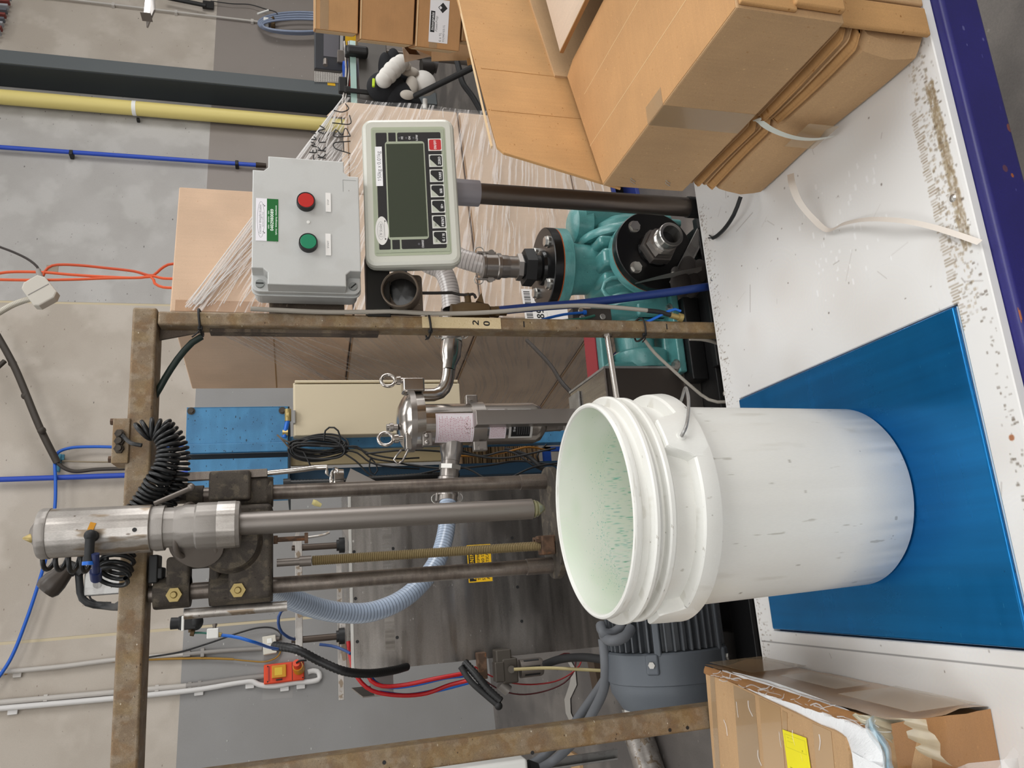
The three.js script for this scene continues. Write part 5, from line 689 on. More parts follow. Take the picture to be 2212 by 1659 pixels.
{ // coil of black cable with loose ends
  const Z = -2.86, r = rng(21), t = thing('cable_coil', 'tangled flat coil of black cable hung in front of the cream cabinet', 'cable', PZ(800, 968, Z)), c = (x, y, d = 0) => PZ(x, y, Z + d);
  for (let i = 0; i < 13; i++) { const cx = 688 + (r() - 0.5) * 14, cy = 966 + (r() - 0.5) * 22, rx = 52 + r() * 12, ry = 9 + r() * 14, ph = r() * 6, o = []; for (let k = 0; k < 18; k++) { const a = k / 18 * Math.PI * 2; o.push(c(cx + rx * Math.cos(a), cy + ry * Math.sin(a) + 3 * Math.sin(2 * a + ph), 0.02 * Math.sin(a + ph) + (i - 6) * 0.006)); } piece('cable_loop', tube(o, 0.0038, 6, true, 0.012), i % 4 === 1 ? std(0x2e2d2c, 0.6) : M.cableDark, t); }
  piece('loose_loop', tube([c(700, 952, 0.05), c(703, 930, 0.06), c(716, 922, 0.06), c(730, 930, 0.06), c(735, 950, 0.05), c(733, 962, 0.05)], 0.0032, 6), M.cableDark, t);
  piece('loose_end', tube([c(625, 968, 0.03), c(605, 945, 0.05), c(597, 938, 0.05), c(612, 950, 0.05), c(626, 956, 0.04)], 0.0032, 6), std(0x6d6256, 0.6), t);
  piece('loose_end', tube([c(655, 975, 0.03), c(668, 1000, 0.03), c(672, 1012, 0.02)], 0.0034, 6), M.cableDark, t);
  for (const [y0, y1, s] of [[972, 1003, 10], [968, 992, 16], [976, 1030, 6], [962, 984, 5]]) piece('trailing_cable', tube([c(738, y0), c(770, (y0 + y1) / 2 - s), c(800, y1 - 4), c(850, y1 + 6), c(905, y1 + s, -0.1)], 0.0035, 6), M.cableDark, t);
  piece('trailing_cable', tube([c(800, 990), c(812, 1002), c(815, 1018), c(806, 1026), c(798, 1012), c(800, 990)], 0.003, 6), M.cableDark, t);
}
{ // wiring jungle beside the filter outlet
  const r = rng(33), cols = [M.cableDark, M.cableDark, M.cableDark, std(0x8a5a12, 0.5), M.cableDark];
  const labels = ['loose black wire strung behind the filter outlet, nearest the lid', 'black wire sagging low behind the outlet coupling', 'black wire crossing the stacked flat cartons', 'amber wire crossing the stacked flat cartons', 'black wire bundle heading to the bucket rim', 'thin black wire along the dark blue bar', 'black wire curling past the blue crate'];
  [[[790, 980], [880, 972], [985, 978], [1080, 990], [1200, 968]], [[800, 1040], [900, 1025], [1000, 1010], [1070, 1040], [1150, 1010], [1205, 1000]], [[985, 968], [1040, 985], [1100, 975], [1160, 1010], [1210, 1030]], [[990, 985], [1050, 985], [1100, 975], [1140, 966], [1180, 972]], [[1090, 970], [1140, 985], [1170, 1010], [1215, 1035]], [[880, 1003], [960, 1012], [1050, 1006], [1120, 996], [1210, 1006]], [[1180, 960], [1160, 985], [1175, 1010], [1212, 1020]]].forEach((l, i) => solo('wire', labels[i], 'wire', tube(l.map(([x, y], k) => PZ(x, y, -2.78 - 0.02 * i + 0.02 * Math.sin(k * 2 + i))), i === 4 ? 0.009 : 0.004, 6), cols[i % 5]));
  // flat cartons standing on edge in the machine's magazine
  const t = thing('flat_carton_stack', 'brown flat cartons standing on edge in the blue machine magazine', 'cartons', PZ(1175, 1030, -3.3)), Z = -3.25, Y0 = PZ(998, 1030, Z).y, Y1 = PZ(1168, 1030, Z).y, xa = PZ(1080, 964, Z).x, xb = PZ(1080, 1055, Z).x;
  const tones = [0x8d7355, 0xa88d6b, 0x5f4a34, 0x997d5c, 0x76603f].map((c) => std(c, 0.9)), n = 64;
  for (let i = 0; i < n; i++) { const y = Y0 + (Y1 - Y0) * (i + 0.5) / n, k = r() * 0.02; piece('flat_carton', span(xb - r() * 0.02, xa + r() * 0.01, y - 0.0024, y + 0.0016, Z - 0.15, Z + k), tones[Math.floor(r() * 5)], t); }
  const q0 = PZ(766, 1052, -3.2), q1 = PZ(985, 1018, -3.2); solo('carton_offcut', 'flat brown carton lying behind the black corrugated conduit', 'carton', span(Math.min(q0.x, q1.x), Math.max(q0.x, q1.x), q1.y, q0.y, -3.26, -3.25), M.card);
  solo('blue_crate', 'blue plastic crate corner beside the flat cartons', 'crate', [span(PZ(1185, 1060, -3.2).x, PZ(1185, 965, -3.2).x, PZ(1192, 1000, -3.2).y, PZ(1176, 1000, -3.2).y, -3.22, -3.2), span(PZ(1185, 965, -3.2).x - 0.02, PZ(1185, 965, -3.2).x, PZ(1215, 1000, -3.2).y, PZ(1176, 1000, -3.2).y, -3.22, -3.2)], std(0x1d4fae, 0.5));
}
{ // black corrugated conduit
  const pr = (l, R, lab) => solo('corrugated_conduit', lab, 'conduit', ribbed(l.map(([x, y, z]) => PZ(x, y, z)), R, 0.011, 0x141415, 0x060606, 0.16, 12), std(0xffffff, 0.45, 0, { vertexColors: true }));
  pr([[626, 1045, -2.75], [680, 1043, -2.75], [740, 1041, -2.75], [800, 1036, -2.78], [900, 1030, -2.8], [990, 1024, -2.85]], 0.0135, 'black corrugated conduit running level out of the blue machine');
  solo('conduit_gland', 'black gland where corrugated conduit leaves the blue machine', 'gland', [cyl(PZ(612, 1046, -2.75), PZ(628, 1045, -2.75), 0.019, 0.019, 20)], M.black);
  pr([[590, 1395, -2.35], [640, 1403, -2.3], [690, 1428, -2.3], [740, 1449, -2.3], [790, 1455, -2.35], [850, 1448, -2.45], [880, 1440, -2.5]], 0.0125, 'black corrugated conduit sweeping below the stainless machine corner');
  pr([[1003, 1430, -2.45], [1030, 1460, -2.42], [1055, 1490, -2.4], [1082, 1515, -2.38]], 0.0125, 'black corrugated conduit with cut end under the stainless machine');
  solo('conduit_tail', 'thin black cable tail lying along the cut corrugated conduit', 'cable', [tube([PZ(995, 1440, -2.44), PZ(1015, 1470, -2.42), PZ(1050, 1502, -2.4), PZ(1076, 1524, -2.38)], 0.009, 8), ball(PZ(1077, 1525, -2.38), 0.012)], M.cableDark);
}

// ---------------------------------------------------------------- stainless machine on the left
{
  const Z = -2.55, p = (x, y) => PZ(x, y, Z), x0 = p(800, 1449).x, x1 = p(800, 1043).x, yt = p(757, 1250).y, yb = 0.34, t = thing('stainless_machine', 'large dull stainless machine cover with drilled holes and yellow warning sticker', 'machine', V((x0 + x1) / 2, 0, Z - 0.2));
  part('front_sheet', [span(x0, x1, yb, yt, Z - 0.003, Z, 0)], std(0xffffff, 0.55, 0.9, { map: brushedAcross, roughnessMap: brushedAcrossRough }), t);
  part('folded_top', [span(x0, x1, yt - 0.006, yt + 0.001, Z - 0.42, Z + 0.001, 0.0008)], M.brushed, t);
  part('side_sheet', span(x0, x0 + 0.003, yb, yt, Z - 0.42, Z - 0.003), M.brushed, t);
  part('side_sheet_001', span(x1 - 0.003, x1, yb, yt, Z - 0.42, Z - 0.003), M.brushed, t);
  const ya = p(845, 1150).y, yc = p(825, 1150).y; part('stiffener_fold', [span(x0 + 0.05, x1, ya, yc, Z, Z + 0.0012)], M.brushed, t);
  for (const [x, y] of [[765, 1192], [849, 1185], [768, 1293], [853, 1285], [772, 1386], [858, 1377], [1106, 1162], [1118, 1268], [1127, 1342]]) { const q = p(x, y); piece('drilled_hole', [cyl(off(q, 0, 0, -0.001), off(q, 0, 0, 0.0008), 0.0052, 0.0052, 16)], M.black, t); }
  const s0 = p(1008, 1178), s1 = p(1064, 1255), map = paint(512, 340, (g, w, h) => { g.fillStyle = '#e3b30c'; g.fillRect(0, 0, w, h); g.fillStyle = '#16140f'; g.fillRect(14, 14, w - 28, 96); g.fillStyle = '#e3b30c'; g.font = 'bold 76px sans-serif'; g.textAlign = 'center'; g.fillText('WARNING', w / 2 + 30, 88, 340); g.beginPath(); g.moveTo(36, 98); g.lineTo(74, 26); g.lineTo(112, 98); g.fill(); g.fillStyle = '#16140f'; g.font = 'bold 56px sans-serif'; ['THIS EQUIPMENT', 'STARTS AND STOPS', 'AUTOMATICALLY'].forEach((s, i) => g.fillText(s, w / 2, 172 + i * 66, w - 40)); });
  sticker('warning_sticker', map, Math.abs(s0.x - s1.x), Math.abs(s0.y - s1.y), V((s0.x + s1.x) / 2, (s0.y + s1.y) / 2, Z + 0.0008), V(1, 0, 0), UPV, t, 0.5, 'yellow and black warning sticker');
  const h0 = p(757, 1020), hp = [[p(830, 1010).x, 0]]; part('hopper_cheek', quad([[757, 1012], [740, 1058], [792, 1066], [815, 1041]], Z - 0.02, 0.003), M.stainlessDull, t); part('top_edge', span(x0, x1 - 0.01, yt - 0.007, yt + 0.003, Z, Z + 0.003, 0.001), M.zinc, t, 'bright trim strip along the folded top edge'); part('hopper_cheek_001', plate([[0, 0], [0.1, 0], [0.1, 0.05]], 0.003, V(p(757, 1170).x, yt, Z - 0.03), V(1, 0, 0), UPV), M.stainlessDull, t);  // top edge: strip of brighter metal laid over the fold
  for (const x of [x0 + 0.04, x1 - 0.04]) piece('leg', span(x - 0.025, x + 0.025, 0, yb, Z - 0.1, Z - 0.05, 0.003), M.stainlessDull, t);
  part('cross_rail', span(x0 - 0.0, x0 + 0.2, p(752, 1400).y, p(738, 1400).y, Z - 0.1, Z - 0.08, 0.002), M.alu, t);
}
{ // adjuster bar above the machine
  const Z = -2.62, a = PZ(645, 1160, Z), b = PZ(646, 1416, Z), t = thing('adjuster_bar', 'level aluminium bar carrying two upright adjusting screws with black knobs', 'bar', V((a.x + b.x) / 2, 1.48, Z));
  part('square_bar', span(b.x, a.x, a.y - 0.011, a.y + 0.011, Z - 0.012, Z + 0.012, 0.0015), M.alu, t);
  for (const y of [1183, 1382]) { const p = PZ(650, y, Z), q = PZ(735, y - 4, Z); piece('adjusting_screw', [cyl(V(p.x, p.y + 0.02, Z), V(p.x, q.y, Z), 0.0105, 0.0105, 18), hex(V(p.x, p.y + 0.017, Z), UPV, 0.009, 0.012)], std(0x4d423a, 0.5, 0.5), t); piece('knob', [cyl(V(p.x, q.y + 0.012, Z), V(p.x, q.y + 0.004, Z), 0.018), cyl(V(p.x, q.y + 0.004, Z), V(p.x, q.y - 0.014, Z), 0.025, 0.025, 24)], M.black, t); }
  part('swivel_arm', [boxOn(PZ(640, 1162, Z), V(0.3, 1, 0), V(0, 0, 1), 0.012, 0.02, 0.05), tube([PZ(650, 1163, Z), PZ(700, 1155, Z), PZ(712, 1150, Z)], 0.004, 8)], M.alu, t);
  const u = PZ(733, 1205, Z - 0.1), w = PZ(737, 1512, Z - 0.1); solo('guide_rail', 'slim aluminium rail running level above the stainless machine and past its corner', 'rail', span(w.x, u.x, u.y - 0.008, u.y + 0.01, Z - 0.11, Z - 0.095, 0.001), M.alu);
}
{ const Z = -2.7; solo('chrome_fitting', 'bright chrome dished fitting beside the blue machine', 'fitting', [ring(PZ(722, 1030, Z), V(0.1, 1, 0.4), 0.028, 0.006), lathe([[0, 0], [0.03, 0.0], [0.034, 0.03], [0.03, 0.034], [0, 0.012]], PZ(742, 1032, Z), UPV, 24)], M.stainless); solo('yellow_nozzle', 'small cream plastic nozzle hanging above the stainless machine', 'nozzle', [cyl(PZ(680, 1086, Z), PZ(694, 1092, Z), 0.011, 0.006, 14), cyl(PZ(675, 1084, Z), PZ(681, 1086, Z), 0.009, 0.009, 14)], std(0xc9bd83, 0.5)); }
{ // hoses and air preparation below it
  const L = (n, lab, cat, l, r, m, rad = 10) => solo(n, lab, cat, tube(l.map(([x, y, z]) => PZ(x, y, z)), r, rad), m);
  L('red_hose', 'red air hose sagging longest beneath the stainless machine corner', 'hose', [[752, 1385, -2.6], [757, 1420, -2.6], [770, 1460, -2.6], [800, 1490, -2.6], [860, 1502, -2.6], [920, 1498, -2.6], [970, 1480, -2.58], [1010, 1470, -2.55]], 0.0066, M.redTube);
  L('red_hose', 'red air hose above the longer one beneath the stainless machine', 'hose', [[794, 1458, -2.57], [803, 1472, -2.57], [825, 1482, -2.57], [870, 1480, -2.57], [940, 1466, -2.55], [1000, 1455, -2.55]], 0.0066, M.redTube);
  L('blue_hose', 'blue air hose beside the upper red one beneath the stainless machine', 'hose', [[800, 1462, -2.6], [815, 1478, -2.6], [850, 1484, -2.6], [900, 1478, -2.58], [960, 1464, -2.57], [1002, 1459, -2.57]], 0.0066, M.blueTube);
  L('blue_hose', 'blue air hose beside the lower red one beneath the stainless machine', 'hose', [[820, 1496, -2.62], [880, 1502, -2.62], [950, 1490, -2.61], [1012, 1474, -2.58]], 0.0066, M.blueTube);
  L('signal_wire', 'thin red wire looping widest under the air filter', 'wire', [[1025, 1440, -2.5], [1060, 1460, -2.5], [1110, 1476, -2.5], [1160, 1478, -2.5], [1210, 1468, -2.5], [1250, 1440, -2.5], [1261, 1412, -2.5]], 0.0026, std(0x8d1a1c, 0.5), 6);
  L('signal_wire', 'thin black and red wire looping lower under the air filter', 'wire', [[1030, 1455, -2.52], [1070, 1485, -2.52], [1120, 1500, -2.52], [1180, 1492, -2.52], [1225, 1470, -2.52], [1243, 1440, -2.52], [1240, 1418, -2.52], [1225, 1411, -2.52], [1205, 1418, -2.5], [1184, 1429, -2.48]], 0.0026, std(0x4a1215, 0.5), 6);
  L('supply_hose', 'thick black hose leaving the air filter towards the motor', 'hose', [[1172, 1437, -2.47], [1210, 1424, -2.4], [1260, 1420, -2.3], [1305, 1425, -2.2]], 0.0125, M.rubber);
  L('drain_tube', 'thin cloudy tube running straight from the air filter', 'tube', [[1110, 1446, -2.42], [1180, 1443, -2.4], [1250, 1446, -2.35], [1308, 1449, -2.3]], 0.005, std(0xa89a6c, 0.4));
  const Z = -2.48, t = thing('air_filter', 'dirty compressed air filter unit with slotted metal bowl below the stainless machine', 'air filter', PZ(1172, 1445, Z)), q = (x, y, d = 0) => PZ(x, y, Z + d);
  const c = q(1120, 1445), R = 0.028; part('bowl', lathe([[0, q(1172, 1445).y], [R * 0.9, q(1171, 1445).y], [R, q(1166, 1445).y], [R, q(1122, 1445).y], [0, q(1120, 1445).y]], V(c.x, 0, Z), UPV, 28), M.bare, t);
  for (const a of [-0.7, 0.15, 1.0]) { const s = V(Math.sin(a), 0, Math.cos(a)); part('bowl_slot', boxOn(V(c.x, q(1146, 1445).y, Z).addScaledVector(s, R), V(0, 1, 0).cross(s), UPV, 0.007, 0.05, 0.0015), M.black, t).name = a === -0.7 ? 'bowl_slot' : `bowl_slot_00${a > 0.5 ? 2 : 1}`; }
  part('filter_head', [box(c.x, q(1098, 1445).y, Z, 0.075, 0.05, 0.055, 0.006), box(c.x + 0.04, q(1085, 1430).y, Z, 0.05, 0.05, 0.05, 0.005), box(c.x, q(1075, 1445).y, Z + 0.01, 0.06, 0.03, 0.04, 0.004), cyl(q(1105, 1446, 0.03), q(1105, 1446, 0.05), 0.011), cyl(q(1120, 1446, 0.04), q(1112, 1446, 0.04), 0.006)], std(0x4a443d, 0.55, 0.3), t);
  part('gauge', cyl(q(1080, 1477), q(1098, 1492), 0.017, 0.017, 20), M.aluCast, t); part('mount_bracket', [box(q(1040, 1440).x, q(1045, 1440).y, Z - 0.03, 0.08, 0.03, 0.03, 0.003)], M.rust, t);
  const g = thing('angle_bracket', 'bent stainless bracket under the near corner of the stainless machine', 'bracket', PZ(820, 1490, -2.75)); part('bracket_plate', plate([[0, 0], [0.1, 0.02], [0.1, 0.13], [0, 0.1]], 0.004, PZ(850, 1500, -2.72), V(0.2, 0, -1), UPV), M.stainlessDull, g); part('bracket_foot', plate([[0, 0], [0.1, 0], [0.1, 0.1], [0, 0.06]], 0.004, PZ(850, 1500, -2.7), V(1, 0, 0.1), UPV), M.stainlessDull, g);
}

// ---------------------------------------------------------------- cartons on the right of the bench
{
  const r = rng(51), t = thing('flat_carton_bundle', 'strapped bundle of flattened brown cartons on the white bench under the closed carton', 'cartons', V(0.86, 0.80, -0.93));
  const z0 = -1.139, z1 = -0.718, cap = (q, f) => { const s = []; for (let m = 1; m < q.length - 1; m++) s.push(q[0], q[f ? m : m + 1], q[f ? m + 1 : m]); const b = new THREE.BufferGeometry().setFromPoints(s); b.computeVertexNormals(); return own(b); };
  // the lowest cartons are folded round the rest as one thick bulging wrap; the others show as thin edges above it
  const layers = [[0.801, 0.902, 0.0, 0.018], [0.902, 0.916, 0.004, 0.012], [0.916, 0.929, 0.010, 0.010], [0.929, 0.940, 0.006, 0.009], [0.940, 0.951, 0.013, 0.007], [0.951, 0.963, 0.008, 0.006]];
  layers.forEach(([ya, yb, dx, bulge], i) => {
    const h = yb - ya, za = z0 - r() * 0.008, zb = z1 + (r() - 0.7) * 0.012, e = Math.min(0.5, 0.012 / h);
    const row = (z, b, dz) => [[0.31, 0], [0.014, 0], [0.004, e * 0.5], [0, e + 0.1], [-0.25 * bulge, 0.5], [0, 0.9 - e], [0.004, 1 - e * 0.5], [0.014, 1], [0.31, 1]].map(([x, f]) => V(0.664 + dx + x - (x < 0.1 ? b : 0), ya + 0.0003 + f * (h - 0.0006), z + (dz || 0) * (x < 0.1 ? 1 : 0)));
    const notch = (u) => Math.exp(-(((u - 0.5) / 0.018) ** 2)), bl = (u) => bulge * (0.5 * Math.cos(u * 7 + i * 0.6) * (i ? 0.5 : 0.3)) - notch(u) * (i ? 0.02 : 0.004);
    const rows = [row(za, -0.014), row(za + 0.008, -0.004)]; for (let j = 1; j < 30; j++) { const u = j / 30; rows.push(row(za + (zb - za) * u, bl(u))); } rows.push(row(zb - 0.008, -0.003), row(zb, -0.013));
    piece('flat_carton', [toCreasedNormals(sheet(rows), 0.6), cap(rows[0], true), cap(rows[rows.length - 1], false)], i % 2 ? M.cardDeep : M.card, t);
  });
  for (let k = 0; k < 5; k++) piece('folded_end', boxOn(V(0.70 + 0.05 * k, 0.88 - 0.004 * k, z1 + 0.004 + 0.003 * r()), V(1, 0, 0.02), V(0.05 * (r() - 0.5), 1, 0), 0.044, 0.15 - 0.006 * k, 0.008, 0.003), k % 2 ? M.card : M.cardDeep, t);
  part('clear_tape', plate([[-0.045, 0], [0.02, 0], [0.02, 0.055], [-0.045, 0.055]], 0.0004, V(0.6475, 0.825, -0.93), V(0, 0, -1), UPV), M.tape, t);
}
{
  const c = curve([[1634, 257, 0.664], [1640, 261, 0.655], [1660, 276, 0.646], [1690, 290, 0.641], [1725, 299, 0.639], [1760, 301, 0.641], [1790, 297, 0.646], [1800, 295, 0.65]].map(([x, y, X]) => PX_(x, y, X))), rows = [];
  for (let i = 0; i <= 30; i++) { const p = c.getPointAt(i / 30), d = c.getTangentAt(i / 30), s = V(0.25, -d.z, d.y).normalize(); rows.push([p.clone().addScaledVector(s, -0.0068), p.clone().addScaledVector(s, 0.0068)]); }
  solo('packing_strap', 'loose white packing strap bowed across the flattened carton bundle', 'strap', [sheet(rows)], std(0xdfe3da, 0.45, 0, { side: THREE.DoubleSide }));
  const px = [[1712, 376, 0.03], [1716, 400, 0.045], [1730, 435, 0.04], [1758, 470, 0.02], [1790, 497, 0.004], [1826, 484, 0.012], [1870, 475, 0.024], [1910, 474, 0.028], [1960, 478, 0.022], [2010, 488, 0.012], [2070, 506, 0.006], [2122, 524, 0.004]];
  const c2 = curve(px.map(([x, y, h]) => PY(x, y, 0.8 + h))), rr = []; for (let i = 0; i <= 60; i++) { const p = c2.getPointAt(i / 60), d = c2.getTangentAt(i / 60), s2 = V(-d.z, 0, d.x).normalize(), k = i / 60, tilt = k < 0.3 ? 0.9 : 0.5; rr.push([p.clone().addScaledVector(s2, -0.0045 * (1 - 0.5 * tilt)).add(V(0, -0.006 * tilt + 0.004, 0)), p.clone().addScaledVector(s2, 0.0045 * (1 - 0.5 * tilt)).add(V(0, 0.006 * tilt + 0.004, 0))]); }
  solo('packing_strap', 'kinked off-white packing strap lying across the bench to its front edge', 'strap', [sheet(rr)], std(0xd5cdc4, 0.5, 0, { side: THREE.DoubleSide }));
}
{
  const t = thing('carton', 'plain brown carton with clear tape lying on the strapped flat cartons', 'carton', V(0.82, 0.965, -0.93)), x0 = 0.66, x1 = 0.976, z0 = -1.135, z1 = -0.69, y0 = 0.9655, y1 = 1.124, bk = [[x0, z0], [0.964, -1.246], [x1, -1.21], [x1, z1], [x0, z1]];
  part('carton_body', plate(bk.map(([x, z]) => [x, -z]), y1 - y0, V(0, y0, 0), V(1, 0, 0), V(0, 0, -1), 0.0025).applyMatrix4(new THREE.Matrix4()), M.card, t);
  part('carton_top', plate(bk.map(([x, z]) => [x + (x < 0.7 ? 0.002 : -0.002), -z + (z < -1 ? -0.002 : 0.002)]), 0.0012, V(0, y1 - 0.0006, 0), V(1, 0, 0), V(0, 0, -1), 0.0004), std(0xffffff, 0.85, 0, { map: cardFibre, color: 0xfff0dc }), t, 'top face with its own warm tint');  // thin top sheet tinted apart from the carton sides
  part('folded_lip', [span(x0 + 0.004, x1, y1 - 0.085, y1 - 0.003, z1, z1 + 0.006, 0.002), span(x0 + 0.01, x1, y1 - 0.155, y1 - 0.08, z1 + 0.001, z1 + 0.011, 0.003)], M.cardDeep, t);
  for (const d of [0.10, 0.21]) piece('score_line', boxOn(V(x0 + d, y1 + 0.0007, -0.94), V(1, 0, 0), V(0, 0, -1), 0.0014, 0.46, 0.0003), std(0xd2b286, 0.9), t);
  part('clear_tape', [span(x0 - 0.0006, x0 - 0.0002, y0 + 0.002, y1, -0.945, -0.893), span(x0, x0 + 0.03, y1 + 0.0008, y1 + 0.0012, -0.945, -0.893)], M.tape, t);
  for (const [y, z] of [[1.075, -1.115], [1.078, -1.107], [1.008, -1.113], [1.011, -1.105]]) piece('staple', tube([V(x0 + 0.002, y - 0.006, z - 0.004), V(x0 - 0.0015, y - 0.006, z - 0.004), V(x0 - 0.002, y, z), V(x0 - 0.0015, y + 0.006, z + 0.004), V(x0 + 0.002, y + 0.006, z + 0.004)], 0.0007, 5, false, 0.002), M.zinc, t);
  // behind it an open carton: tall scored back flap, short cut side wall
  const u = thing('open_carton', 'open carton behind the closed one, its big scored flap standing upright', 'carton', V(1.1, 0.80, -1.2)), D = V(0.934, 0, -0.357).normalize(), Nn = V(-D.z, 0, D.x), a = V(0.664, 1.09, -1.142), fl = (d, y, o = 0) => a.clone().addScaledVector(D, d).addScaledVector(Nn, o).setY(y);
  const bite = [[0.0, 1.085], [0.075, 1.292], [0.09, 1.302], [0.85, 1.32], [0.85, 0.81], [0.33, 0.81], [0.33, 1.06]].map(([d, y]) => [d, y - 1.09]);
  part('upright_flap', plate(bite.reverse(), 0.0055, a.clone().addScaledVector(Nn, -0.008), D, UPV, 0.001), M.cardDeep, u, 'big upright flap of orange-brown board');
  for (const d of [0.20, 0.335]) piece('crease', boxOn(fl(d, 1.205, -0.0022), D, UPV, 0.007, 0.185, 0.0012, 0.0005), M.cardDeep, u);
  part('cut_edge', boxOn(fl(0.47, 1.3115, -0.005), D.clone().add(V(0, 0.024, 0)), UPV, 0.76, 0.002, 0.0062), M.cardEdge, u);
  const A = PX_(1210, 112, 0.986), B = PX_(1262, 0, 0.986), e = B.clone().sub(A), E = A.clone().addScaledVector(e, 1.6);
  const Xr = 1.52, yL = 1.151, A1 = A.clone().setY(yL), E1 = A.clone().addScaledVector(e, 2.6).setY(yL);                       // a lid panel over a deep dark carton, open along its left edge
  part('lid_panel', plate([[A1.x, -A1.z], [E1.x, -E1.z], [Xr, -E1.z], [Xr, 1.36]], 0.006, V(0, yL - 0.006, 0), V(1, 0, 0), V(0, 0, -1)), M.cardPale, u, 'pale folded lid'); part('lid_cut_edge', boxOn(mix(A1, E1, 0.5).add(V(-0.001, -0.003, 0)), V(1, 0, 0), E1.clone().sub(A1), 0.003, A1.distanceTo(E1), 0.0075), M.cardCut, u);
  part('right_wall', span(Xr - 0.006, Xr, 0.802, yL - 0.006, -1.42, E1.z), M.card, u); part('front_wall', span(0.982, Xr, 0.802, yL - 0.006, E1.z - 0.006, E1.z), M.card, u); part('back_wall', plate([[0, 0.802], [0.57, 0.802], [0.57, yL - 0.006], [0, yL - 0.006]], 0.005, V(0.97, 0, -1.262), V(0.934, 0, -0.357), UPV), M.card, u); part('left_wall', span(0.981, 0.986, 0.802, 1.11, -1.255, E1.z), M.card, u);  // unseen walls closing the carton, shaped to keep light out of the slit
  part('floor_panel', span(0.981, Xr, 0.8005, 0.806, -1.25, E1.z), M.card, u);
}
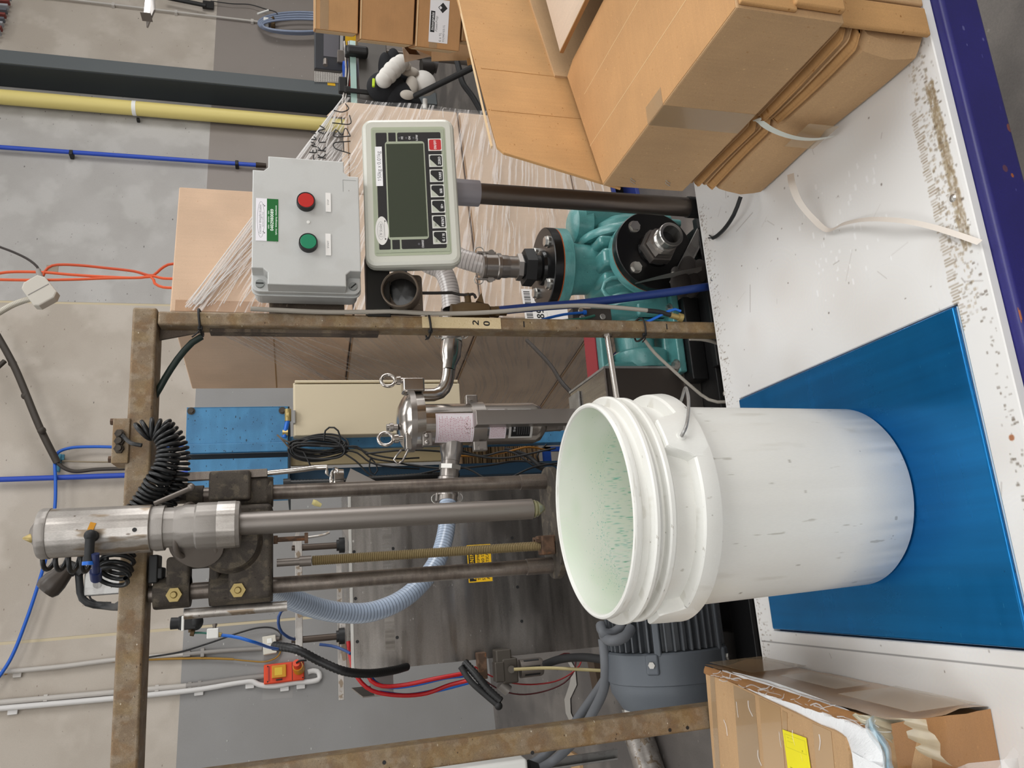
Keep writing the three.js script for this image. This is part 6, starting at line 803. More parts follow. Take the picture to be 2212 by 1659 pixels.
// ---------------------------------------------------------------- torn carton on the left
{
  const c0 = V(-0.19, 0.801, -1.363), f = V(-0.0185, 0, 0.5075).normalize(), l = V(-f.z, 0, f.x), L = 0.508, Wd = 0.42, r = rng(61), hA = (a) => 0.121 + 0.036 * a / L, at = (a, b, y) => c0.clone().addScaledVector(f, a).addScaledVector(l, b).add(V(0, y, 0)), top = (a, b, o = 0) => at(a, b, hA(a) + o);
  const nT = f.clone().multiplyScalar(L).add(V(0, 0.036, 0)).cross(l).normalize(), onTop = (x, y, o = 0) => { const d = RAY(x, y), q = top(0, 0, o); return EYE.clone().addScaledVector(d, q.sub(EYE).dot(nT) / d.dot(nT)); };
  const flat = (l2, th) => { const p = l2, q = p.map((v) => off(v, 0, -th, 0)), o = [], m = p.length; const tri = THREE.ShapeUtils.triangulateShape(p.map((v) => new THREE.Vector2(v.x, v.z)), []); for (const [i, j, k] of tri) { o.push(p[i], p[j], p[k], q[i], q[k], q[j]); } for (let i = 0; i < m; i++) { const j = (i + 1) % m; o.push(p[i], q[i], q[j], p[i], q[j], p[j]); } const g = new THREE.BufferGeometry().setFromPoints(o); g.computeVertexNormals(); return own(g); };
  const t = thing('torn_carton', 'battered taped carton with white foam and yellow label at the left of the bench', 'carton', at(L / 2, Wd / 2, 0));
  part('taped_side', sheet(Array.from({ length: 19 }, (_, i) => Array.from({ length: 8 }, (_, j) => { const a = L * i / 18, y = hA(a) * j / 7; return at(a, -0.003 * Math.sin(j * 1.1) - 0.0025 * r(), y); }))), std(0xffffff, 0.35, 0, { map: cardFibre, color: 0xe9dccb, clearcoat: 0.8, clearcoatRoughness: 0.2 }), t, 'long side covered in glossy brown tape');
  part('carton_body', flat([top(0, 0.004, -0.016), top(L, 0.004, -0.016), top(L, Wd, -0.016), top(0, Wd, -0.016)], 0.08), M.card, t);
  part('carton_base', boxOn(at(L / 2, Wd / 2 + 0.002, 0.026), l.clone().negate(), UPV, Wd - 0.006, 0.05, L - 0.004), M.card, t);
  part('side_lip', sheet(Array.from({ length: 27 }, (_, i) => [0, 1, 2, 3, 4].map((j) => { const a = L * 0.93 * i / 26; return top(a, [-0.001, 0.004, 0.009, 0.013, 0.015][j] + 0.003 * r() * (j > 1 ? 1 : 0), [-0.003, 0.001, 0.0015, -0.002, -0.008][j] + 0.0025 * r()); }))), std(0xffffff, 0.6, 0, { map: cardFibre, color: 0xcdb493 }), t, 'crushed upper edge');
  const fa = [[1560, 1447], [1600, 1455], [1660, 1470], [1720, 1490], [1780, 1512], [1830, 1532], [1868, 1555], [1890, 1580], [1905, 1620], [1915, 1690]], fb = [[1560, 1462], [1600, 1492], [1660, 1522], [1720, 1550], [1780, 1580], [1815, 1600], [1825, 1615], [1830, 1635], [1832, 1660], [1834, 1720]];
  part('foam_sheet', sheet(fa.map(([x, y], i) => Array.from({ length: 7 }, (_, j) => onTop(x + (fb[i][0] - x) * j / 6, y + (fb[i][1] - y) * j / 6, -0.007 + 0.006 * Math.sin(j / 6 * 3.1) + 0.003 * r()))), 0), std(0xf2f4f6, 0.75, 0, { bumpMap: fineGrain, bumpScale: 0.002, side: THREE.DoubleSide }), t, 'white foam sheet showing in the opening');
  const fl = [[1524, 1452], [1560, 1466], [1601, 1484], [1660, 1513], [1716, 1540], [1770, 1566], [1803, 1579], [1825, 1593], [1833, 1630], [1838, 1720], [1546, 1720]].map(([x, y]) => onTop(x, y, 0.002));
  part('top_flap', flat(fl, 0.006), M.card, t, 'top flap with strips of brown tape');
  for (let i = 0; i < 4; i++) piece('flap_torn_edge', tube([onTop(1826 + 5 * i, 1596, -0.002 - 0.003 * i), onTop(1830 + 5 * i, 1612 + 3 * r(), -0.001 - 0.003 * i), onTop(1836 + 5 * i, 1640, -0.002 - 0.003 * i), onTop(1838 + 6 * i, 1700, -0.002 - 0.003 * i)], 0.0022, 6), i % 2 ? M.cardCut : M.cardDeep, t);
  for (const q of [[[1533, 1457], [1543, 1461], [1560, 1720], [1549, 1720]], [[1584, 1480], [1630, 1502], [1648, 1720], [1601, 1720]]]) piece('tape_strip', flat(q.map(([x, y]) => onTop(x, y, 0.0026)), 0.0003), M.tape, t);
  for (const q of [[[1640, 1507], [1685, 1528], [1700, 1720], [1655, 1720]], [[1690, 1535], [1700, 1540], [1700, 1600], [1690, 1600]], [[1755, 1562], [1795, 1580], [1808, 1720], [1768, 1720]]]) piece('tape_strip', flat(q.map(([x, y]) => onTop(x, y, 0.0027)), 0.0004), std(0xb5936a, 0.3, 0, { clearcoat: 0.5 }), t);
  for (let i = 0; i < 8; i++) { const x = 1545 + 30 * i + 20 * r(), y = 1500 + 130 * r(); piece('tape_wrinkle', tube([onTop(x, y, 0.0035), onTop(x + 6 * r(), y + 14, 0.004), onTop(x + 10 * r(), y + 34, 0.0035)], 0.0005 + 0.0005 * r(), 5), M.filmFold, t); }
  for (let i = 0; i < 34; i++) { const a = 0.02 + 0.45 * r(), c = top(a, 0.004 + 0.01 * r(), 0.0035); piece('tape_wrinkle', tube([c, c.clone().addScaledVector(f, 0.01 + 0.02 * r()).addScaledVector(l, 0.008 * (r() - 0.7)), c.clone().addScaledVector(f, 0.025 + 0.02 * r()).addScaledVector(l, 0.016 * (r() - 0.7))], 0.0005 + 0.0007 * r(), 5), M.filmFold, t); }
  for (const [a0, a1, y0, y1] of [[0.0, 0.14, 0.002, 0.11], [0.19, 0.33, 0.03, 0.09], [0.36, 0.5, 0.01, 0.11]]) piece('side_tape', boxOn(at((a0 + a1) / 2, -0.0066, (y0 + y1) / 2), f, UPV, a1 - a0, y1 - y0, 0.0005), M.tape, t);
  // front end: board below, foam and crumpled tape spilling over its top
  part('front_end', sheet(Array.from({ length: 9 }, (_, i) => Array.from({ length: 8 }, (_, j) => at(L + 0.003 + 0.006 * Math.sin(j * 0.9) * r(), Wd * i / 8, (hA(L) - 0.004) * j / 7)))), std(0xffffff, 0.45, 0, { map: cardFibre, color: 0xe2c9a8, side: THREE.DoubleSide, clearcoat: 0.4 }), t, 'front end under wrinkled tape');
  part('foam_overhang', sheet(Array.from({ length: 7 }, (_, i) => Array.from({ length: 10 }, (_, j) => { const b = 0.05 + 0.11 * i / 6 + 0.012 * j / 9, k = j / 9; return k < 0.4 ? top(L - 0.08 * (1 - k / 0.4), b, 0.002 * r()) : at(L + 0.008 + 0.012 * Math.sin(k * 3) + 0.003 * r(), b, hA(L) - 0.004 - 0.09 * (k - 0.4) / 0.6); }))), std(0xf2f4f6, 0.75, 0, { bumpMap: fineGrain, bumpScale: 0.002, side: THREE.DoubleSide }), t, 'white foam folded over the front');
  const cr = Array.from({ length: 9 }, (_, i) => Array.from({ length: 6 }, (_, j) => { const u = i / 8, v = j / 5; return at(L - 0.05 + 0.06 * v + 0.006 * r(), -0.006 + 0.06 * u * v + 0.004 * r(), hA(L) + 0.002 - 0.05 * v * v + 0.012 * r() - 0.05 * u * v * 0.6); })); part('crumpled_tape', sheet(cr), std(0xd9d3b8, 0.15, 0, { transparent: true, opacity: 0.5, side: THREE.DoubleSide, clearcoat: 1 }), t, 'crumpled clear tape at the corner');
  const map = paint(256, 384, (g, w, hh) => { g.fillStyle = '#efe31a'; g.fillRect(0, 0, w, hh); g.fillStyle = '#4a4612'; g.font = 'bold 20px sans-serif'; g.strokeStyle = '#5a5518'; g.strokeRect(20, 30, w - 40, 110); g.fillText('·····  ·····', 40, 60); g.fillText('··· ·· ····', 40, 90); g.fillText('5', 190, 130); g.fillRect(30, 300, 160, 4); g.fillRect(30, 320, 120, 4); });
  const pa = onTop(1690, 1572, 0.004), pb = onTop(1742, 1598, 0.004), pc = onTop(1702, 1659, 0.004), e1 = pb.clone().sub(pa), e2 = pc.clone().sub(pa); sticker('yellow_label', map, e1.length(), e2.length() * 1.15, pa.clone().addScaledVector(e1, 0.5).addScaledVector(e2, 0.575), e1, e2.clone().negate(), t, 0.6, 'bright yellow printed label');
  const bag = Array.from({ length: 13 }, (_, i) => Array.from({ length: 11 }, (_, j) => { const u = i / 12, v = j / 10; return at(L + 0.01 + 0.05 * Math.sin(u * 2.4) + 0.018 * Math.sin(u * 9 + v * 6) + 0.008 * r(), 0.06 + 0.22 * v - 0.03 * u, hA(L) - 0.012 - 0.1 * u + 0.016 * Math.sin(v * 11 + u * 5)); }));
  solo('plastic_bag', 'crumpled clear plastic bag spilling from the torn carton', 'bag', [sheet(bag)], std(0xf4f6f8, 0.1, 0, { transparent: true, opacity: 0.26, side: THREE.DoubleSide, clearcoat: 1 }));
  const wr = Array.from({ length: 12 }, (_, i) => Array.from({ length: 6 }, (_, j) => { const u = i / 11, v = j / 5; return onTop(1868 + 55 * u + 20 * v - 6 * Math.sin(u * 9), 1558 + 130 * u - 14 * v, 0.006 + 0.012 * Math.sin(v * 3.14) + 0.004 * r()); }));
  solo('plastic_wrap', 'pale blue strip of plastic wrap over the white foam of the torn carton', 'wrap', [sheet(wr)], std(0xa9cfe2, 0.2, 0, { transparent: true, opacity: 0.55, side: THREE.DoubleSide, clearcoat: 1 }));
}

// ---------------------------------------------------------------- shrink-wrapped pallet
{
  const S = V(1.077, 0, -3.0), R = WD, B = WN.clone().negate(), at = (u, b, y) => S.clone().addScaledVector(R, u).addScaledVector(B, b).setY(y);
  const bx = (u0, u1, b0, b1, y0, y1, r = 0.006) => boxOn(at((u0 + u1) / 2, (b0 + b1) / 2, (y0 + y1) / 2), R, UPV, u1 - u0, y1 - y0, b1 - b0, r);
  const dk = std(0x27357a, 0.6), pal = thing('pallet', 'blue painted timber pallet under the wrapped cartons', 'pallet', at(0.58, 0.5, 0));
  for (let i = 0; i < 7; i++) piece('deck_board', bx(0, 1.165, i * 0.155, i * 0.155 + 0.12, 0.128, 0.15, 0.002), dk, pal); for (const u of [0, 0.53, 1.06]) piece('bearer', bx(u, u + 0.1, 0, 1.05, 0.02, 0.128, 0.003), dk, pal); for (let i = 0; i < 3; i++) piece('base_board', bx(0, 1.165, i * 0.46, i * 0.46 + 0.12, 0, 0.02, 0.002), dk, pal);
  const rows = [[0.15, 0.35], [0.352, 0.885], [0.888, 1.425]], names = ['lowest', 'middle', 'topmost'];
  rows.forEach(([y0, y1], i) => [[0, 0.62], [0.623, 1.165]].forEach(([u0, u1], k) => { const c = thing('wrapped_carton', `large pale carton in the ${names[i]} row of the wrapped pallet, ${k ? 'right' : 'left'} hand one`, 'carton', at((u0 + u1) / 2, 0.5, y0), 'cartons on the wrapped pallet'); part('carton_body', bx(u0, u1, 0, 1.05, y0, y1 - 0.004, 0.008), M.cardPale, c); part('seam', bx(u0 + 0.02, u1 - 0.02, -0.0012, 0.001, y1 - 0.008, y1 - 0.004, 0), M.cardCut, c); if (k === 0) part('seam_001', bx(-0.0012, 0.001, 0.02, 1.03, y1 - 0.008, y1 - 0.004, 0), M.cardCut, c); }));
  const c = thing('tall_carton', 'tall pale carton standing on the left end of the wrapped pallet', 'carton', at(0.3, 0.35, 1.428)); part('carton_body', bx(0, 0.6, 0, 0.70, 1.428, 2.118, 0.006), std(0xffffff, 0.84, 0, { map: cardPale, color: 0xfff4ea }), c); part('seam', [bx(0.01, 0.59, -0.001, 0.001, 1.74, 1.745, 0), bx(-0.001, 0.001, 0.01, 0.69, 1.74, 1.745, 0)], M.cardCut, c); part('corrugated_band', bx(0.0, 0.05, -0.0015, 0.001, 1.5, 2.1, 0), std(0xffffff, 0.84, 0, { map: cardPale, color: 0xd8c4b2 }), c);
  solo('carton_flap', 'pale carton flap sticking up at the right end of the wrapped pallet', 'flap', plate([[0, 0], [0.1, 0], [0.03, 0.07], [0.0, 0.09]], 0.005, at(1.08, 0.02, 1.42), R, UPV), M.cardPale);
  // stretch film: a wrinkled sheet with gathered folds fanning from the tall carton's corner
  const r = rng(71), film = thing('stretch_film', 'clear stretch film fanned over the wrapped pallet with gathered white folds', 'film', at(0.6, -0.02, 0.2));
  const fm = (() => { const n = 512, d = new Uint8Array(n * n * 4), N = lattice(91), q = rng(4); for (let y = 0; y < n; y++) for (let x = 0; x < n; x++) { const s = fbm(N, x / n, y / n, 3, 56, 3), v = smooth(0.5, 0.78, s) * 255 * 0.9 + 26, i = (y * n + x) * 4; d[i] = d[i + 1] = d[i + 2] = v; d[i + 3] = 255; } return tex(d, n, 0.6, false); })();
  const filmMat = std(0xf6f1ee, 0.22, 0, { transparent: true, opacity: 0.5, alphaMap: fm, side: THREE.DoubleSide, depthWrite: false });
  const edge = (u) => u < 0.06 ? 2.06 : 2.06 - (2.06 - 1.435) * smooth(0, 1, (u - 0.06) / 1.1) * 1.0;
  const diag = (u) => 2.05 + (1.44 - 2.05) * u / 1.165;
  part('film_front', sheet(Array.from({ length: 25 }, (_, i) => Array.from({ length: 21 }, (_, j) => { const u = -0.008 + 1.18 * i / 24, top = diag(Math.max(0, u)), y = 0.2 + (top - 0.2) * j / 20; return at(u, -0.014 - 0.006 * Math.sin(i * 2.1 + j) - (y > 1.43 && u > 0.6 ? 0.0 : 0) - 0.004 * r(), y); }))), filmMat, film);
  part('film_side', sheet(Array.from({ length: 17 }, (_, i) => Array.from({ length: 21 }, (_, j) => { const b = -0.006 + 1.07 * i / 16, top = 2.06 + (1.44 - 2.06) * smooth(0, 0.75, b) , y = 0.2 + (top - 0.2) * j / 20; return at(-0.012 - 0.004 * r(), b, y); }))), std(0xa89c94, 0.22, 0, { transparent: true, opacity: 0.42, alphaMap: fm, side: THREE.DoubleSide, depthWrite: false }), film);
  for (let i = 0; i < 30; i++) {                                    // gathered folds on the front
    const s = r(), y0 = 2.06 - 0.45 * r() * r(), u0 = 0.0 + 0.03 * r(), u1 = 0.45 + 0.72 * (1 - s * 0.6), y1 = Math.min(diag(u1) - 0.005 - 0.3 * s * s, y0 - 0.15), w = 0.0012 + 0.0045 * r() * r(), p = [];
    for (let k = 0; k <= 8; k++) { const m = k / 8; p.push(at(u0 + (u1 - u0) * m, -0.022 - 0.006 * Math.sin(m * 3.1), y0 + (y1 - y0) * m)); }
    const g = tube(p, w, 5, false, 0.06); piece('film_fold', g, M.filmFold, film);
  }
  for (let i = 0; i < 16; i++) { const y0 = 2.05 - 0.25 * r(), b1 = 0.45 + 0.6 * r(), y1 = y0 - 0.35 - 0.5 * r(), p = []; for (let k = 0; k <= 6; k++) { const m = k / 6; p.push(at(-0.02 - 0.004 * Math.sin(m * 3), b1 * m, y0 + (y1 - y0) * m)); } piece('film_fold', tube(p, 0.0015 + 0.004 * r() * r(), 5, false, 0.06), std(0xd8cfc8, 0.3, 0, { transparent: true, opacity: 0.28, depthWrite: false }), film); }
  for (let i = 0; i < 34; i++) { const u = 0.1 + r() * 1.02, y = 0.4 + r() * 1.0, l = 0.03 + r() * 0.14; piece('film_fold', tube([at(u, -0.022, y), at(u + l / 2, -0.023, y - 0.01 * r()), at(Math.min(1.16, u + l), -0.022, y - 0.02 * r())], 0.0009 + 0.0012 * r(), 4, false, 0.05), M.filmFold, film); }
  // marker scrawl on the film
  const onFilm = (x, y) => { const d = RAY(x, y), q = S.clone().addScaledVector(B, -0.03); return EYE.clone().addScaledVector(d, q.clone().sub(EYE).dot(B) / d.dot(B)); };
  const ink = (strokes, x, y, s) => strokes.map((k) => tube(k.map(([a, b]) => onFilm(x - b * s, y - a * s)), 0.0026, 5, false, 0.01));          // letters written along the film's edge
  part('marker_writing', [...ink([[[0, 0], [0.35, 0.95], [0.62, 1], [0.75, 0]], [[0.15, 0.4], [0.75, 0.42]], [[1.05, 0], [1.05, 1], [1.45, 0.85], [1.1, 0.52], [1.55, 0.3], [1.05, 0]], [[1.85, 1.1], [1.8, 0], [2.3, 0.05]], [[1.75, 0.5], [2.2, 0.55]], [[2.6, 1], [2.5, 0.5], [2.7, 0.1], [3, 0.3]]], 757, 332, 36), ...ink([[[0, 0], [0.1, 0.8]], [[0.35, 0.8], [0.08, 0.4], [0.4, 0]], [[0.7, 0], [0.8, 0.8]], [[1.1, 0.8], [0.75, 0.4], [1.1, 0]], [[1.6, 0], [1.6, 0.7], [2, 0.6]], [[2.4, 0.2], [2.7, 0.8], [2.9, 0.1], [3.2, 0.6]]], 704, 342, 22), ...ink([[[0, 0.3], [0.5, 0.35]], [[0.8, 0.8], [0.8, 0], [1.1, 0.05]], [[0.8, 0.4], [1.05, 0.4]], [[1.4, 0], [1.5, 0.6], [1.7, 0.1], [1.9, 0.6]], [[2.2, 0.6], [2.2, 0], [2.5, 0.3]], [[2.8, 0.1], [3.0, 0.7], [3.1, 0.2]]], 684, 345, 20)], M.black, film, 'black marker scrawl');
  const lm = paint(256, 320, (g, w, h) => { g.fillStyle = '#e9e5e2'; g.fillRect(0, 0, w, h); g.fillStyle = '#1b1b1b'; for (let x = 16; x < 240; x += 9) g.fillRect(x, 14, 3 + (x * 7 % 5), 46); g.font = 'bold 74px sans-serif'; g.fillText('8938', 30, 140); g.font = '15px sans-serif'; g.fillText('·············', 30, 170); g.fillText('·········', 30, 196); });
  const lp = PZ(1172, 668, -3.03); sticker('shipping_label', lm, 0.17, 0.2, V(lp.x, lp.y - 0.0, 0).add(V(0, 0, -3.0 + (lp.x - 1.077) * -0.1944 + 0.02)), R, UPV, film, 0.6, 'white barcode label ending 8938');
}
{ const L = (l, lab) => solo('hanging_cable', lab, 'cable', tube(l.map(([x, y, z]) => PZ(x, y, z)), 0.0062, 8), std(0x2a2420, 0.6)); L([[1138, 735, -2.3], [1160, 757, -2.2], [1190, 790, -2.1], [1215, 828, -2.0], [1236, 850, -1.97]], 'dark cable slanting from behind the gantry post to the coupling guard'); }

// ---------------------------------------------------------------- on and before the back wall
const wbox = (p, w, h, d, r = 0) => boxOn(p, WD, UPV, w, h, d, r);
{
  const a = PW(0, 106, 0.2), b = PW(0, 207, 0.16), sOf = (p) => p.dot(WD), s1 = sOf(PW(0, 106, 0.34)), s0 = sOf(PW(0, 134.5, 0.34)), sl = sOf(PW(0, 207, 0.02));
  const t = thing('steel_column', 'dark grey steel column standing against the back wall', 'column', wallAt((s0 + s1) / 2, 0, 0.17));
  part('front_flange', boxOn(wallAt((s0 + s1) / 2, 3.5, 0.328), WD, UPV, s1 - s0, 6.99, 0.02, 0.003), std(0x53585a, 0.6, 0, { bumpMap: fineGrain, bumpScale: 0.0004 }), t);
  part('web', boxOn(wallAt((s0 + s1) / 2, 3.5, 0.17), WD, UPV, 0.2, 6.99, 0.3, 0.002), M.column, t);
  part('rear_flange', boxOn(wallAt((s0 + s1) / 2, 3.5, 0.012), WD, UPV, s1 - s0, 6.99, 0.02, 0.003), M.column, t);
}
const riser = (name, label, cat, x0, y0, x1, y1, o, r, m, extra = []) => { const s = PW((x0 + x1) / 2, (y0 + y1) / 2, o).dot(WD), ya = PW(x0, y0, o).y, yb = x1 > 5000 ? 0.02 : PW(x1, y1, o).y; return { o: solo(name, label, cat, [cyl(wallAt(s, yb, o), wallAt(s, ya, o), r, r, 24), ...extra.map((f) => f(s))], m), s }; };
{ const s = PW(350, 239, 0.11).dot(WD), t = thing('downpipe', 'fat pale yellow pipe running up the wall beside the steel column', 'pipe', wallAt(s, 0, 0.11)); part('pipe_run', cyl(wallAt(s, 0, 0.11), wallAt(s, 6.98, 0.11), 0.078, 0.078, 36), M.yellowPipe, t); const y = PW(289, 250, 0.11).y; part('joint_band', cyl(wallAt(s, y - 0.02, 0.11), wallAt(s, y + 0.02, 0.11), 0.081, 0.081, 36), M.whiteClean, t); part('wall_clip', wbox(wallAt(s - 0.09, y - 0.03, 0.03), 0.03, 0.03, 0.05, 0.004), M.black, t); }
riser('blue_air_pipe', 'blue compressed air pipe on the wall right of the control box', 'pipe', -10, 317, 572, 358, 0.06, 0.0225, M.bluePipe);
for (const [x, y, l] of [[155, 335, 'upper black clip holding the blue wall pipe'], [512, 357, 'lower black clip holding the blue wall pipe near the control box']]) { const p = PW(x, y - 3, 0.045); solo('pipe_clip', l, 'clip', [wbox(p.clone().addScaledVector(WD, -0.012), 0.06, 0.035, 0.085, 0.006)], M.black); }
{ const p = PW(563, 357, 0.06); solo('pipe_coupling', 'dark brass coupling at the foot of the blue wall pipe', 'coupling', [cyl(off(p, 0, 0.05, 0), off(p, 0, -0.06, 0), 0.03, 0.026, 16)], std(0x33271f, 0.5, 0.4)); }
riser('blue_air_pipe', 'blue compressed air pipe on the wall running behind the gantry crossbeam', 'pipe', -10, 1032, 420, 1026, 0.06, 0.0225, M.bluePipe);
riser('thin_conduit', 'thin pale conduit clipped to the far right of the wall', 'conduit', 30, -20, 590, 55, 0.03, 0.0125, M.conduit, [[98, 0], [244, 18], [380, 34], [545, 50]].map(([x, y]) => (s) => wbox(wallAt(s, PW(x, y, 0.02).y, 0.02), 0.05, 0.035, 0.045, 0.004)));
const WL = (l, o = 0.03) => l.map(([x, y, d]) => PW(x, y, d === undefined ? o : d));
solo('wall_conduit', 'upper white conduit of the close pair on the left of the wall', 'conduit', [tube(WL([[-20, 1519], [250, 1495], [402, 1481.5]]), 0.0205, 12), ...[[100, 1508], [340, 1487]].map(([x, y]) => wbox(PW(x, y, 0.02), 0.05, 0.03, 0.05, 0.004))], M.conduit);
solo('wall_conduit', 'grey painted conduit stub running into the orange socket', 'conduit', [tube(WL([[402, 1481.5], [430, 1478.5], [520, 1466], [575, 1460]]), 0.0205, 12), ...[[411, 1480.5], [432, 1478]].map(([x, y]) => wbox(PW(x, y, 0.02), 0.05, 0.03, 0.05, 0.004))], M.conduitDull);
solo('wall_conduit', 'lower white conduit of the close pair, looping under the orange socket', 'conduit', [tube(WL([[-20, 1532], [250, 1508], [430, 1489], [520, 1474], [545, 1472], [560, 1479], [590, 1482], [640, 1474], [672, 1472], [690, 1466], [688, 1452], [676, 1449], [665, 1452]]), 0.0215, 12), ...[[28, 1533], [430, 1492], [540, 1477], [615, 1483], [650, 1478]].map(([x, y]) => wbox(PW(x, y + 2, 0.012), 0.06, 0.07, 0.02, 0.006))], std(0xd2d0ce, 0.5));
solo('wall_conduit', 'white conduit with cables strapped to it, highest of those left on the wall', 'conduit', [tube(WL([[-20, 1454], [130, 1440], [250, 1425], [396, 1413.5]]), 0.0185, 10), wbox(PW(38, 1455, 0.012), 0.06, 0.06, 0.02, 0.005)], M.conduit);
solo('wall_conduit', 'grey painted conduit stub running into the wall switch', 'conduit', [tube(WL([[396, 1413.5], [480, 1406], [566, 1401]]), 0.0175, 10), wbox(PW(404, 1412.5, 0.02), 0.05, 0.06, 0.05, 0.006), wbox(PW(438, 1410, 0.02), 0.07, 0.03, 0.05, 0.005)], M.conduitDull);
solo('yellow_cable', 'yellow and brown cable drooping along the highest wall conduit', 'cable', [tube(WL([[10, 1456], [32, 1449], [120, 1441], [250, 1428], [340, 1424], [440, 1422], [505, 1424]]), 0.009, 8), tube(WL([[500, 1424], [540, 1428], [575, 1429], [600, 1418], [606, 1406], [604, 1397]]), 0.006, 8)], std(0x9c7420, 0.55));
solo('black_wall_cable', 'black cable swooping from the highest conduit to the wall switch', 'cable', [tube(WL([[320, 1420], [390, 1408], [450, 1390], [520, 1366], [560, 1356], [590, 1357], [607, 1370], [604, 1382]], 0.05), 0.007, 8)], M.cableDark);
{ const p = PW(614, 1452, 0.04), t = thing('orange_socket', 'bright orange outdoor power socket with amber flap on the grey wall', 'socket', off(p, 0, -0.19, 0)), a = PW(570, 1458, 0.04), b = PW(657, 1448, 0.04), c = mix(a, b, 0.5), h = a.distanceTo(b), up = a.clone().sub(b).normalize(), wd = 0.155;
  part('socket_body', boxOn(c, WD, up, wd, h, 0.07, 0.012), M.socket, t); const o = (u, v, w) => c.clone().addScaledVector(WD, u).addScaledVector(up, v).addScaledVector(WN, w); part('divider', boxOn(o(0, -0.065, 0.036), WD, up, wd - 0.01, 0.004, 0.004), M.black, t);
  part('amber_flap', [boxOn(o(0.01, 0.04, 0.045), WD, up, 0.1, 0.115, 0.03, 0.006)], M.amber, t); part('flap_window', boxOn(o(0.01, 0.045, 0.0605), WD, up, 0.06, 0.06, 0.002), std(0xd7b53c, 0.3), t); part('flap_hinge', boxOn(o(-0.055, 0.04, 0.04), WD, up, 0.01, 0.05, 0.02, 0.003), M.black, t);
  part('plug', [cyl(o(0.01, -0.12, 0.03), o(0.03, -0.11, 0.10), 0.048, 0.042, 24)], M.amber, t); part('plug_body', [cyl(o(0.03, -0.11, 0.09), o(0.05, -0.10, 0.15), 0.036, 0.03, 20)], M.socket, t); part('plug_lead', tube([o(0.05, -0.10, 0.15), o(0.06, -0.12, 0.17), o(0.06, -0.18, 0.16)], 0.008, 8), M.black, t); part('rating_label', boxOn(o(-0.0, 0.12, 0.036), WD, up, 0.12, 0.016, 0.002), std(0x9b2d22, 0.5), t);
  for (const [u, v] of [[-0.06, 0.13], [0.06, 0.13], [-0.06, -0.15], [0.06, -0.15]]) piece('corner_screw', cyl(o(u, v, 0.033), o(u, v, 0.037), 0.006), M.black, t); }
{ const p = PW(580, 1391, 0.03), t = thing('wall_switch', 'small white switch box with glands on the grey wall', 'switch', off(p, 0, -0.09, 0)), a = PW(568, 1396, 0.03), b = PW(597, 1391, 0.03), up = a.clone().sub(b).normalize(), c = mix(a, b, 0.5); part('switch_box', boxOn(c, WD, up, 0.15, 0.11, 0.06, 0.008), std(0xcfcabd, 0.5), t); part('rocker', boxOn(c.clone().addScaledVector(WD, 0.03).addScaledVector(WN, 0.031), WD, up, 0.04, 0.04, 0.008, 0.003), M.whiteClean, t); for (const u of [0.04, -0.04]) piece('gland', [cyl(c.clone().addScaledVector(WD, u).addScaledVector(up, -0.055), c.clone().addScaledVector(WD, u).addScaledVector(up, -0.1), 0.02, 0.014, 14)], M.bare, t); }
{ // faint patch where another box hung
  const a = PW(590, 1488, 0.002), up = PW(570, 1490, 0).sub(PW(620, 1486, 0)).normalize(); solo('mounting_backing', 'thin grey backing plate left on the wall below the orange socket', 'plate', [boxOn(PW(600, 1490, 0.001), WD, up, 0.14, 0.24, 0.004, 0)], std(0x8f8d8b, 0.6)); }
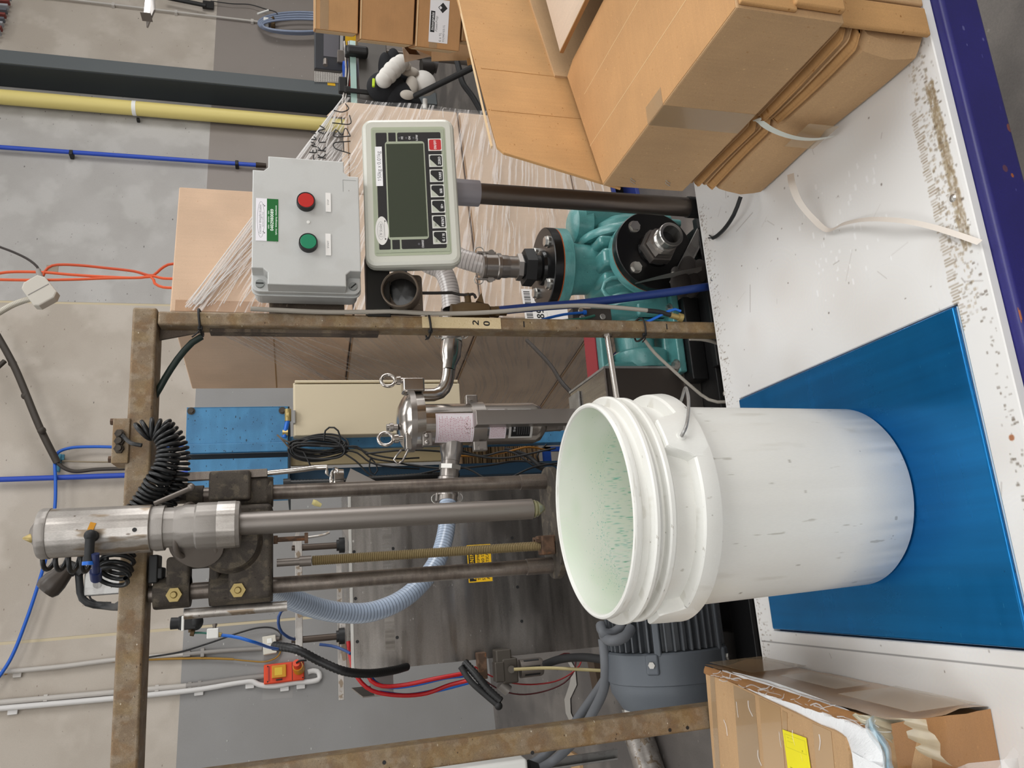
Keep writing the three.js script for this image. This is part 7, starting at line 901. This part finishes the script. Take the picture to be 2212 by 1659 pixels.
{ // air pressure regulator and inline valve near the gantry
  const Z = -1.85, p = PZ(400, 1344, Z), t = thing('pressure_regulator', 'black air pressure regulator with ribbed knob left of the filling head', 'regulator', off(p, 0, -0.03, 0)), q = (x, y, d = 0) => PZ(x, y, Z + d);
  part('regulator_body', box(q(408, 1344).x, q(408, 1344).y, Z, 0.03, 0.034, 0.03, 0.003), M.black, t); part('knob', [cyl(q(388, 1346), q(369, 1347), 0.012, 0.0125, 16), cyl(q(398, 1345), q(386, 1346), 0.015, 0.014, 18)], M.rubber, t); part('bowl', ball(q(424, 1343), 0.018, 1, 0.8, 1), M.black, t); part('label_band', box(q(397, 1346).x, q(397, 1346).y, Z + 0.001, 0.031, 0.006, 0.031, 0.002), M.whiteClean, t); part('fitting', [cyl(q(408, 1334), q(410, 1322), 0.006), cyl(q(412, 1352), q(412, 1366), 0.005), cyl(q(412, 1366), q(420, 1367), 0.0075)], M.brassOld, t);
  const v = thing('inline_valve', 'small white flow valve in the thin tube below the regulator', 'valve', q(462, 1368)); part('valve_body', box(q(460, 1368).x, q(460, 1368).y, Z, 0.021, 0.024, 0.016, 0.002), M.whiteClean, v); part('knob', [cyl(q(463, 1358), q(464, 1351), 0.004, 0.004, 10), cyl(q(464, 1352), q(464, 1347), 0.005)], M.bare, v); part('collar', [cyl(q(448, 1368), q(453, 1368), 0.005), cyl(q(470, 1370), q(478, 1372), 0.005)], M.brassPale, v);
  solo('green_link_tube', 'short green tube joining the regulator to the white flow valve', 'tube', tube([q(420, 1367), q(436, 1367), q(449, 1368)], 0.0025, 6), M.greenTube);
  solo('blue_pneumatic_tube', 'blue thin tube curving from the white flow valve into the corrugated conduit', 'tube', tube([q(477, 1372), q(510, 1376), q(545, 1386), q(580, 1398, -0.2), q(600, 1402, -0.4)], 0.0035, 8), M.blueTube);
  solo('blue_pneumatic_tube', 'dark blue thin tube arcing beside the aluminium adjuster bar', 'tube', tube([[620, 1314, -2.5], [606, 1322, -2.5], [601, 1340, -2.5], [606, 1362, -2.52], [622, 1376, -2.55], [636, 1381, -2.6]].map(([x, y, z]) => PZ(x, y, z)), 0.0045, 8), std(0x26447a, 0.5));
  solo('blue_pneumatic_tube', 'dark blue thin tube running to the stainless machine corner', 'tube', tube([[690, 1392, -2.6], [720, 1396, -2.6], [745, 1405, -2.58], [757, 1412, -2.56]].map(([x, y, z]) => PZ(x, y, z)), 0.0045, 8), std(0x26447a, 0.5));
}
{ // looping blue air line and the upper cable pole
  const w = (l, o) => WL(l, o);
  solo('blue_air_line', 'slim blue air line looping round the wall bracket and down the left', 'tube', [tube(w([[405, 966, 0.06], [330, 966, 0.06], [258, 966, 0.06], [200, 965, 0.06], [150, 968, 0.08], [125, 978, 0.1], [119, 998, 0.1], [120, 1040, 0.1], [119, 1090, 0.1], [108, 1170, 0.1], [88, 1245, 0.1], [55, 1345, 0.1], [22, 1425, 0.1], [-15, 1480, 0.1]]), 0.0135, 8)], std(0x1b5cc0, 0.45));
  solo('cable_run', 'dark cable bundle stretched slanting down to the wall bracket', 'cable', [tube(w([[-20, 700, 0.3], [30, 790, 0.25], [88, 928, 0.2], [124, 1000, 0.1]]), 0.03, 8), tube(w([[124, 1000, 0.1], [140, 1012, 0.08], [160, 1018, 0.06], [210, 1014, 0.05], [272, 1012, 0.05]]), 0.016, 8), ...[[55, 855], [90, 930], [27, 785]].map(([x, y]) => ball(PW(x, y, 0.23), 0.034))], std(0x3a332c, 0.6));
  solo('cable_run', 'short dark cable joining the slanting bundle from above', 'cable', [tube(w([[-10, 798, 0.3], [10, 780, 0.28]]), 0.022, 8)], std(0x3a332c, 0.6));
  solo('wall_bracket', 'light blue bracket plate on the wall where the cable bundle ends', 'bracket', [wbox(PW(127, 1000, 0.03), 0.16, 0.03, 0.03, 0.003), wbox(PW(131, 988, 0.03), 0.05, 0.06, 0.02, 0.003)], std(0x4f93ad, 0.5));
  solo('earth_rod', 'thin rusty rod running level below the cable bracket', 'rod', [tube(w([[135, 996, 0.05], [200, 998, 0.05], [262, 998, 0.05]]), 0.008, 6)], std(0x8a7d68, 0.6));
}
{ // hanging extension leads and their plug box
  const Z = -3.4, L = (l) => l.map(([x, y]) => PZ(x, y, Z));
  solo('extension_lead', 'orange extension lead hanging knotted before the wall, topmost strand', 'cable', [tube(L([[93, 596], [98, 585], [108, 576], [125, 572], [170, 573], [230, 579], [290, 586], [330, 595], [345, 583], [362, 572], [384, 569]]), 0.0062, 8)], M.orange);
  solo('extension_lead', 'orange extension lead hanging knotted before the wall, lower strand', 'cable', [tube(L([[-10, 592], [15, 588], [90, 588], [150, 593], [230, 598], [300, 600], [330, 596], [350, 601], [384, 602]]), 0.0062, 8), tube(L([[-10, 604], [60, 605], [150, 604], [230, 601], [300, 600], [329, 599], [334, 612], [350, 620], [384, 622]]), 0.0062, 8)], std(0xd5572a, 0.55));
  const t = thing('junction_box', 'white plastic junction box hanging on the leads in front of the wall', 'junction box', PZ(87, 630, Z)), a = PZ(62, 612, Z), b = PZ(112, 652, Z), c = PZ(87, 630, Z), ax = V(0.32, 0.62, 0.15).normalize();
  const d = PZ(108, 655, Z).sub(PZ(70, 605, Z)).normalize(), e = V(d.y, -d.x, 0).normalize();
  part('box_body', plate([[-0.058, -0.03], [-0.04, -0.05], [0.05, -0.052], [0.062, -0.036], [0.062, 0.03], [0.045, 0.052], [-0.035, 0.05], [-0.06, 0.03]], 0.055, off(c, 0, 0, -0.03), d, e.clone().negate().cross(d).y > 9 ? e : V(-d.y, d.x, 0), 0.006), std(0xbfbab0, 0.5), t); part('box_lid_line', boxOn(off(c, 0, 0, 0.0255), d, V(-d.y, d.x, 0), 0.003, 0.09, 0.002), M.conduitDull, t);
  part('top_gland', cyl(PZ(88, 602, Z), PZ(82, 582, Z), 0.015, 0.01, 12), M.conduitDull, t); part('cable_label', boxOn(PZ(113, 580, Z), V(1, 0, 0), UPV, 0.03, 0.045, 0.003), std(0x8b7f70, 0.6), t);
  solo('lamp_flex', 'black flex slanting down into the white junction box', 'cable', [tube([PZ(-10, 530, Z), PZ(30, 545, Z), PZ(62, 561, Z), PZ(80, 576, Z), PZ(84, 584, Z)], 0.0052, 8)], std(0x2a211c, 0.6));
  solo('flexible_conduit', 'ribbed white flexible conduit rising from the white junction box', 'conduit', ribbed([PZ(-10, 680, Z), PZ(25, 660, Z), PZ(50, 650, Z), PZ(72, 644, Z)], 0.0125, 0.006, 0xc3bdaf, 0x8a8477, 0.1, 12), M.hose);
}
{ // fluorescent fitting, rail bracket and coiled hose top right
  const a = PW(305, 12, 1.2), t = thing('fluorescent_light', 'fluorescent tube fitting with metal reflector hanging at the upper right', 'light', a), dir = V(0.96, 0.03, -0.28).normalize(), side = V(0, 1, 0), c = PZ(318, 20, -5.2);
  part('reflector', [boxOn(c.clone().addScaledVector(dir, 0.55).add(V(0, 0.03, 0)), dir, V(0, 0.9, 0.45), 1.25, 0.012, 0.17, 0.002)], M.stainlessDull, t); part('end_bracket', boxOn(c.clone().addScaledVector(dir, -0.09), V(0, 0, 1), UPV, 0.09, 0.07, 0.004), M.bare, t);
  const g = part('glowing_tube', cyl(c.clone().addScaledVector(dir, -0.06), c.clone().addScaledVector(dir, 1.16), 0.02, 0.02, 14), std(0xffffff, 0.5, 0, { emissive: 0xffffff, emissiveIntensity: 2.2 }), t); const l = new THREE.PointLight(0xffffff, 3.0); l.position.copy(c).addScaledVector(dir, 0.5).add(V(0, -0.05, 0.06)); l.castShadow = true; scene.add(l);
  solo('rail_bracket', 'black square tube on a foot bracket at the top of the wall', 'bracket', [cyl(PW(360, -5, 0.1), PW(445, 12, 0.1), 0.025, 0.025, 10), wbox(PW(450, 11, 0.04), 0.12, 0.13, 0.03, 0.004)], M.black);
  solo('wire_lead', 'thin black wire trailing from the bracket to the coiled wall hose', 'wire', [tube(WL([[455, 2, 0.05], [500, 8, 0.05], [540, 10, 0.05], [575, 20, 0.06], [597, 27, 0.06], [598, 36, 0.06], [590, 42, 0.06]]), 0.006, 6)], M.black);
  const loops = [[0, 0.18], [1, 0.25], [2, 0.31], [3, 0.36]], h = thing('coiled_hose', 'grey blue garden hose coiled on a wall hook at the upper right', 'hose', PW(640, 50, 0.1)), gm = std(0x8490a8, 0.4, 0, { clearcoat: 0.3 });
  for (const [i, k] of loops) { const o = []; for (let j = 0; j < 20; j++) { const q = j / 20 * Math.PI * 2; o.push(PW(648 + (90 - i * 3) * Math.cos(q), 50 + (24 - i * 3.5) * Math.sin(q) + i * 1.5, 0.06 + i * 0.03 + 0.02 * Math.sin(q))); } piece('hose_loop', tube(o, 0.0145, 8, true, 0.05), gm, h); }
  part('hose_hook', [wbox(PW(575, 50, 0.06), 0.1, 0.06, 0.1, 0.01), cyl(PW(556, 30, 0.1), PW(580, 22, 0.1), 0.012)], M.whiteClean, h); part('tap', [cyl(PW(583, 44, 0.08), PW(592, 38, 0.12), 0.02), wbox(PW(590, 52, 0.06), 0.12, 0.05, 0.05, 0.01)], M.brassOld, h);
}
// ---------------------------------------------------------------- packing line behind on the right
{
  const face = (x0, x1, y, z) => ({ t: PZ(x0, y, z), b: PZ(x1, y, z) }), yaw = 0.62, R = V(Math.cos(yaw), 0, Math.sin(yaw)), r = rng(81);
  const stack = [[678, 774, 62, 'topmost'], [776, 893, 84, 'second'], [896, 993, 100, 'third'], [995, 1100, 88, 'lowest visible']];
  stack.forEach(([xa, xb, y, nm], i) => { const z = -4.0, a = PZ(xa, y, z), b = PZ(xb, y + (xb - xa) * 0.08, z), h = a.y - b.y, t = thing('stacked_carton', `brown carton at the upper right of the picture, ${nm} of its stack`, 'carton', V(a.x, b.y, a.z), 'carton stack on the right'); const N = R.clone().cross(UPV), c = V(a.x, (a.y + b.y) / 2, z).addScaledVector(R, 0.26).addScaledVector(N, -0.16);
    part('carton_body', boxOn(c, R, UPV, 0.52, h - 0.006, 0.32, 0.006), std(0xffffff, 0.84, 0, { map: cardFibre, color: [0xfff2e2, 0xf3e2d0, 0xf0deca, 0xf7e8d6][i] }), t); part('flap_edge', [boxOn(c.clone().addScaledVector(N, 0.161).add(V(0, h / 2 - 0.008, 0)), R, UPV, 0.515, 0.006, 0.003), boxOn(c.clone().addScaledVector(R, -0.262), N, UPV, 0.3, h - 0.03, 0.002)], M.cardEdge, t);
    if (i === 2) { const map = paint(512, 256, (g, w, hh) => { g.fillStyle = '#e3e1e3'; g.fillRect(0, 0, w, hh); g.fillStyle = '#151515'; g.fillRect(120, 16, 252, 56); g.fillStyle = '#e8e8e8'; g.font = 'italic bold 44px serif'; g.fillText('Intergrain', 138, 60, 216); g.fillStyle = '#1c1c1c'; g.font = 'italic 38px sans-serif'; g.fillText('PowerPrep', 128, 110); g.font = '42px sans-serif'; g.fillText('6 x 1L', 14, 168); g.font = '34px sans-serif'; g.fillText('552W0103-1L', 14, 210); g.font = '14px sans-serif'; g.fillText('·························', 14, 238); g.translate(420, 170); g.rotate(Math.PI / 4); g.fillRect(-44, -44, 88, 88); g.fillStyle = '#e3e1e3'; g.fillRect(-36, -36, 30, 30); });
      sticker('carton_label', map, 0.24, 0.118, c.clone().addScaledVector(N, 0.1615).addScaledVector(R, -0.26 + 0.155), R, UPV, t, 0.6, 'white product label'); part('tape_band', boxOn(c.clone().addScaledVector(N, 0.1608).add(V(0, 0.03, 0)), R, UPV, 0.515, 0.05, 0.0008), M.tape, t); }
    if (i === 0) part('tape_band', boxOn(c.clone().addScaledVector(N, 0.1608).add(V(0, 0.07, 0)), R, UPV, 0.515, 0.05, 0.0008), M.tape, t); });
  { const z = -4.3, t = thing('flap_carton', 'open brown carton whose flaps show left of the stacked cartons', 'carton', PZ(1000, 118, z).setY(0.3)); part('carton_front', quad([[932, 90], [932, 133], [1018, 130], [1022, 90]], z, 0.006), M.card, t); part('carton_side', quad([[881, 90], [881, 121], [932, 123], [932, 90]], z - 0.06, 0.006), std(0x9a7248, 0.9), t); part('tongue', quad([[868, 97], [874, 135], [931, 122], [884, 118]], z + 0.03, 0.005), M.cardPale, t); part('lower_flap', quad([[1008, 128], [1010, 142], [1030, 136], [1030, 120]], z + 0.04, 0.005), M.cardDeep, t); }
  // supporting bench
  solo('packing_table', 'low grey table under the stack of cartons at the upper right', 'table', [box(PZ(1110, 60, -4.1).x + 0.2, PZ(1110, 60, -4.1).y - 0.02, -4.05, 1.1, 0.04, 0.8, 0.004), ...[-0.5, 0.5].flatMap((a) => [-0.35, 0.35].map((b) => span(PZ(1110, 60, -4.1).x + 0.2 + a - 0.025, PZ(1110, 60, -4.1).x + 0.2 + a + 0.025, 0, PZ(1110, 60, -4.1).y - 0.03, -4.05 + b - 0.025, -4.05 + b + 0.025)))], M.galv);
}
{
  const Z = -5.4, q = (x, y, d = 0) => PZ(x, y, Z + d), t = thing('printer_terminal', 'dark grey coding printer terminal with small screen on the packing line', 'terminal', q(765, 100)), R = V(0.86, 0, 0.5), a = q(686, 62), b = q(762, 70), c = q(724, 95);
  part('terminal_case', [plate([[-0.2, 0.16], [0.25, 0.16], [0.25, -0.13], [-0.14, -0.15], [-0.2, -0.05]].reverse(), 0.18, c.clone().addScaledVector(R.clone().normalize().cross(UPV), -0.18), R, UPV, 0.008)], std(0x33353a, 0.5), t); const TN = R.clone().normalize().cross(UPV), tp = (u, v, w) => c.clone().addScaledVector(R.clone().normalize(), u).add(V(0, v, 0)).addScaledVector(TN, w); part('screen', boxOn(tp(0.03, 0.03, 0.003), R, UPV, 0.26, 0.12, 0.006), std(0x6b6b72, 0.25), t, 'grey screen'); part('key_strip', boxOn(tp(0.03, -0.05, 0.003), R, UPV, 0.26, 0.025, 0.006), std(0xa9a9ac, 0.5), t); part('side_gland', cyl(q(703, 128), q(703, 141), 0.016, 0.02, 12), M.bare, t); part('yellow_panel', boxOn(off(q(763, 105), 0, 0, 0.02), R, UPV, 0.24, 0.13, 0.01), M.yellow, t); part('terminal_side', boxOn(q(756, 125), R, UPV, 0.09, 0.2, 0.1, 0.004), M.bare, t);
  const cv = thing('conveyor', 'packing conveyor with glass guide plate and two steel rails behind the wrapped pallet', 'conveyor', V(q(780, 170).x, 0, Z)), D = q(757, 236).sub(q(772, 78)).normalize();
  part('belt_frame', boxOn(mix(q(800, 100), q(800, 260), 0.5), D, UPV, q(770, 80).distanceTo(q(760, 290)) * 1.0, 0.22, 0.45, 0.006), std(0x524e4a, 0.5, 0.4), cv); part('glass_guide', boxOn(mix(q(769, 90, 0.25), q(758, 262, 0.25), 0.5), q(758, 262, 0.25).sub(q(769, 90, 0.25)), UPV, q(769, 90, 0.25).distanceTo(q(758, 262, 0.25)), 0.045, 0.012), std(0x9fbcb4, 0.15), cv, 'pale green glass edge');
  for (const k of [0, 1]) piece('guide_rail', tube([q(744 + k * 9, 90, 0.2), q(748 + k * 6, 150, 0.2), q(740 + k * 5, 225, 0.2)], 0.01, 8), M.stainlessDull, cv); part('rail_clamp', [boxOn(q(772, 112, 0.28), V(1, 0, 0.2), UPV, 0.07, 0.16, 0.09, 0.02), boxOn(q(755, 112, 0.26), V(1, 0, 0.2), UPV, 0.08, 0.07, 0.06, 0.01)], M.black, cv); part('rail_clamp_001', [boxOn(q(740, 185, 0.2), V(1, 0, 0.2), UPV, 0.12, 0.06, 0.06, 0.01), boxOn(q(757, 196, 0.2), V(1, 0, 0.2), UPV, 0.05, 0.1, 0.05, 0.006)], M.black, cv); part('frame_joint', boxOn(q(790, 199, 0.27), V(1, 0, 0.3), UPV, 0.03, 0.3, 0.03, 0.002), M.black, cv);
  for (const y of [110, 230]) piece('leg', cyl(V(q(800, y).x, 0, q(800, y).z), off(q(800, y), 0, -0.1, 0), 0.03), M.bare, cv);
  const P = PW(705, 163, 0.25); solo('wire_tray', 'white wire mesh tray leaning beside the steel column', 'tray', [...Array.from({ length: 11 }, (_, i) => tube([PW(680, 151 + i * 2.5, 0.36), PW(738, 153 + i * 2.5, 0.36)], 0.004, 4, false, 0.5)), ...Array.from({ length: 12 }, (_, i) => tube([PW(680 + i * 5, 151, 0.36), PW(680 + i * 5, 176, 0.36)], 0.004, 4, false, 0.5))], std(0xc5c1bb, 0.5)); solo('yellow_tag', 'smudge of yellow paint tag stuck on the steel column', 'tag', [wbox(wallAt(PW(716, 181, 0.35).dot(WD), PW(716, 181, 0.35).y, 0.342), 0.04, 0.09, 0.005, 0.002)], M.yellow);
  solo('blue_tub', 'blue and red printed white tub on the packing line', 'tub', [cyl(off(q(765, 165), 0.03, 0, 0), off(q(743, 165), 0.03, 0, 0), 0.09, 0.09, 24)], std(0x2453b5, 0.45)); solo('red_tub', 'dark red tub beside the blue tub on the packing line', 'tub', [cyl(q(766, 180, 0.05), q(748, 180, 0.05), 0.055, 0.055, 20)], std(0x8c2b24, 0.5));
  // jacket and rags slung over the line
  const bl = (x, y, r, sx, sy, sz, d = 0) => ball(q(x, y, d + 0.3), r, sx, sy, sz), j = thing('jacket', 'black jacket with a thin lime stripe slung over the packing line', 'jacket', q(880, 190, 0.3)); part('jacket_cloth', [bl(835, 190, 0.15, 0.85, 1.0, 0.7), bl(862, 205, 0.13, 0.8, 1.1, 0.7), bl(832, 150, 0.10, 1.5, 0.55, 0.6, -0.08), bl(850, 125, 0.07, 1.2, 0.7, 0.6, -0.08), bl(880, 222, 0.09, 0.9, 1.2, 0.7), bl(868, 160, 0.11, 0.7, 1.2, 0.5, -0.1)], std(0x15161a, 0.9), j); part('lime_stripe', boxOn(q(807, 179, 0.42), V(1, 0, 0), V(0.05, 1, 0), 0.07, 0.02, 0.02, 0.006), std(0xb6d41c, 0.6), j);
  const cl = thing('white_wadding', 'rolled white wadding lying across the black jacket', 'cloth', q(860, 150, 0.45)); for (const [x, y, rr] of [[829, 173, 0.062], [838, 163, 0.068], [848, 152, 0.07], [858, 142, 0.068], [867, 134, 0.06]]) piece('wadding_roll', bl(x, y, rr, 0.95, 1, 0.9, 0.12), std(0xd9d6d0, 0.85), cl);
  solo('paper_towels', 'soiled white paper towels heaped below the white wadding', 'paper', [bl(885, 155, 0.06, 0.7, 1.2, 0.5, 0.05), bl(890, 185, 0.07, 1.2, 0.7, 0.5, 0.05), bl(880, 205, 0.05, 0.8, 1.1, 0.5, 0.1), bl(877, 142, 0.045, 0.9, 0.9, 0.5, 0.1)], std(0xb9b2a8, 0.9)); solo('white_bag', 'translucent white plastic bag hanging beside the black bar', 'bag', [bl(915, 180, 0.11, 1.0, 0.9, 0.5, 0.0)], std(0xd5d2cc, 0.5)); solo('steel_fitting', 'small greasy metal fitting on the floor side of the packing line', 'fitting', [cyl(q(910, 145), q(935, 145), 0.07, 0.06, 14), cyl(q(925, 140), q(945, 146), 0.05)], std(0x43403e, 0.45, 0.5));
  solo('floor_bar', 'straight black bar slanting across the floor below the line', 'bar', [cyl(PZ(895, 208, -5.0), PZ(1050, 132, -4.6), 0.022, 0.022, 10)], M.black); solo('floor_hose', 'black hose curving across the floor under the slanting bar', 'hose', [tube([PZ(985, 125, -4.9), PZ(992, 150, -4.9), PZ(1000, 180, -4.9), PZ(1020, 208, -4.9), PZ(1042, 245, -4.9), PZ(1060, 270, -4.9)], 0.022, 10)], M.rubber);
  solo('white_pipe_end', 'short white plastic strip end near the wrapped pallet corner', 'strip', [cyl(PZ(918, 215, -5), PZ(918, 236, -5), 0.018)], M.whiteClean);
}
// ---------------------------------------------------------------- floor level on the left
{
  const fl = (x, y) => PY(x, y, 0.005);
  solo('power_cable', 'grey motor cable bending down past the motor to the floor, right strand', 'cable', [tube([PZ(1300, 1355, -1.78), PZ(1310, 1380, -1.7), PZ(1330, 1384, -1.66), PZ(1352, 1374, -1.66), PZ(1362, 1358, -1.68)], 0.012, 10), tube([PZ(1303, 1380, -1.8), PZ(1308, 1430, -1.8), PZ(1306, 1480, -1.85), PZ(1280, 1540, -2.0), PZ(1250, 1590, -2.1), PZ(1200, 1640, -2.2), PZ(1150, 1670, -2.2)], 0.0125, 10)], M.cableSlate);
  solo('power_cable', 'grey motor cable bending down past the motor to the floor, left strand', 'cable', [tube([PZ(1312, 1460, -1.95), PZ(1298, 1482, -1.98), PZ(1260, 1535, -2.1), PZ(1220, 1590, -2.2), PZ(1165, 1640, -2.3), PZ(1130, 1660, -2.3)], 0.0125, 10)], M.cableSlate);
  solo('power_cable', 'grey motor cable looped over the top of the motor by the bucket', 'cable', [tube([PZ(1298, 1350, -1.72), PZ(1302, 1366, -1.7), PZ(1318, 1370, -1.7), PZ(1334, 1362, -1.7), PZ(1345, 1350, -1.7)], 0.012, 10)], M.cableSlate);
  { const p = PZ(1118, 1650, -2.05), t = thing('white_enclosure', 'white enclosure corner with black cable gland at the lower left', 'box', off(p, 0, -0.3, 0)); part('enclosure_case', span(p.x - 0.4, PZ(1080, 1647, -2.05).x, PZ(1141, 1650, -2.05).y, PZ(700, 1659, -2.05).y, -2.3, -2.05, 0.01), M.whiteClean, t); part('cable_gland', [cyl(off(PZ(1140, 1650, -2.1), -0.02, 0, 0), off(PZ(1160, 1650, -2.1), -0.02, 0, 0), 0.03, 0.022, 16)], M.rubber, t); }
  const t = thing('stainless_drum', 'worn cylindrical metal tube lying on the floor at the lower left', 'tube', PY(1380, 1590, 0.0)), a = PY(1377, 1578, 0.07), b = PY(1415, 1700, 0.07); part('tube_body', cyl(a, b, 0.07, 0.07, 32), M.alu, t);
  { const p = PZ(1345, 1508, -2.2), q = PZ(1362, 1548, -2.25); solo('hydraulic_fitting', 'bright hose fitting sticking out under the motor cover', 'fitting', [cyl(PZ(1350, 1510, -2.2), PZ(1356, 1532, -2.2), 0.012, 0.012, 12), hex(PZ(1356, 1530, -2.2), PZ(1360, 1545, -2.2).sub(PZ(1356, 1530, -2.2)), 0.018, 0.03), cyl(PZ(1360, 1545, -2.2), PZ(1366, 1562, -2.2), 0.01)], M.zinc); }
  solo('floor_carton', 'scrap of brown carton standing on the floor by the grey cables', 'carton', [boxOn(PZ(1240, 1570, -3.6).setY(0.09), V(1, 0, 0.4), V(0.1, 1, 0), 0.10, 0.18, 0.02)], M.card); solo('floor_carton', 'brown carton strip lying on the floor below the left gantry post', 'carton', [boxOn(PY(1235, 1640, 0.01), V(1, 0, 0.1), V(0, 0, 1), 0.09, 0.35, 0.02)], M.card);
  solo('floor_angle', 'grey steel angle standing on the floor below the left gantry post', 'angle', [boxOn(PZ(1262, 1640, -3.3), V(1, 0, 0.5), UPV, 0.05, 0.3, 0.006), boxOn(PZ(1258, 1650, -3.3), V(0.2, 0, 1), UPV, 0.05, 0.3, 0.006)], M.galv);
  solo('floor_timber', 'short dark timber offcut against the floor behind the motor', 'offcut', [boxOn(PY(1290, 1452, 0.03), V(0.3, 0, 1), UPV, 0.1, 0.06, 0.16, 0.004)], std(0x4b3d30, 0.85));
  solo('pale_crate', 'pale grey plastic crate corner under the motor end', 'crate', [span(PZ(1500, 1545, -2.1).x, PZ(1500, 1495, -2.1).x, 0.0, PZ(1490, 1520, -2.1).y, -2.5, -2.1, 0.01)], std(0xb8b4ae, 0.6));
  { const pts = [[1228, 1425], [1240, 1445], [1238, 1480], [1226, 1510], [1228, 1540], [1240, 1566]]; const r = rng(7), row = pts.map(([x, y]) => { const p = PY(x, y, 0.004), w = 0.03 + 0.05 * r(); return [off(p, -0.01, 0, -w), off(p, 0.01, 0.004, w)]; }); solo('floor_crack_filler', 'pale trowelled filler along a crack in the concrete floor', 'filler', [sheet(row)], std(0xa6a29c, 0.8, 0, { side: THREE.DoubleSide })); }
}
{ // underside of the roof where it meets the wall; alternating greys stand for its corrugation
  const t = thing('roof_edge', 'strip of ribbed metal roof edge in the top right corner of the room', 'roof', PW(5, 20, 0.1)); for (let i = 0; i < 9; i++) { const y = -6 + i * 9.5, w = (yy) => 22 - 22 * yy / 76; const a = PW(-8, y, 0.1), b = PW(Math.max(-4, w(y)), y + 2, 0.1), d = b.clone().sub(a); piece('roof_rib', boxOn(mix(a, b, 0.5), WN, d, 0.06, d.length(), 0.03), i % 3 === 1 ? std(0x7a3a34, 0.6) : i % 2 ? std(0x5c5f66, 0.6) : std(0x9a9ca2, 0.6), t); } }
{ // far ceiling lamp shade and hanging switch near the air cylinder
  const Z = -2.6, q = (x, y, d = 0) => PZ(x, y, Z + d), t = thing('bench_lamp', 'dark bell shaped lamp head on a bent black arm behind the air cylinder', 'lamp', q(130, 1240)); part('shade', lathe([[0, 0], [0.02, 0], [0.026, 0.02], [0.034, 0.05], [0.036, 0.075], [0.03, 0.088], [0, 0.092]], q(150, 1225), q(112, 1262).sub(q(150, 1225)), 28), std(0x3b332d, 0.45), t); part('neck_mesh', [cyl(q(140, 1222), q(165, 1232), 0.02), cyl(q(165, 1222), q(180, 1238), 0.018)], M.black, t); part('arm', tube([q(170, 1236), q(172, 1262), q(176, 1290), q(192, 1304), q(225, 1309), PZ(262, 1307, -1.9), PZ(300, 1302, -1.46), PZ(308, 1300, -1.42)], 0.0105, 10), M.rubber, t); part('flex', tube([q(178, 1240), q(166, 1270), q(186, 1275), q(200, 1298), q(240, 1302)], 0.003, 6), M.black, t);
  solo('pull_plate', 'grey metal plate with a bolt behind the lower spiral hose', 'plate', [boxOn(q(222, 1258), V(1, 0, 0), UPV, 0.075, 0.1, 0.012, 0.008), cyl(q(210, 1262, 0.006), q(210, 1262, 0.01), 0.012)], M.galv);
}
renderer.render(scene, camera);
